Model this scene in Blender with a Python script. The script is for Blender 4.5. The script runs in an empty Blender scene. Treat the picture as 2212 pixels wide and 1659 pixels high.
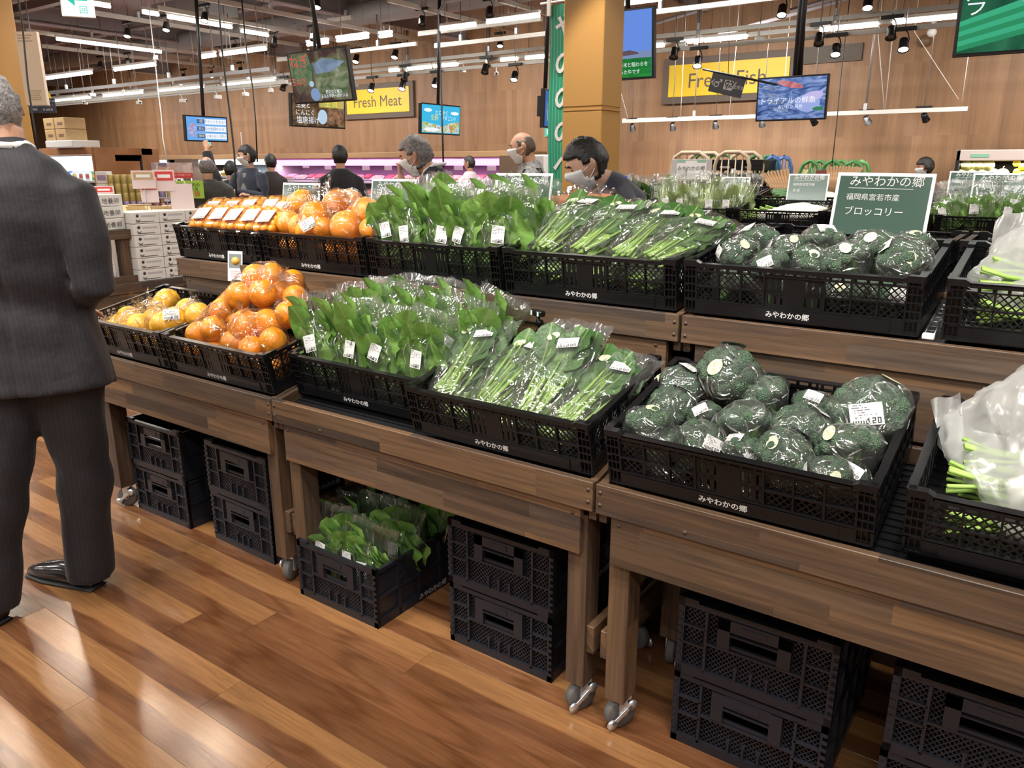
import bpy, bmesh, math, random
from mathutils import Vector, Matrix, Euler, noise
random.seed(7)
R = math.radians
S = bpy.context.scene
COL = S.collection

# ---------------------------------------------------------------- camera
FPX, IW, IH = 1665.0, 2212, 1659
HC, PITCH, YAW = 1.44, R(15.75), R(35.2)
cd = bpy.data.cameras.new('camera'); cam = bpy.data.objects.new('camera', cd); COL.objects.link(cam)
cam.location = (0, 0, HC); cam.rotation_euler = (math.pi/2 - PITCH, 0, YAW)
cd.sensor_fit = 'HORIZONTAL'; cd.sensor_width = 36.0; cd.lens = 36.0*FPX/IW; cd.clip_end = 200; cd.clip_start = 0.02
S.camera = cam
FW = Vector((-math.sin(YAW)*math.cos(PITCH), math.cos(YAW)*math.cos(PITCH), -math.sin(PITCH)))
RT = Vector((math.cos(YAW), math.sin(YAW), 0)); UP = RT.cross(FW)
CP = Vector((0, 0, HC))
def ray(x, y): return FW*FPX + RT*(x-IW/2) - UP*(y-IH/2)
def ony(x, y, Y): d = ray(x, y); return CP + d*(Y/d.y)
def onx(x, y, X): d = ray(x, y); return CP + d*(X/d.x)
def onz(x, y, Z): d = ray(x, y); return CP + d*((Z-HC)/d.z)
def atd(x, y, D): return CP + ray(x, y)*(D/FPX)

# ---------------------------------------------------------------- world, exposure, lamps
w = bpy.data.worlds.new('world'); S.world = w; w.use_nodes = True
w.node_tree.nodes['Background'].inputs[0].default_value = (0.9, 0.92, 1.0, 1)
w.node_tree.nodes['Background'].inputs[1].default_value = 0.25
S.view_settings.view_transform = 'Standard'; S.view_settings.look = 'None'
S.view_settings.gamma = 1.0; S.view_settings.use_curve_mapping = False
S.view_settings.exposure = 0.0
S.cycles.max_bounces = 8; S.cycles.transparent_max_bounces = 24
S.cycles.diffuse_bounces = 3; S.cycles.glossy_bounces = 3; S.cycles.transmission_bounces = 4
S.cycles.caustics_reflective = False; S.cycles.caustics_refractive = False
def area(x, y, z, sx, sy, e, col=(1, .96, .9), rx=0, rz=0):
    l = bpy.data.lights.new('ceiling_lamp', 'AREA'); l.shape = 'RECTANGLE'; l.size = sx; l.size_y = sy
    l.energy = e; l.color = col
    o = bpy.data.objects.new('ceiling_lamp', l); o.location = (x, y, z); o.rotation_euler = (rx, 0, rz); COL.objects.link(o); return o
def spot(loc, to, e, ang=50, col=(1, .93, .84), rad=.04, blend=.5):
    l = bpy.data.lights.new('spot_lamp', 'SPOT'); l.energy = e; l.spot_size = R(ang); l.spot_blend = blend
    l.color = col; l.shadow_soft_size = rad
    o = bpy.data.objects.new('spot_lamp', l); o.location = loc
    o.rotation_euler = (Vector(to)-Vector(loc)).to_track_quat('-Z', 'Y').to_euler(); COL.objects.link(o); return o
# tube lamps over the aisles (the visible tubes of the room go on above and behind the camera)
for yy in (-4.5, -1.2, 5.0, 8.2):
    for xx in (-22, -17.5, -13, -8.5, -4, 0.5, 5):
        area(xx, yy, 3.3, 2.4, .12, 80)
for xx in (-20, -16, -12, -8, -4, 0): area(xx, 10.2, 3.1, 2.4, .12, 70, rx=R(35))  # extra lamps added along the wall rail, tilted to brighten the wood wall
for xx in (-6.2, -3.0, 0.2): area(xx, .35, 3.3, 2.4, .12, 60)
# track spots aimed at the produce island
for i, xx in enumerate((-3.1, -2.35, -1.6, -.85, -.1, .6)):
    spot((xx+.15, .75, 3.1), (xx, 1.78, .85), 95, 46)
    spot((xx-.1, 1.15, 3.15), (xx, 2.25, 1.2), 75, 44)
for xx in (-2.6, -1.6, -.6, .4): spot((xx, 4.0, 3.2), (xx, 5.4, 1.15), 150, 55)
for xx in (-2.6, -1.2): spot((xx, -.6, 3.1), (xx-.6, .5, 0), 60, 50)  # added spots, out of view, to brighten the floor at the lower left

# ---------------------------------------------------------------- mesh helpers
class MB:
    def __init__(s): s.v = []; s.f = []; s.sm = []; s.mi = []; s.cm = 0
    def add(s, vs, fs, smooth=False):
        n = len(s.v); s.v += [tuple(p) for p in vs]
        for f in fs: s.f.append(tuple(i+n for i in f)); s.sm.append(smooth); s.mi.append(s.cm)
        return s
    def box(s, x0, y0, z0, x1, y1, z1, M=None):
        vs = [Vector(p) for p in ((x0,y0,z0),(x1,y0,z0),(x1,y1,z0),(x0,y1,z0),(x0,y0,z1),(x1,y0,z1),(x1,y1,z1),(x0,y1,z1))]
        if M: vs = [M @ p for p in vs]
        return s.add(vs, [(3,2,1,0),(4,5,6,7),(0,1,5,4),(1,2,6,5),(2,3,7,6),(3,0,4,7)])
    def bbox(s, x0, y0, z0, x1, y1, z1, b=.003, M=None):
        """box with chamfered vertical-and-horizontal edges"""
        b = min(b, (x1-x0)*.45, (y1-y0)*.45, (z1-z0)*.45)
        vs = []; idx = {}
        for ix, (xa, sx) in enumerate(((x0, 1), (x1, -1))):
            for iy, (ya, sy) in enumerate(((y0, 1), (y1, -1))):
                for iz, (za, sz) in enumerate(((z0, 1), (z1, -1))):
                    for k in range(3):
                        p = Vector((xa + (0 if k == 0 else sx*b), ya + (0 if k == 1 else sy*b), za + (0 if k == 2 else sz*b)))
                        idx[(ix, iy, iz, k)] = len(vs); vs.append(M @ p if M else p)
        fs = []
        g = lambda *a: idx[a]
        for i in (0, 1):
            a = [g(i,0,0,0), g(i,1,0,0), g(i,1,1,0), g(i,0,1,0)]; fs.append(a if i else a[::-1])
            a = [g(0,i,0,1), g(0,i,1,1), g(1,i,1,1), g(1,i,0,1)]; fs.append(a if i else a[::-1])
            a = [g(0,0,i,2), g(1,0,i,2), g(1,1,i,2), g(0,1,i,2)]; fs.append(a if i else a[::-1])
        for i in (0, 1):
            for j in (0, 1):
                a = [g(0,i,j,1), g(1,i,j,1), g(1,i,j,2), g(0,i,j,2)]; fs.append(a if i != j else a[::-1])
                a = [g(i,0,j,0), g(i,1,j,0), g(i,1,j,2), g(i,0,j,2)]; fs.append(a if i == j else a[::-1])
                a = [g(i,j,0,0), g(i,j,1,0), g(i,j,1,1), g(i,j,0,1)]; fs.append(a if i != j else a[::-1])
        for i in (0,1):
            for j in (0,1):
                for k in (0,1):
                    a = [g(i,j,k,0), g(i,j,k,1), g(i,j,k,2)]; fs.append(a if (i+j+k) % 2 else a[::-1])
        return s.add(vs, fs)
    def bar(s, a, b, w, h, up=(0,0,1)):
        a = Vector(a); b = Vector(b); d = (b-a); L = d.length
        if L < 1e-7: return s
        d /= L; u = Vector(up); x = d.cross(u)
        if x.length < 1e-4: x = d.cross(Vector((1,0,0)))
        x.normalize(); u = x.cross(d)
        M = Matrix((x, d, u)).transposed().to_4x4(); M.translation = a
        return s.box(-w/2, 0, -h/2, w/2, L, h/2, M)
    def tube(s, pts, r, n=8, cap=True, smooth=True, ry=None):
        pts = [Vector(p) for p in pts]; m = len(pts)
        rs = r if isinstance(r, (list, tuple)) else [r]*m
        vs = []; prev = None
        for i, p in enumerate(pts):
            t = (pts[min(i+1, m-1)] - pts[max(i-1, 0)])
            t = t.normalized() if t.length > 1e-9 else Vector((0,0,1))
            if prev is None:
                a = Vector((0,0,1)) if abs(t.z) < .9 else Vector((1,0,0))
                x = t.cross(a).normalized()
            else:
                x = (prev - t*prev.dot(t)); x = x.normalized() if x.length > 1e-6 else t.orthogonal().normalized()
            prev = x; y = t.cross(x)
            rr = rs[i]; ra, rb = rr if isinstance(rr, (list, tuple)) else (rr, rr)
            for k in range(n):
                an = 2*math.pi*k/n; vs.append(p + x*(ra*math.cos(an)) + y*(rb*math.sin(an)))
        fs = [(i*n+k, i*n+(k+1) % n, (i+1)*n+(k+1) % n, (i+1)*n+k) for i in range(m-1) for k in range(n)]
        if cap: fs += [tuple(range(n))[::-1], tuple((m-1)*n+k for k in range(n))]
        return s.add(vs, fs, smooth)
    def lathe(s, prof, n=16, M=None, smooth=True):
        vs = []
        for r, z in prof:
            for k in range(n):
                a = 2*math.pi*k/n; p = Vector((r*math.cos(a), r*math.sin(a), z)); vs.append(M @ p if M else p)
        m = len(prof)
        fs = [(i*n+k, i*n+(k+1) % n, (i+1)*n+(k+1) % n, (i+1)*n+k) for i in range(m-1) for k in range(n)]
        if prof[0][0] > 1e-6: fs.append(tuple(range(n))[::-1])
        if prof[-1][0] > 1e-6: fs.append(tuple((m-1)*n+k for k in range(n)))
        return s.add(vs, fs, smooth)
    def sphere(s, c, r, nu=14, nv=9, fn=None, M=None):
        c = Vector(c); rx, ry, rz = r if isinstance(r, (list, tuple)) else (r, r, r)
        vs = []
        for j in range(nv+1):
            ph = math.pi*j/nv
            for i in range(nu):
                th = 2*math.pi*i/nu
                d = Vector((math.sin(ph)*math.cos(th), math.sin(ph)*math.sin(th), math.cos(ph)))
                k = fn(d) if fn else 1
                p = Vector((d.x*rx*k, d.y*ry*k, d.z*rz*k))
                vs.append(c + (M @ p if M else p))
        fs = []
        for j in range(nv):
            for i in range(nu):
                a, b = j*nu+i, j*nu+(i+1) % nu; c2, d2 = b+nu, a+nu
                if j == 0: fs.append((a, d2, c2))
                elif j == nv-1: fs.append((a, d2, b))
                else: fs.append((a, d2, c2, b))
        return s.add(vs, fs, True)
    def grid(s, fn, nu, nv, smooth=True, closed=False):
        vs = [fn(i/nu, j/nv) for j in range(nv+1) for i in range(nu+1)]
        fs = [(j*(nu+1)+i, j*(nu+1)+i+1, (j+1)*(nu+1)+i+1, (j+1)*(nu+1)+i) for j in range(nv) for i in range(nu)]
        return s.add(vs, fs, smooth)
    def prism(s, pts, z0, z1, M=None, smooth=False):
        n = len(pts); vs = [Vector((x, y, z0)) for x, y in pts] + [Vector((x, y, z1)) for x, y in pts]
        if M: vs = [M @ p for p in vs]
        return s.add(vs, [tuple(range(n))[::-1], tuple(range(n, 2*n))] + [(i, (i+1) % n, n+(i+1) % n, n+i) for i in range(n)], smooth)
    def mesh(s, name):
        me = bpy.data.meshes.new(name); me.from_pydata(s.v, [], s.f)
        me.polygons.foreach_set('use_smooth', s.sm); me.polygons.foreach_set('material_index', s.mi); me.update(); return me
    def build(s, name, m, parent=None, loc=None):
        me = s.mesh(name)
        for k in (m if isinstance(m, (list, tuple)) else [m]): me.materials.append(k)
        return link(name, me, parent, loc)
def link(name, data, parent=None, loc=None, rot=None):
    o = bpy.data.objects.new(name, data); COL.objects.link(o)
    if parent is not None: o.parent = parent
    if loc is not None: o.location = loc
    if rot is not None: o.rotation_euler = rot
    return o
KIDS = {}
def tag(o, label=None, cat=None, group=None, kind=None):
    if label: o['label'] = label
    if cat: o['category'] = cat
    if group: o['group'] = group
    if kind: o['kind'] = kind
    return o
def thing(name, label, cat, loc=(0,0,0), rot=(0,0,0), group=None):
    o = bpy.data.objects.new(name, None); o.empty_display_size = .05; COL.objects.link(o)
    o.location = loc; o.rotation_euler = rot; return tag(o, label, cat, group)
def structure(o): o['kind'] = 'structure'; return o
def copy_tree(o, kids, parent=None):
    c = o.copy(); COL.objects.link(c); c.parent = parent
    for ch in kids.get(o, ()): copy_tree(ch, kids, c)
    return c
def kidmap(o):
    m = {}
    for ch in o.children_recursive: m.setdefault(ch.parent, []).append(ch)
    return m
def dup(o, kids, loc=None, rot=None, label=None, group=None, scale=None):
    c = copy_tree(o, kids)
    if loc is not None: c.location = loc
    if rot is not None: c.rotation_euler = rot
    if scale is not None: c.scale = scale if isinstance(scale, (tuple, list)) else (scale,)*3
    if label: c['label'] = label
    if group: c['group'] = group
    return c
ORD = ['first','second','third','fourth','fifth','sixth','seventh','eighth','ninth','tenth','eleventh','twelfth','thirteenth','fourteenth','fifteenth','sixteenth','seventeenth','eighteenth','nineteenth','twentieth']
def nz(p, sc, seed=0.0): return noise.noise(Vector(p)*sc + Vector((seed, seed*1.7, seed*.3)))

# ---------------------------------------------------------------- materials
MATS = {}
def mat(name, col=(.8,.8,.8), rough=.5, metal=0, spec=None, emit=None, es=0, coat=0, alpha=1, bump=None, var=None, sheen=0):
    """bump=(scale, strength); var=(scale, amount) darkens and lightens the colour by noise"""
    if name in MATS: return MATS[name]
    m = bpy.data.materials.new(name); m.use_nodes = True; nt = m.node_tree; b = nt.nodes['Principled BSDF']
    b.inputs['Base Color'].default_value = (*col, 1); b.inputs['Roughness'].default_value = rough; b.inputs['Metallic'].default_value = metal
    if spec is not None: b.inputs['Specular IOR Level'].default_value = spec
    if emit: b.inputs['Emission Color'].default_value = (*emit, 1); b.inputs['Emission Strength'].default_value = es
    if coat: b.inputs['Coat Weight'].default_value = coat; b.inputs['Coat Roughness'].default_value = .08
    if sheen: b.inputs['Sheen Weight'].default_value = sheen
    if bump or var:
        tc = nt.nodes.new('ShaderNodeTexCoord')
    if var:
        n = nt.nodes.new('ShaderNodeTexNoise'); n.inputs['Scale'].default_value = var[0]; n.inputs['Detail'].default_value = 4
        nt.links.new(tc.outputs['Object'], n.inputs['Vector'])
        h = nt.nodes.new('ShaderNodeMix'); h.data_type = 'RGBA'
        h.inputs['A'].default_value = (*[c*(1-var[1]) for c in col], 1); h.inputs['B'].default_value = (*[min(1, c*(1+var[1])) for c in col], 1)
        cr = nt.nodes.new('ShaderNodeMapRange'); cr.inputs['From Min'].default_value = .3; cr.inputs['From Max'].default_value = .7
        nt.links.new(n.outputs['Fac'], cr.inputs['Value']); nt.links.new(cr.outputs['Result'], h.inputs['Factor'])
        nt.links.new(h.outputs['Result'], b.inputs['Base Color'])
    if bump:
        n = nt.nodes.new('ShaderNodeTexNoise'); n.inputs['Scale'].default_value = bump[0]; n.inputs['Detail'].default_value = 3
        nt.links.new(tc.outputs['Object'], n.inputs['Vector'])
        bp = nt.nodes.new('ShaderNodeBump'); bp.inputs['Strength'].default_value = bump[1]; bp.inputs['Distance'].default_value = .01
        nt.links.new(n.outputs['Fac'], bp.inputs['Height']); nt.links.new(bp.outputs['Normal'], b.inputs['Normal'])
    MATS[name] = m; return m
def emis(name, col, s):
    if name in MATS: return MATS[name]
    m = bpy.data.materials.new(name); m.use_nodes = True; nt = m.node_tree; nt.nodes.clear()
    e = nt.nodes.new('ShaderNodeEmission'); e.inputs[0].default_value = (*col, 1); e.inputs[1].default_value = s
    o = nt.nodes.new('ShaderNodeOutputMaterial'); nt.links.new(e.outputs[0], o.inputs[0]); MATS[name] = m; return m
class NT:
    """tiny node-tree helper"""
    def __init__(s, name):
        s.m = bpy.data.materials.new(name); s.m.use_nodes = True; s.t = s.m.node_tree; s.t.nodes.clear()
        s.out = s.t.nodes.new('ShaderNodeOutputMaterial'); MATS[name] = s.m
    def n(s, typ, **kw):
        nd = s.t.nodes.new('ShaderNode'+typ)
        for k, v in kw.items():
            if k.startswith('_'): setattr(nd, k[1:], v)
            else:
                key = int(k[1:]) if k[0] == 'i' and k[1:].isdigit() else k.replace('__', ' ')
                if isinstance(v, bpy.types.NodeSocket): s.t.links.new(v, nd.inputs[key])
                else: nd.inputs[key].default_value = v
        return nd
    def math(s, op, a, b=0.0, c=None):
        nd = s.t.nodes.new('ShaderNodeMath'); nd.operation = op
        for i, v in enumerate((a, b) if c is None else (a, b, c)):
            if isinstance(v, bpy.types.NodeSocket): s.t.links.new(v, nd.inputs[i])
            else: nd.inputs[i].default_value = v
        return nd.outputs[0]
    def mix(s, f, a, b):
        nd = s.t.nodes.new('ShaderNodeMix'); nd.data_type = 'RGBA'
        for k, v in (('Factor', f), ('A', a), ('B', b)):
            if isinstance(v, bpy.types.NodeSocket): s.t.links.new(v, nd.inputs[k])
            else: nd.inputs[k].default_value = v if k == 'Factor' else (*v[:3], 1)
        return nd.outputs['Result']
    def ramp(s, f, stops):
        nd = s.t.nodes.new('ShaderNodeValToRGB'); e = nd.color_ramp.elements
        while len(e) < len(stops): e.new(.5)
        for q, (p, c) in zip(e, stops): q.position = p; q.color = (*c, 1)
        s.t.links.new(f, nd.inputs[0]); return nd.outputs[0]
    def fin(s, sh): s.t.links.new(sh, s.out.inputs[0]); return s.m
def M_(n): return MATS[n]

def wood_laminate(name, tones, stave=.045, length=.55, along='x', rough=.5):
    """finger-jointed board: staves of different shades with grain, from object coordinates"""
    q = NT(name); tc = q.n('TexCoord'); info = q.n('ObjectInfo')
    sep = q.n('SeparateXYZ', Vector=tc.outputs['Object'])
    off = q.math('MULTIPLY', info.outputs['Random'], 37.0)
    A, B = ('X', 'Z') if along == 'x' else (('Y', 'Z') if along == 'y' else ('Z', 'X'))
    other = 'Y' if along != 'y' else 'X'
    bb = q.math('ADD', sep.outputs[B], q.math('MULTIPLY', sep.outputs[other], .93))
    row = q.math('FLOOR', q.math('DIVIDE', q.math('ADD', bb, off), stave))
    wr = q.n('TexWhiteNoise', _noise_dimensions='1D', W=row)
    u = q.math('ADD', q.math('DIVIDE', q.math('ADD', sep.outputs[A], off), length), q.math('MULTIPLY', wr.outputs['Value'], 7.3))
    cell = q.math('FLOOR', u)
    cv = q.n('CombineXYZ', X=cell, Y=row, Z=off)
    wn = q.n('TexWhiteNoise', _noise_dimensions='3D', Vector=cv.outputs[0])
    col = q.ramp(wn.outputs['Value'], [(i/(len(tones)-1), t) for i, t in enumerate(tones)])
    sc = q.n('CombineXYZ', X=q.math('MULTIPLY', sep.outputs[A], 3.0), Y=q.math('MULTIPLY', bb, 60.0), Z=q.math('ADD', cell, row))
    gn = q.n('TexNoise', Vector=sc.outputs[0], Scale=1.0, Detail=5.0, Roughness=.65, Distortion=.6)
    g = q.n('MapRange', Value=gn.outputs['Fac'], i1=.25, i2=.8, i3=.5, i4=1.4)
    sk = q.n('CombineXYZ', X=q.math('ADD', q.math('MULTIPLY', sep.outputs[A], 1.3), cell), Y=q.math('MULTIPLY', bb, 34.0), Z=q.math('ADD', row, off))
    sn = q.n('TexNoise', Vector=sk.outputs[0], Scale=1.0, Detail=4.0, Roughness=.6, Distortion=1.4)
    dkf = q.n('MapRange', Value=sn.outputs['Fac'], i1=.52, i2=.72, i3=0.0, i4=.62)
    ltf = q.n('MapRange', Value=sn.outputs['Fac'], i1=.46, i2=.25, i3=0.0, i4=.5)
    col = q.mix(dkf.outputs[0], col, (.030,.021,.018)); col = q.mix(ltf.outputs[0], col, (.165,.092,.046))
    col = q.n('VectorMath', _operation='SCALE', i0=col, Scale=g.outputs[0])
    bs = q.n('BsdfPrincipled', Roughness=rough); q.t.links.new(col.outputs[0], bs.inputs['Base Color'])
    bp = q.n('Bump', Strength=.15, Distance=.002, Height=gn.outputs['Fac']); q.t.links.new(bp.outputs[0], bs.inputs['Normal'])
    return q.fin(bs.outputs[0])
TONES = [(.038,.025,.017), (.094,.055,.031), (.120,.068,.036), (.053,.038,.031), (.168,.091,.043), (.077,.054,.040), (.130,.074,.036)]
wood_laminate('stained_wood', TONES)
wood_laminate('stained_wood_deep', TONES, along='y')
wood_laminate('stained_wood_upright', TONES, along='z', stave=.06, length=1.2)

def floor_mat():
    q = NT('floor_wood'); tc = q.n('TexCoord'); info = q.n('ObjectInfo')
    sep = q.n('SeparateXYZ', Vector=tc.outputs['Object'])
    rnd = info.outputs['Random']; off = q.math('MULTIPLY', rnd, 50.0)
    v = q.n('CombineXYZ', X=q.math('ADD', q.math('MULTIPLY', sep.outputs['X'], 1.1), off), Y=q.math('MULTIPLY', sep.outputs['Y'], 9.0), Z=off)
    big = q.n('TexNoise', Vector=v.outputs[0], Scale=1.0, Detail=2.0, Distortion=.8)
    v2 = q.n('CombineXYZ', X=q.math('ADD', q.math('MULTIPLY', sep.outputs['X'], 4.0), off), Y=q.math('MULTIPLY', sep.outputs['Y'], 70.0), Z=off)
    fine = q.n('TexNoise', Vector=v2.outputs[0], Scale=1.0, Detail=6.0, Roughness=.6, Distortion=1.2)
    v3 = q.n('CombineXYZ', X=q.math('ADD', q.math('MULTIPLY', sep.outputs['X'], .9), off), Y=q.math('MULTIPLY', sep.outputs['Y'], 14.0), Z=off)
    wv = q.n('TexWave', Vector=v3.outputs[0], Scale=.9, Distortion=7.0, Detail=2.5)
    # pale sapwood stripe along one edge of many planks
    edge = q.n('TexNoise', Vector=q.n('CombineXYZ', X=q.math('ADD', q.math('MULTIPLY', sep.outputs['X'], 1.6), off), Y=off, Z=0.0).outputs[0], Scale=1.0, Detail=2.0)
    lim = q.math('SUBTRACT', .105, q.math('MULTIPLY', edge.outputs['Fac'], .075))
    sap = q.n('MapRange', Value=q.math('SUBTRACT', sep.outputs['Y'], lim), i1=-.004, i2=.004, i3=0.0, i4=1.0)
    has = q.math('GREATER_THAN', q.n('TexWhiteNoise', _noise_dimensions='1D', W=off).outputs['Value'], .25)
    sapf = q.math('MULTIPLY', sap.outputs[0], has)
    heart = q.ramp(big.outputs['Fac'], [(.28, (.120,.048,.020)), (.5, (.158,.065,.027)), (.72, (.195,.086,.036))])
    heart = q.mix(q.math('MULTIPLY', q.math('POWER', wv.outputs['Fac'], 5.0), .6), heart, (.085,.03,.011))
    col = q.mix(q.math('MULTIPLY', sapf, .75), heart, (.30,.145,.055))
    g = q.n('MapRange', Value=fine.outputs['Fac'], i1=.3, i2=.75, i3=.72, i4=1.2)
    tone = q.n('MapRange', Value=rnd, i3=.9, i4=1.1)
    col = q.n('VectorMath', _operation='SCALE', i0=col, Scale=q.math('MULTIPLY', g.outputs[0], tone.outputs[0]))
    bs = q.n('BsdfPrincipled', Roughness=.2); q.t.links.new(col.outputs[0], bs.inputs['Base Color'])
    bs.inputs['Specular IOR Level'].default_value = .55
    bp = q.n('Bump', Strength=.12, Distance=.0015, Height=fine.outputs['Fac']); q.t.links.new(bp.outputs[0], bs.inputs['Normal'])
    return q.fin(bs.outputs[0])
floor_mat()

def wall_mat():
    q = NT('wall_wood'); tc = q.n('TexCoord'); sep = q.n('SeparateXYZ', Vector=tc.outputs['Object'])
    v = q.n('CombineXYZ', X=q.math('MULTIPLY', sep.outputs['X'], 5.5), Y=0.0, Z=q.math('MULTIPLY', sep.outputs['Z'], .45))
    st = q.n('TexNoise', Vector=v.outputs[0], Scale=1.0, Detail=3.0)
    v2 = q.n('CombineXYZ', X=q.math('MULTIPLY', sep.outputs['X'], 38.0), Y=0.0, Z=q.math('MULTIPLY', sep.outputs['Z'], 1.6))
    gr = q.n('TexNoise', Vector=v2.outputs[0], Scale=1.0, Detail=4.0)
    row = q.math('FLOOR', q.math('DIVIDE', sep.outputs['X'], .11)); 
    wr = q.n('TexWhiteNoise', _noise_dimensions='1D', W=row)
    zc = q.math('FLOOR', q.math('ADD', q.math('DIVIDE', sep.outputs['Z'], .92), q.math('MULTIPLY', wr.outputs['Value'], 0.0)))
    wc = q.n('TexWhiteNoise', _noise_dimensions='2D', Vector=q.n('CombineXYZ', X=row, Y=zc).outputs[0])
    f = q.math('ADD', q.math('MULTIPLY', st.outputs['Fac'], .5), q.math('ADD', q.math('MULTIPLY', gr.outputs['Fac'], .4), q.math('MULTIPLY', wc.outputs['Value'], .16)))
    col = q.ramp(f, [(.3, (.175,.088,.040)), (.52, (.245,.128,.060)), (.75, (.32,.178,.088))])
    bs = q.n('BsdfPrincipled', Roughness=.55); q.t.links.new(col, bs.inputs['Base Color'])
    return q.fin(bs.outputs[0])
wall_mat()

mat('black_plastic', (.0055,.0056,.0066), .30, spec=.38)
mat('folding_plastic', (.0115,.0125,.018), .34, spec=.5)
mat('black_plastic_dull', (.005,.005,.006), .5, spec=.3)
mat('white_ink', (.62,.62,.62), .6)
mat('grey_ink', (.16,.16,.17), .7)
mat('sticker', (.62,.62,.61), .5)
mat('steel', (.62,.63,.65), .28, 1)
mat('zinc', (.75,.78,.82), .38, .85)
mat('rubber_grey', (.22,.21,.20), .7)
mat('rubber_black', (.02,.02,.022), .6); mat('caster_tyre', (.10,.095,.09), .6)
mat('white_paint', (.78,.78,.76), .4)
mat('rail_metal', (.50,.49,.46), .4, .3)
mat('rail_white', (.74,.72,.68), .4)
mat('black_metal', (.014,.014,.016), .4)
mat('rod_grey', (.35,.35,.36), .4, .6)
mat('tv_black', (.012,.012,.014), .35)
mat('sign_green', (.055,.10,.08), .16, coat=.3)
mat('card_white', (.74,.76,.76), .25)
mat('card_paper', (.82,.82,.80), .6)
mat('gold_panel', (.44,.235,.06), .45)
mat('sign_yellow', (.70,.47,.012), .45)
mat('sign_brown', (.105,.075,.058), .6)
mat('case_wood', (.36,.165,.066), .5, var=(3, .2))
mat('carton_white', (.66,.645,.61), .65, var=(14, .03))
mat('carton_tan', (.52,.35,.17), .7, var=(9, .1))
mat('ink_black', (.03,.03,.032), .6)
mat('ink_red', (.62,.05,.045), .5)
mat('paper_pink', (.75,.60,.58), .55)
mat('ceiling_grey', (.34,.30,.33), .8, var=(.6, .25))
mat('beam_grey', (.36,.33,.36), .6)
mat('duct_grey', (.36,.36,.38), .5)
mat('cable_black', (.012,.012,.012), .5)
mat('cable_white', (.7,.68,.64), .5)
tube_e = emis('tube_glow', (1, .95, .86), 14.0)
bulb_e = emis('bulb_glow', (1, .88, .72), 16.0)
pink_e = emis('pink_bulb_glow', (1, .5, .75), 14.0)
case_e = emis('case_glow', (.80, .92, 1), 3.2)
meat_e = emis('meat_case_glow', (.86, .30, .88), 3.0)

def film_mat(name, rough=.09, base=.07, edge=.5, haze=.03, sc=22, bump=.35, tint=(.97,.985,.975), col=(.9,.92,.92), squash=1.0):
    q = NT(name); tc = q.n('TexCoord'); info = q.n('ObjectInfo')
    off = q.n('CombineXYZ', X=q.math('MULTIPLY', info.outputs['Random'], 20.0), Y=0.0, Z=0.0)
    v = q.n('VectorMath', _operation='MULTIPLY_ADD', i0=tc.outputs['Object'], i1=(1.0, 1.0, squash), i2=off.outputs[0])
    n1 = q.n('TexNoise', Vector=v.outputs[0], Scale=float(sc), Detail=2.0, Distortion=1.6)
    rid = q.math('ABSOLUTE', q.math('SUBTRACT', n1.outputs['Fac'], .5))
    n2 = q.n('TexNoise', Vector=v.outputs[0], Scale=float(sc*2.7), Detail=1.0, Distortion=.5)
    h = q.math('ADD', q.math('MULTIPLY', rid, 2.2), q.math('MULTIPLY', n2.outputs['Fac'], .14))
    bp = q.n('Bump', Strength=bump, Distance=.012, Height=h)
    gl = q.n('BsdfGlossy', Roughness=rough, Color=(1,1,1,1)); q.t.links.new(bp.outputs[0], gl.inputs['Normal'])
    tr = q.n('BsdfTransparent', Color=(*tint, 1))
    df = q.n('BsdfTranslucent', Color=(*col, 1)); d2 = q.n('BsdfDiffuse', Color=(*col, 1))
    dd = q.n('MixShader', i0=.5, i1=df.outputs[0], i2=d2.outputs[0])
    lw = q.n('LayerWeight', Blend=.25); q.t.links.new(bp.outputs[0], lw.inputs['Normal'])
    f = q.math('ADD', q.math('MULTIPLY', lw.outputs['Fresnel'], edge), base)
    a = q.n('MixShader', i0=haze, i1=tr.outputs[0], i2=dd.outputs[0])
    b = q.n('MixShader', i0=f, i1=a.outputs[0], i2=gl.outputs[0])
    return q.fin(b.outputs[0])
film_mat('clear_film', rough=.06, base=.08, edge=.6, haze=.06, sc=9, bump=.9)
film_mat('fruit_film', rough=.06, base=.06, edge=.42, haze=.012, sc=11, bump=.9)
film_mat('film_glint', rough=.12, base=.30, edge=.5, haze=.22, sc=9, bump=.2)  # white haze and extra gloss put in so the ridges read as highlights
film_mat('film_rim', rough=.08, base=.11, edge=.5, haze=.07, sc=14, bump=.8, squash=.2)
film_mat('crisp_film', rough=.06, base=.065, edge=.42, haze=.024, sc=13, bump=.9, squash=.16)
film_mat('clamshell', rough=.06, base=.06, edge=.4, haze=.02, sc=6, bump=.05)
film_mat('milky_film', rough=.22, base=.06, edge=.3, haze=.48, sc=6, bump=.45, tint=(.96,.97,.96), col=(.86,.87,.86))
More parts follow.
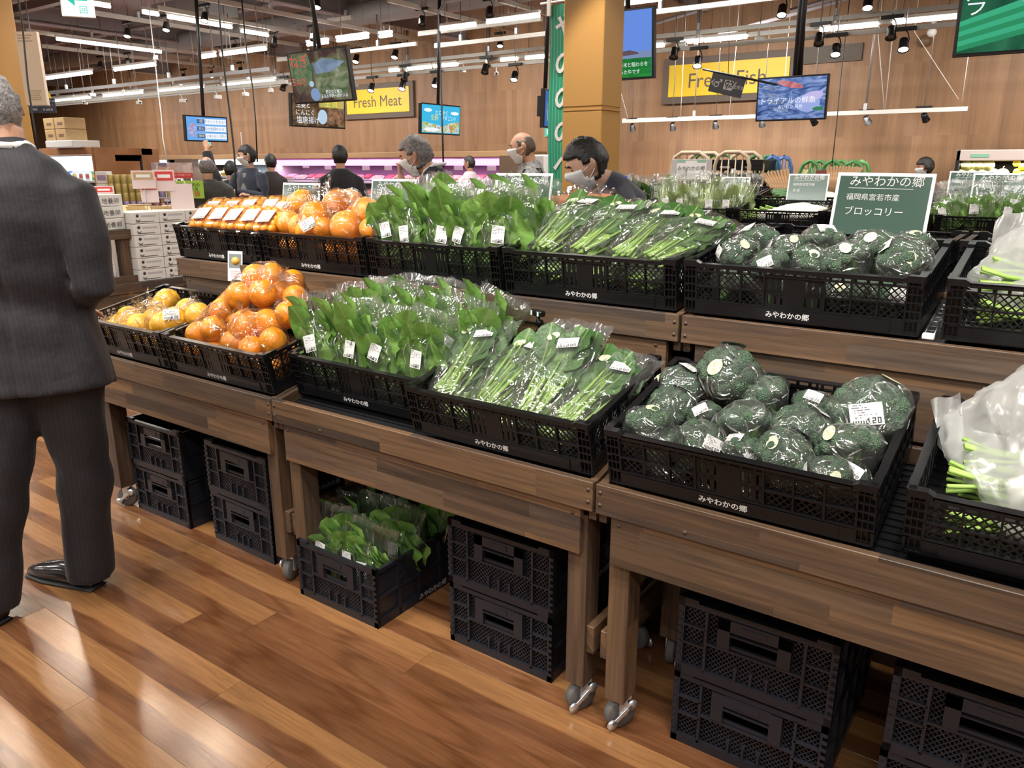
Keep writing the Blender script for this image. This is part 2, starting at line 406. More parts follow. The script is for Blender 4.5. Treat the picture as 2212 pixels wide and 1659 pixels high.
def leaf_mat(name, c1, c2, tl=.35, vein=(.30,.42,.12)):
    q = NT(name); tc = q.n('TexCoord'); info = q.n('ObjectInfo')
    n = q.n('TexNoise', Vector=tc.outputs['Object'], Scale=40.0, Detail=3.0)
    t = q.math('ADD', q.math('MULTIPLY', info.outputs['Random'], .6), q.math('MULTIPLY', n.outputs['Fac'], .4))
    col = q.mix(t, c1, c2)
    uv = q.n('SeparateXYZ', Vector=tc.outputs['Object'])
    rib = q.n('MapRange', Value=q.math('ABSOLUTE', uv.outputs['X']), i1=.0012, i2=.004, i3=.75, i4=0.0)
    col = q.mix(rib.outputs[0], col, vein)
    bs = q.n('BsdfPrincipled', Roughness=.42); q.t.links.new(col, bs.inputs['Base Color'])
    wv = q.n('TexVoronoi', Vector=tc.outputs['Object'], Scale=70.0)
    bp = q.n('Bump', Strength=.4, Distance=.003, Height=wv.outputs['Distance']); q.t.links.new(bp.outputs[0], bs.inputs['Normal'])
    tr = q.n('BsdfTranslucent'); q.t.links.new(col, tr.inputs['Color'])
    mx = q.n('MixShader', i0=tl, i1=bs.outputs[0], i2=tr.outputs[0])
    return q.fin(mx.outputs[0])
leaf_mat('leaf_bright', (.13,.30,.055), (.30,.52,.125), vein=(.38,.52,.20))
leaf_mat('leaf_mid', (.055,.145,.035), (.125,.265,.07))
leaf_mat('leaf_dark', (.03,.095,.022), (.07,.18,.038))
leaf_mat('leaf_pale', (.32,.48,.16), (.55,.66,.34))
mat('stem_green', (.26,.42,.085), .4, var=(30, .2))
mat('stem_pale', (.62,.70,.42), .4)
# ================================================================ the setting
WY, CZ = 12.0, 3.95
fl = MB().box(-30, -8, -.12, 9, WY, -.006).build('floor', mat('subfloor', (.16,.07,.028), .35)); structure(fl)
pw, pl = .1445, 1.21
pm = MB().bbox(.0004, .0003, -.012, pl-.0004, pw-.0003, 0, .0004).mesh('plank'); pm.materials.append(M_('floor_wood'))
starts = {0: -1.752, 1: -2.158, 3: -2.60, 4: -.798}
for k in range(-6, 15):
    y = .9755 + k*pw
    s0 = starts.get(k, -2.0 + ((k*0.517) % 1.0)*pl)
    n0 = math.floor((-9.2 - s0)/pl)
    for i in range(n0, n0+10):
        x = s0 + i*pl
        if x > .9: continue
        if k > 8 and x > -3.2: continue
        link('plank', pm, fl, (x, y, 0))
wall = MB().box(-30, WY, -.02, 9, WY+.2, CZ).build('wall_back', M_('wall_wood')); structure(wall)
structure(MB().box(-30.2, -8, -.02, -30, WY, CZ).build('wall_left', M_('wall_wood')))
structure(MB().box(9, -8, -.02, 9.2, WY, CZ).build('wall_right', M_('wall_wood')))
structure(MB().box(-30, -8.2, -.02, 9, -8, CZ).build('wall_front', mat('plaster', (.6,.57,.53), .8)))
ce = MB().box(-30, -8, CZ, 9, WY, CZ+.15).build('ceiling', M_('ceiling_grey')); structure(ce)
def ibeam(m, a, b, h=.3, w=.16):
    m.bar(a, b, w, .02); c = Vector((0,0,h)); m.bar(Vector(a)+c, Vector(b)+c, w, .02); m.bar(Vector(a)+c/2, Vector(b)+c/2, .015, h)
for x in (-24, -19, -14, -9.5, -5, -.5, 4):
    m = MB(); ibeam(m, (x, -8, CZ-.3), (x, WY, CZ-.3), .28, .18); m.build('ceiling_beam', M_('beam_grey'), ce)
for y in (1.5, 4.4, 6.3, 8.2, 10.1):
    m = MB(); ibeam(m, (-30, y, CZ-.2), (9, y, CZ-.2), .18, .12); m.build('ceiling_beam', M_('beam_grey'), ce)
for y, r in ((5.2, .22), (9.2, .16)):
    MB().tube([(-30, y, CZ-.26), (9, y, CZ-.26)], r, 14).build('air_duct', M_('duct_grey'), ce)
for i, (x, y) in enumerate(((-12, 7.4), (-7.4, 8.9), (-16.5, 9.6), (-3.4, 9.2), (-10, 5.8))):
    MB().box(x, y, CZ-.34, x+1.3, y+.6, CZ-.12).build('duct_box', M_('duct_grey'), ce)
for i, (x, z) in enumerate(((-1.0, 3.5), (-1.9, 3.3), (.3, 3.6), (-3.0, 3.5))):   # braces and conduits in front of the wall
    MB().tube([(x, WY-.4, z+.4), (x-2.2, WY-1.5, z-.2)], .025, 6).build('brace', M_('beam_grey'), ce)
MB().tube([(-4.6, 10.6, 3.9), (-2.2, 10.9, 3.4)], .012, 6).build('conduit', mat('conduit_yellow', (.6,.42,.05), .5), ce)
# wall trim at the foot of the signs
tr = MB().box(-30, WY-.04, 0, 9, WY, .12).build('baseboard_back', mat('base_dark', (.12,.08,.05), .5)); structure(tr)
# ================================================================ display tables
TF, TZ, TL = 1.518, .707, 1.206
UF, UZ = 1.98, 1.046
WD, WDY, WDU = M_('stained_wood'), M_('stained_wood_deep'), M_('stained_wood_upright')
def caster_meshes():
    fork = MB(); fork.bbox(-.022, -.022, .088, .022, .022, .100, .002)
    for s in (-1, 1): fork.box(s*.017-.0015, -.012, .040, s*.017+.0015, .012, .09)
    wheel = MB().lathe([(.004,-.013),(.040,-.013),(.044,-.009),(.044,.009),(.040,.013),(.004,.013)], 20, Matrix.Rotation(R(90), 4, 'Y') @ Matrix.Translation((0,0,0)))
    hub = MB().lathe([(.001,-.0185),(.011,-.0185),(.011,.0185),(.001,.0185)], 12, Matrix.Rotation(R(90), 4, 'Y'))
    br = MB()
    Mx = Matrix.Translation((.021, 0, .0))
    pts = []
    for a, r in ((-150,.010),(-60,.010)): pts.append((r*math.cos(R(a)), r*math.sin(R(a))))
    br.bbox(.019, -.042, -.006, .0225, .03, .006, .001, Matrix.Rotation(R(38), 4, 'X'))
    for yy in (-.042, .032):
        br.lathe([(.001,.018),(.0145,.018),(.0145,.0225),(.001,.0225)], 12, Matrix.Rotation(R(38), 4, 'X') @ Matrix.Translation((0,yy,0)) @ Matrix.Rotation(R(90), 4, 'Y'))
    return fork.mesh('caster'), wheel.mesh('wheel'), hub.mesh('hub'), br.mesh('brake_pedal')
CF, CW, CH, CB = caster_meshes()
for me, k in ((CF, 'zinc'), (CW, 'caster_tyre'), (CH, 'zinc'), (CB, 'zinc')): me.materials.append(M_(k))
def caster(parent, x, y, rz):
    c = link('caster', CF, parent, (x, y, 0), (0, 0, rz))
    w2 = link('wheel', CW, c, (0, 0, .0445)); link('hub', CH, c, (0, 0, .0445)); link('brake_pedal', CB, c, (0, 0, .05))
def plug(parent, x, y, z):
    MB().lathe([(.0005,0),(.0052,0),(.0055,.001)], 12, Matrix.Translation((x, y, z)) @ Matrix.Rotation(R(90), 4, 'X')).build('screw_plug', mat('plug_wood', (.085,.055,.04), .6), parent)
def tilt_board(m, x0, x1, y0, y1, z0, zt, ang):
    dz = (y1-y0)*math.tan(ang)
    m.add([(x0,y0,z0),(x1,y0,z0),(x1,y1,z0),(x0,y1,z0),(x0,y0,zt),(x1,y0,zt),(x1,y1,zt+dz),(x0,y1,zt+dz)],
          [(3,2,1,0),(4,5,6,7),(0,1,5,4),(1,2,6,5),(2,3,7,6),(3,0,4,7)])
def lower_table(x0, label, rots):
    t = thing('display_table', label, 'display table', (x0, TF, 0), group='lower wooden display tables')
    L = TL-.003
    MB().bbox(0, 0, .630, L, .022, TZ, .0015).build('front_board', WD, t)
    MB().bbox(.038, .010, .500, L-.038, .030, .632, .0015).build('apron', WD, t)
    for x in (0, L-.02):
        m = MB(); tilt_board(m, x, x+.02, .022, .45, .60, TZ-.002, R(13)); m.build('side_board', WDY, t)
    MB().bbox(0, .43, .55, L, .45, .80, .0015).build('back_board', WD, t)
    m = MB(); Mx = Matrix.Translation((0, .03, TZ-.03)) @ Matrix.Rotation(R(13.5), 4, 'X')
    m.box(.021, 0, -.012, L-.021, .40, -.004, Mx)
    for k in range(16): m.box(.03, .01+k*.025, -.004, L-.03, .014+k*.025, .001, Mx)
    m.build('deck', M_('black_plastic_dull'), t)
    for i, (x, y) in enumerate(((.028, .030), (L-.028-.055, .030), (.028, .37), (L-.083, .37))):
        MB().bbox(x, y, .098, x+.055, y+.072, .60, .002).build('leg', WDU, t)
        caster(t, x+.027, y+.04, R(rots[i % len(rots)]))
    for x in (.005, L-.028):
        MB().bbox(x, .04, .205, x+.023, .44, .285, .002).build('stretcher', WDY, t)
    for x in (.012, L-.012):
        for z in (.655, .687): plug(t, x, .0, z)
    for x in (.06, .23, L-.06): plug(t, x, 0 if x == .23 else .010, .645 if x == .23 else .61)
    return t
XT = [-3.245, -2.036, -.824, .388]
tl = ['wooden display table under the two orange crates, nearest the suited man',
      'middle wooden display table carrying the leafy greens and bunched greens crates',
      'wooden display table carrying the lower broccoli crate', 'wooden display table at the far right end of the row']
for x, l, r in zip(XT[:3], tl, ((-60, 200, 10, 40), (35, -28, 10, 80), (-32, 15, 10, 60))): lower_table(x, l, r)
def upper_table(x0, label):
    t = thing('tiered_stand', label, 'display stand', (x0, UF, 0), group='upper wooden display stands')
    L = TL-.003
    MB().bbox(0, 0, .969, L, .022, UZ, .0015).build('front_board', WD, t)
    MB().bbox(.038, .012, .80, L-.038, .032, .970, .0015).build('apron', WD, t)
    for x in (0, L-.02):
        m = MB(); tilt_board(m, x, x+.02, .022, .45, .94, UZ-.002, R(9)); m.build('side_board', WDY, t)
    MB().bbox(0, .43, .86, L, .45, 1.105, .0015).build('back_board', WD, t)
    m = MB(); Mx = Matrix.Translation((0, .025, UZ-.012)) @ Matrix.Rotation(R(9), 4, 'X'); m.box(.021, 0, -.014, L-.021, .41, -.006, Mx); m.build('deck', M_('black_plastic_dull'), t)
    for x, y in ((.05, .033), (L-.105, .033), (.05, .38), (L-.105, .38)):
        MB().bbox(x, y, 0, x+.055, y+.055, .95, .002).build('leg', WDU, t)
    for x in (.012, L-.012):
        for z in (.99, 1.025): plug(t, x, 0, z)
    for x in (.07, L-.07): plug(t, x, .012, .95)
    MB().bbox(.0, .452, .02, L, .462, .95, .001).build('back_panel', M_('black_plastic_dull'), t)  # black sheet added to block light from behind and keep the underside dark
    return t
for x, l in zip(XT[:3], ('upper wooden stand holding the clamshell and orange crates', 'upper wooden stand holding the tall leafy bags and bunched greens crates', 'upper wooden stand holding the upper broccoli crate')): upper_table(x, l)
# back-to-back stands on the far side of the island
for x, l in zip(XT[:3], ('far-side wooden stand behind the clamshell packs', 'far-side wooden stand behind the tall leafy bags', 'far-side wooden stand behind the upper broccoli')):
    t = thing('tiered_stand', l, 'display stand', (x, 2.455, 0), group='far-side wooden stands')
    MB().bbox(0, .43, .80, TL-.003, .452, 1.02, .0015).build('front_board', WD, t)
    m = MB(); m.box(.0, 0, 1.04, TL-.003, .43, 1.055); m.build('deck', M_('black_plastic_dull'), t)
    for lx in (.05, TL-.11):
        MB().bbox(lx, .36, 0, lx+.055, .42, 1.04, .002).build('leg', WDU, t)

# ================================================================ black mesh crates
CWX, CDY, CHZ = .585, .40, .142
def lattice(m, x0, x1, z0, z1, P, step=.017, w=.0032, t=.003):
    """diagonal mesh clipped to a rectangle; P maps (u, d, v) to a point"""
    W, H = x1-x0, z1-z0
    for sgn in (1, -1):
        c = -H + step*.5
        while c < W:
            # line u = c + v (sgn 1) or u = c + (H - v)
            v0, v1 = max(0, -c), min(H, W-c)
            if v1-v0 > .004:
                hw = w*.7
                def q(v, du, d):
                    u = c+v+du; vv = v if sgn == 1 else H-v
                    return P(x0+min(max(u, 0), W), d, z0+vv)
                d0, d1 = (0, t) if sgn == 1 else (t*.3, t*1.3)
                vs = [q(v0,-hw,d0), q(v0,hw,d0), q(v1,hw,d0), q(v1,-hw,d0), q(v0,-hw,d1), q(v0,hw,d1), q(v1,hw,d1), q(v1,-hw,d1)]
                m.add(vs, [(0,1,2,3),(7,6,5,4),(0,4,5,1),(2,6,7,3),(1,5,6,2),(3,7,4,0)])
            c += step
def pbox(m, P, u0, u1, d0, d1, v0, v1):
    vs = [P(u0,d0,v0),P(u1,d0,v0),P(u1,d1,v0),P(u0,d1,v0),P(u0,d0,v1),P(u1,d0,v1),P(u1,d1,v1),P(u0,d1,v1)]
    m.add(vs, [(3,2,1,0),(4,5,6,7),(0,1,5,4),(1,2,6,5),(2,3,7,6),(3,0,4,7)])
def long_panel(P, W, H):
    m = MB(); b = lambda *a: pbox(m, P, *a)
    cb = .034
    b(cb, W-cb, .0, .004, 0, .036)                 # lettered base band
    b(cb+.03, W-cb-.03, -.003, .001, .004, .033)
    b(0, W, 0, .012, .034, .0385)                  # ledge over the band
    for x0 in (0, W-cb):                           # ribbed corner blocks
        for k in range(5): b(x0, x0+cb, -.001, .014, .0385+k*.0205, .0410+k*.0205)
        for k in range(4): b(x0+k*.0105, x0+k*.0105+.0022, .001, .013, 0, H-.012)
        b(x0, x0+cb, .010, .014, 0, H-.01)
        b(x0, x0+cb, 0, .012, 0, .004)
    zt = H-.026
    b(cb, W-cb, 0, .010, zt, zt+.004)              # bar under the rim slots
    zm = (.0385+zt)/2
    cw = (W-2*cb-.150)/6
    xs = [cb+cw*i for i in range(4)] + [W-cb-cw*(3-i) for i in range(4)]
    for x in xs: b(x-.0022, x+.0022, -.001, .010, .0385, H-.006)
    for (a, c) in ((cb, xs[3]), (xs[4], W-cb)): b(a, c, -.001, .010, zm-.002, zm+.002)
    for i in (0,1,2,4,5,6):
        for (v0, v1) in ((.0385, zm), (zm, zt)): lattice(m, xs[i]+.002, xs[i+1]-.002, v0, v1, lambda u, d, v: P(u, d+.005, v))
    # solid centre plate with slots
    xa, xb = xs[3], xs[4]; mid = (xb-xa)
    cols = [0, .010, .016, .026, .032, .042, .048]
    edges = [xa] + [xa+c for c in cols[1:]] ; right = [xb-c for c in reversed(cols)]
    for i in range(0, 6, 2): b(xa+cols[i]+.0005, xa+cols[i+1]+.0005, .003, .007, .0385, zt)
    for i in range(0, 6, 2): b(xb-cols[i+1], xb-cols[i], .003, .007, .0385, zt)
    b(xa+.048, xb-.048, .002, .007, .0385, zt)
    for z in (.0385, zm, zt): b(xa, xb, .003, .007, z-.006, z+.006)
    n = 18                                          # slots under the rim
    for i in range(n+1):
        x = cb+(W-2*cb)*i/n; b(x-.0035, x+.0035, .001, .007, zt, H-.006)
    b(cb+.01, W-cb-.01, -.003, .014, H-.007, H-.003)      # rim
    b(cb+.01, W-cb-.01, -.003, -.001, H-.014, H-.004)
    for x0, x1, s in ((0, cb+.012, 1), (W-cb-.012, W, -1)):
        xx0, xx1 = (x0, x1)
        vs = []
        prof = [(xx0, H-.012), (xx1, H-.012), (xx1, H-.003), (xx1-.012 if s == 1 else xx1, H+.004 if s == 1 else H+.004), (xx0 if s == 1 else xx0+.012, H+.004), (xx0, H+.004 if s == 1 else H-.003)]
        for d in (-.003, .014): vs += [P(u, d, v) for u, v in prof]
        k = len(prof); m.add(vs, [tuple(range(k)), tuple(range(2*k-1, k-1, -1))] + [(i, k+i, k+(i+1) % k, (i+1) % k) for i in range(k)])
    return m
def short_panel(P, W, H):
    m = MB(); b = lambda *a: pbox(m, P, *a)
    b(0, W, 0, .005, 0, .036); b(0, W, 0, .012, .034, .0385)
    for k in range(9): x = .02+(W-.04)*k/8; b(x-.0022, x+.0022, -.001, .010, .0385, H-.006)
    zt = H-.026; zm = (.0385+zt)/2
    b(0, W, -.001, .010, zm-.002, zm+.002); b(0, W, 0, .010, zt, zt+.004)
    for k in range(8):
        x0 = .02+(W-.04)*k/8; x1 = .02+(W-.04)*(k+1)/8
        for (v0, v1) in ((.0385, zm), (zm, zt)): lattice(m, x0+.002, x1-.002, v0, v1, lambda u, d, v: P(u, d+.005, v), .0185)
    for k in range(13): x = W*k/12; b(x-.0035, x+.0035, .001, .007, zt, H-.006)
    b(.0, W, -.003, .014, H-.007, H-.003); b(.0, W, -.003, -.001, H-.014, H-.004)
    for x in (0, W-.05): b(x, x+.05, -.003, .014, H-.005, H+.004)
    return m
x0 = -CWX/2
PF = lambda u, d, v: Vector((x0+u, d, v))
PBk = lambda u, d, v: Vector((x0+CWX-u, CDY-d, v))
PL = lambda u, d, v: Vector((x0+d, CDY-u, v))
PR = lambda u, d, v: Vector((x0+CWX-d, u, v))
bp = M_('black_plastic')
crate_m = [('front_panel', long_panel(PF, CWX, CHZ).mesh('front_panel')), ('back_panel', long_panel(PBk, CWX, CHZ).mesh('back_panel')),
           ('side_panel', short_panel(PL, CDY, CHZ).mesh('side_panel')), ('side_panel', short_panel(PR, CDY, CHZ).mesh('side_panel'))]
m = MB()
for k in range(14): y = .006+(CDY-.012)*k/13; m.box(x0+.004, y-.002, .004, -x0-.004, y+.002, .010)
for k in range(20): x = x0+.006+(CWX-.012)*k/19; m.box(x-.002, .004, .005, x+.002, CDY-.004, .009)
m.box(x0+.01, .01, .002, -x0-.01, CDY-.01, .005)
crate_m.append(('base_panel', m.mesh('base_panel')))
for n_, me in crate_m: me.materials.append(bp)
def textdata(s, size, m, align='CENTER', res=2, bold=0.0, sp=1.0):
    c = bpy.data.curves.new('lettering', 'FONT'); c.body = s; c.size = size; c.align_x = align; c.align_y = 'CENTER'
    c.resolution_u = res; c.offset = bold; c.space_line = sp
    o = bpy.data.objects.new('lettering', c); COL.objects.link(o)
    me = bpy.data.meshes.new_from_object(o); bpy.data.objects.remove(o); bpy.data.curves.remove(c)
    me.materials.clear(); me.materials.append(m); me.name = 'lettering'; return me
BRAND = textdata('みやわかの郷', .0185, M_('white_ink'), bold=.0004)
def crate(label, cx, y, z, tilt, rz=0, group='black mesh produce crates', letters=True):
    t = thing('produce_crate', label, 'crate', (cx, y, z), (R(tilt), 0, rz), group)
    for n_, me in crate_m: link(n_, me, t)
    if letters: link('lettering', BRAND, t, (-.012, -.0036, .0185), (R(90), 0, 0))
    return t
CM = {}
def put(key, label, cx, y, z, tilt):
    o = crate(label, cx, y, z, tilt); CM[key] = Matrix.Translation((cx, y, z)) @ Matrix.Rotation(R(tilt), 4, 'X')
hw = CWX/2
put('o1', 'black mesh crate of yellow-orange citrus bags, lower tier beside the suited man', -3.235+hw, 1.545, .712, 12)
put('o2', 'black mesh crate heaped with big orange bags on the lower tier', -2.635+hw, 1.545, .712, 12)
put('s', 'black mesh crate of bagged leafy greens, lower tier, set back behind the front board', -2.015+hw, 1.615, .712, 12)
put('g', 'black mesh crate with four bags of long-stemmed greens on the lower tier', -1.432+hw, 1.545, .712, 13)
put('b', 'black mesh crate full of bagged broccoli on the lower tier', -.797+hw, 1.535, .715, 13.5)
put('d', 'black mesh crate with white radishes under a milky bag, lower tier at the right edge', -.165+hw, 1.560, .715, 12.5)
put('u1', 'black mesh crate of clamshell fruit packs at the left end of the upper tier', -3.255+hw, 2.01, 1.050, 8)
put('u2', 'black mesh crate heaped with orange bags on the upper tier', -2.650+hw, 2.01, 1.050, 8)
put('us', 'black mesh crate of tall leafy bags on the upper tier', -2.045+hw, 2.01, 1.050, 8)
put('ug', 'black mesh crate of long-stemmed greens bags on the upper tier', -1.440+hw, 2.01, 1.050, 8)
put('ub', 'black mesh crate of bagged broccoli on the upper tier', -.828+hw, 2.003, 1.053, 8)
put('ud', 'black mesh crate of white radishes on the upper tier at the right edge', -.197+hw, 2.01, 1.053, 8)
for i, (k, l) in enumerate((('f2', 'black mesh crate behind the bags of upper oranges, far side'), ('f3', 'black mesh crate of sweet potatoes on the far side of the island'), ('f4', 'black mesh crate on the far side behind the greens'), ('f5', 'black mesh crate on the far side directly behind the broccoli price card'), ('f6', 'black mesh crate on the far side behind the upper radishes'))):
    put(k, l, -2.65+.605*i+hw, 2.47, 1.098, 0)

# ---------------------------------------------------------------- folding crates under the tables
FWX, FDY, FHZ = .376, .52, .212
def fold_end(P, W, H):
    m = MB(); b = lambda *a: pbox(m, P, *a)
    for (u0, u1) in ((0, .016), (W-.016, W)): b(u0, u1, 0, .014, 0, H)
    b(0, W, 0, .014, 0, .020); b(.016, W-.016, 0, .012, .020, .026)
    b(.05, W-.05, 0, .014, H-.022, H-.008); b(0, .05, 0, .014, H-.022, H); b(W-.05, W, 0, .014, H-.022, H)
    for u in (.072, W-.072): b(u-.0035, u+.0035, 0, .014, .02, H-.02)
    for u0, u1 in ((.016, .072), (W-.072, W-.016)):
        for v in (.088, .138): b(u0, u1, 0, .013, v-.003, v+.003)
    b(.072, W-.072, -.001, .014, .100, .106)
    for k in range(9): b(0, .012, -.003, .004, .022+k*.02, .030+k*.02)
    for k in range(9): b(W-.012, W, -.003, .004, .022+k*.02, .030+k*.02)
    for u in (W*.40, W*.5, W*.60): b(u-.003, u+.003, -.001, .010, .026, .062); b(u-.005, u+.005, -.002, .012, .058, .064)
    return m
def fold_handle(P, W, H):
    m = MB(); b = lambda *a: pbox(m, P, *a)
    a, c = W*.27, W*.73
    b(a, a+.03, -.003, .012, .108, H-.024); b(c-.03, c, -.003, .012, .108, H-.024)
    b(a, c, -.003, .012, .158, H-.024); b(a+.03, c-.03, -.003, .010, .146, .150); b(a+.03, c-.03, .004, .012, .108, .116)
    b(a+.055, c-.055, -.005, -.002, .166, .180)
    return m
def fold_side(P, W, H):
    m = MB(); b = lambda *a: pbox(m, P, *a)
    b(0, W, 0, .012, 0, .03); b(0, W, 0, .012, H-.02, H-.006)
    for u in (0, .10, .20, .31, .41, W-.014): b(u, u+.012, 0, .011, 0, H-.01)
    b(0, W, 0, .010, .1, .108)
    b(.012, W-.012, .009, .011, .03, H-.02)
    return m
fx = -FWX/2
QF = lambda u, d, v: Vector((fx+u, d, v)); QB = lambda u, d, v: Vector((-fx-u, FDY-d, v))
QL = lambda u, d, v: Vector((fx+d, FDY-u, v)); QR = lambda u, d, v: Vector((-fx-d, u, v))
fold_m = []
me_ = MB()
for P_, nm in ((QF, 'end_panel'), (QB, 'end_panel')):
    fold_m.append((nm, fold_end(P_, FWX, FHZ).mesh(nm)))
    g = MB()
    for u0, u1, v0, v1 in ((.016,.070,.026,.086),(.016,.070,.09,.136),(.016,.070,.14,FHZ-.022),(FWX-.07,FWX-.016,.026,.086),(FWX-.07,FWX-.016,.09,.136),(FWX-.07,FWX-.016,.14,FHZ-.022),(.075,FWX-.075,.026,.100),(.075,.102,.106,FHZ-.022),(FWX-.102,FWX-.075,.106,FHZ-.022)):
        lattice(g, u0, u1, v0, v1, lambda u, d, v: P_(u, d+.007, v), .0135, .003, .003)
    fold_m.append(('mesh_grille', g.mesh('mesh_grille')))
    fold_m.append(('handle', fold_handle(P_, FWX, FHZ).mesh('handle')))
fold_m += [('side_panel', fold_side(QL, FDY, FHZ).mesh('side_panel')), ('side_panel', fold_side(QR, FDY, FHZ).mesh('side_panel'))]
m = MB().box(fx+.01, .01, .004, -fx-.01, FDY-.01, .012); fold_m.append(('base_panel', m.mesh('base_panel')))
for n_, me in fold_m: me.materials.append(M_('folding_plastic'))
FSIDE = textdata('みやわかの郷', .024, M_('white_ink'))
def folding(label, cx, y, z, rz=0):
    t = thing('folding_crate', label, 'crate', (cx, y, z), (0, 0, R(rz)), 'folding crates under the tables')
    for n_, me in fold_m: link(n_, me, t)
    link('lettering', FSIDE, t, (-fx+.0005, .27, .016), (R(90), 0, R(90)))
    return t
def fstack(cx, y, where, rz=0):
    folding('lower black folding crate of the stack ' + where, cx, y, 0, rz); folding('upper black folding crate of the stack ' + where, cx+.003, y-.004, FHZ, rz+.6)
fstack(-2.94, 1.60, 'nearest the suited man', 1)
fstack(-2.415, 1.615, 'under the big orange bags', -1)
fstack(-1.197, 1.628, 'under the long-stemmed greens', 0)
fstack(-.449, 1.622, 'under the broccoli crate', 0)
fstack(.035, 1.625, 'at the right edge under the radish crate', 0)
folding('open black folding crate on the floor holding bagged leafy greens', -1.80, 1.535, 0, 0)
folding('black folding crate standing behind the open crate of greens', -1.80, 2.09, 0, 0)
folding('black folding crate stacked on the one behind the open crate of greens', -1.80, 2.09, FHZ, 0)
# ================================================================ produce
from mathutils.bvhtree import BVHTree
def bvh_of(m):
    return BVHTree.FromPolygons([Vector(v) for v in m.v], m.f)
FONT3 = {'0':'757','1':'262'}
DIG = {'0':['111','101','101','101','111'],'1':['010','110','010','010','111'],'2':['111','001','111','100','111']}
def sticker(bvh, c, n, upv, w=.05, h=.036, price='100', nu=26, nv=18, off=.0015):
    """price label wrapped on a film: prints as ink cells"""
    n = Vector(n).normalized(); up = Vector(upv); x = up.cross(n)
    if x.length < 1e-4: x = Vector((1,0,0)).cross(n)
    x.normalize(); y = n.cross(x); c = Vector(c)
    m = MB(); vs = []
    for j in range(nv+1):
        for i in range(nu+1):
            p = c + x*(w*(i/nu-.5)) + y*(h*(j/nv-.5))
            hit = bvh.ray_cast(p + n*.06, -n)
            q = hit[0] + n*off if hit[0] is not None else p
            vs.append(q)
    # keep the label nearly flat: blend towards its mean plane
    mean = sum((v.dot(n) for v in vs))/len(vs); mx = max(v.dot(n) for v in vs)
    vs = [v + n*((mx*.6+mean*.4 - v.dot(n))*.75) for v in vs]
    rows = {nv-2: (2, 10, 3), nv-4: (2, 14, 1), nv-6: (4, 18, 1), nv-8: (2, 12, 1), nv-10: (6, 22, 1), nv-12: (2, 9, 1)}
    fs = []; ink = []
    rnd = random.Random(int(abs(c.x)*9999))
    for j in range(nv):
        for i in range(nu):
            k = 0
            if j in rows:
                a, b, st = rows[j]
                if a <= i < b and rnd.random() < .62: k = 1
            if 1 <= j <= 3 and 2 <= i <= 12 and i % 2 == 0: k = 2
            ii, jj = i-(nu-4*len(price)-1), j-1
            if 0 <= jj < 5 and 0 <= ii < 4*len(price) and ii % 4 < 3 and DIG[price[ii//4]][4-jj][ii % 4] == '1': k = 2
            fs.append((j*(nu+1)+i, j*(nu+1)+i+1, (j+1)*(nu+1)+i+1, (j+1)*(nu+1)+i)); ink.append(k)
    n0 = len(m.v); m.add(vs, fs, True); m.mi = ink
    return m
STM = [M_('sticker'), M_('grey_ink'), M_('ink_black')]
def round_sticker(bvh, c, n, r=.016):
    n = Vector(n).normalized(); x = n.orthogonal().normalized(); y = n.cross(x); c = Vector(c)
    hit = bvh.ray_cast(c+n*.06, -n); q = (hit[0] if hit[0] is not None else c)+n*.003
    m = MB(); vs = [q]
    for k in range(16): a = k*math.pi/8; vs.append(q + x*(r*1.25*math.cos(a)) + y*(r*math.sin(a)))
    m.add(vs, [(0, 1+k, 1+(k+1) % 16) for k in range(16)]); return m
mat('seal_print', (.50,.52,.36), .4, var=(160, .45))
def hull_film(pts, grow=1.06, crumple=.006, seed=0, tail=None, sub=2, sc=16):
    bm = bmesh.new(); c = sum((Vector(p) for p in pts), Vector())/len(pts)
    for p in pts: bm.verts.new(c+(Vector(p)-c)*grow)
    r = bmesh.ops.convex_hull(bm, input=bm.verts)
    bmesh.ops.delete(bm, geom=[g for g in r['geom_interior'] if isinstance(g, bmesh.types.BMVert)], context='VERTS')
    bmesh.ops.remove_doubles(bm, verts=bm.verts, dist=.012)
    bmesh.ops.triangulate(bm, faces=bm.faces)
    bmesh.ops.subdivide_edges(bm, edges=bm.edges, cuts=sub, use_grid_fill=True)
    for _ in range(2): bmesh.ops.smooth_vert(bm, verts=bm.verts, factor=.45, use_axis_x=True, use_axis_y=True, use_axis_z=True)
    bm.normal_update()
    for v in bm.verts:
        a = noise.noise(v.co*sc+Vector((seed, 0, 0))); b = noise.noise(v.co*sc*2.3+Vector((0, seed, 0)))
        v.co += v.normal*(crumple*(a*1.3+b*.7))
    m = MB(); bm.verts.index_update()
    m.add([v.co.copy() for v in bm.verts], [tuple(v.index for v in f.verts) for f in bm.faces], True); bm.free()
    if tail:                                              # gathered neck that flares out again
        a, d, L, r0 = Vector(tail[0]), Vector(tail[1]).normalized(), tail[2], tail[3]
        x = d.orthogonal().normalized(); y = d.cross(x); N = 18; vs = []
        for j in range(6):
            t = j/5; rr = r0*(.35+.9*t*t)+.004
            for k in range(N):
                an = 2*math.pi*k/N; wob = 1+.35*math.sin(an*4+seed+j*.6)+.25*math.sin(an*7+2*seed)
                vs.append(a + d*(L*t*(1+.18*math.sin(an*3+seed))) + x*(rr*wob*math.cos(an)) + y*(rr*.6*wob*math.sin(an)))
        m.add(vs, [(j*N+k, j*N+(k+1) % N, (j+1)*N+(k+1) % N, (j+1)*N+k) for j in range(5) for k in range(N)], True)
    return m
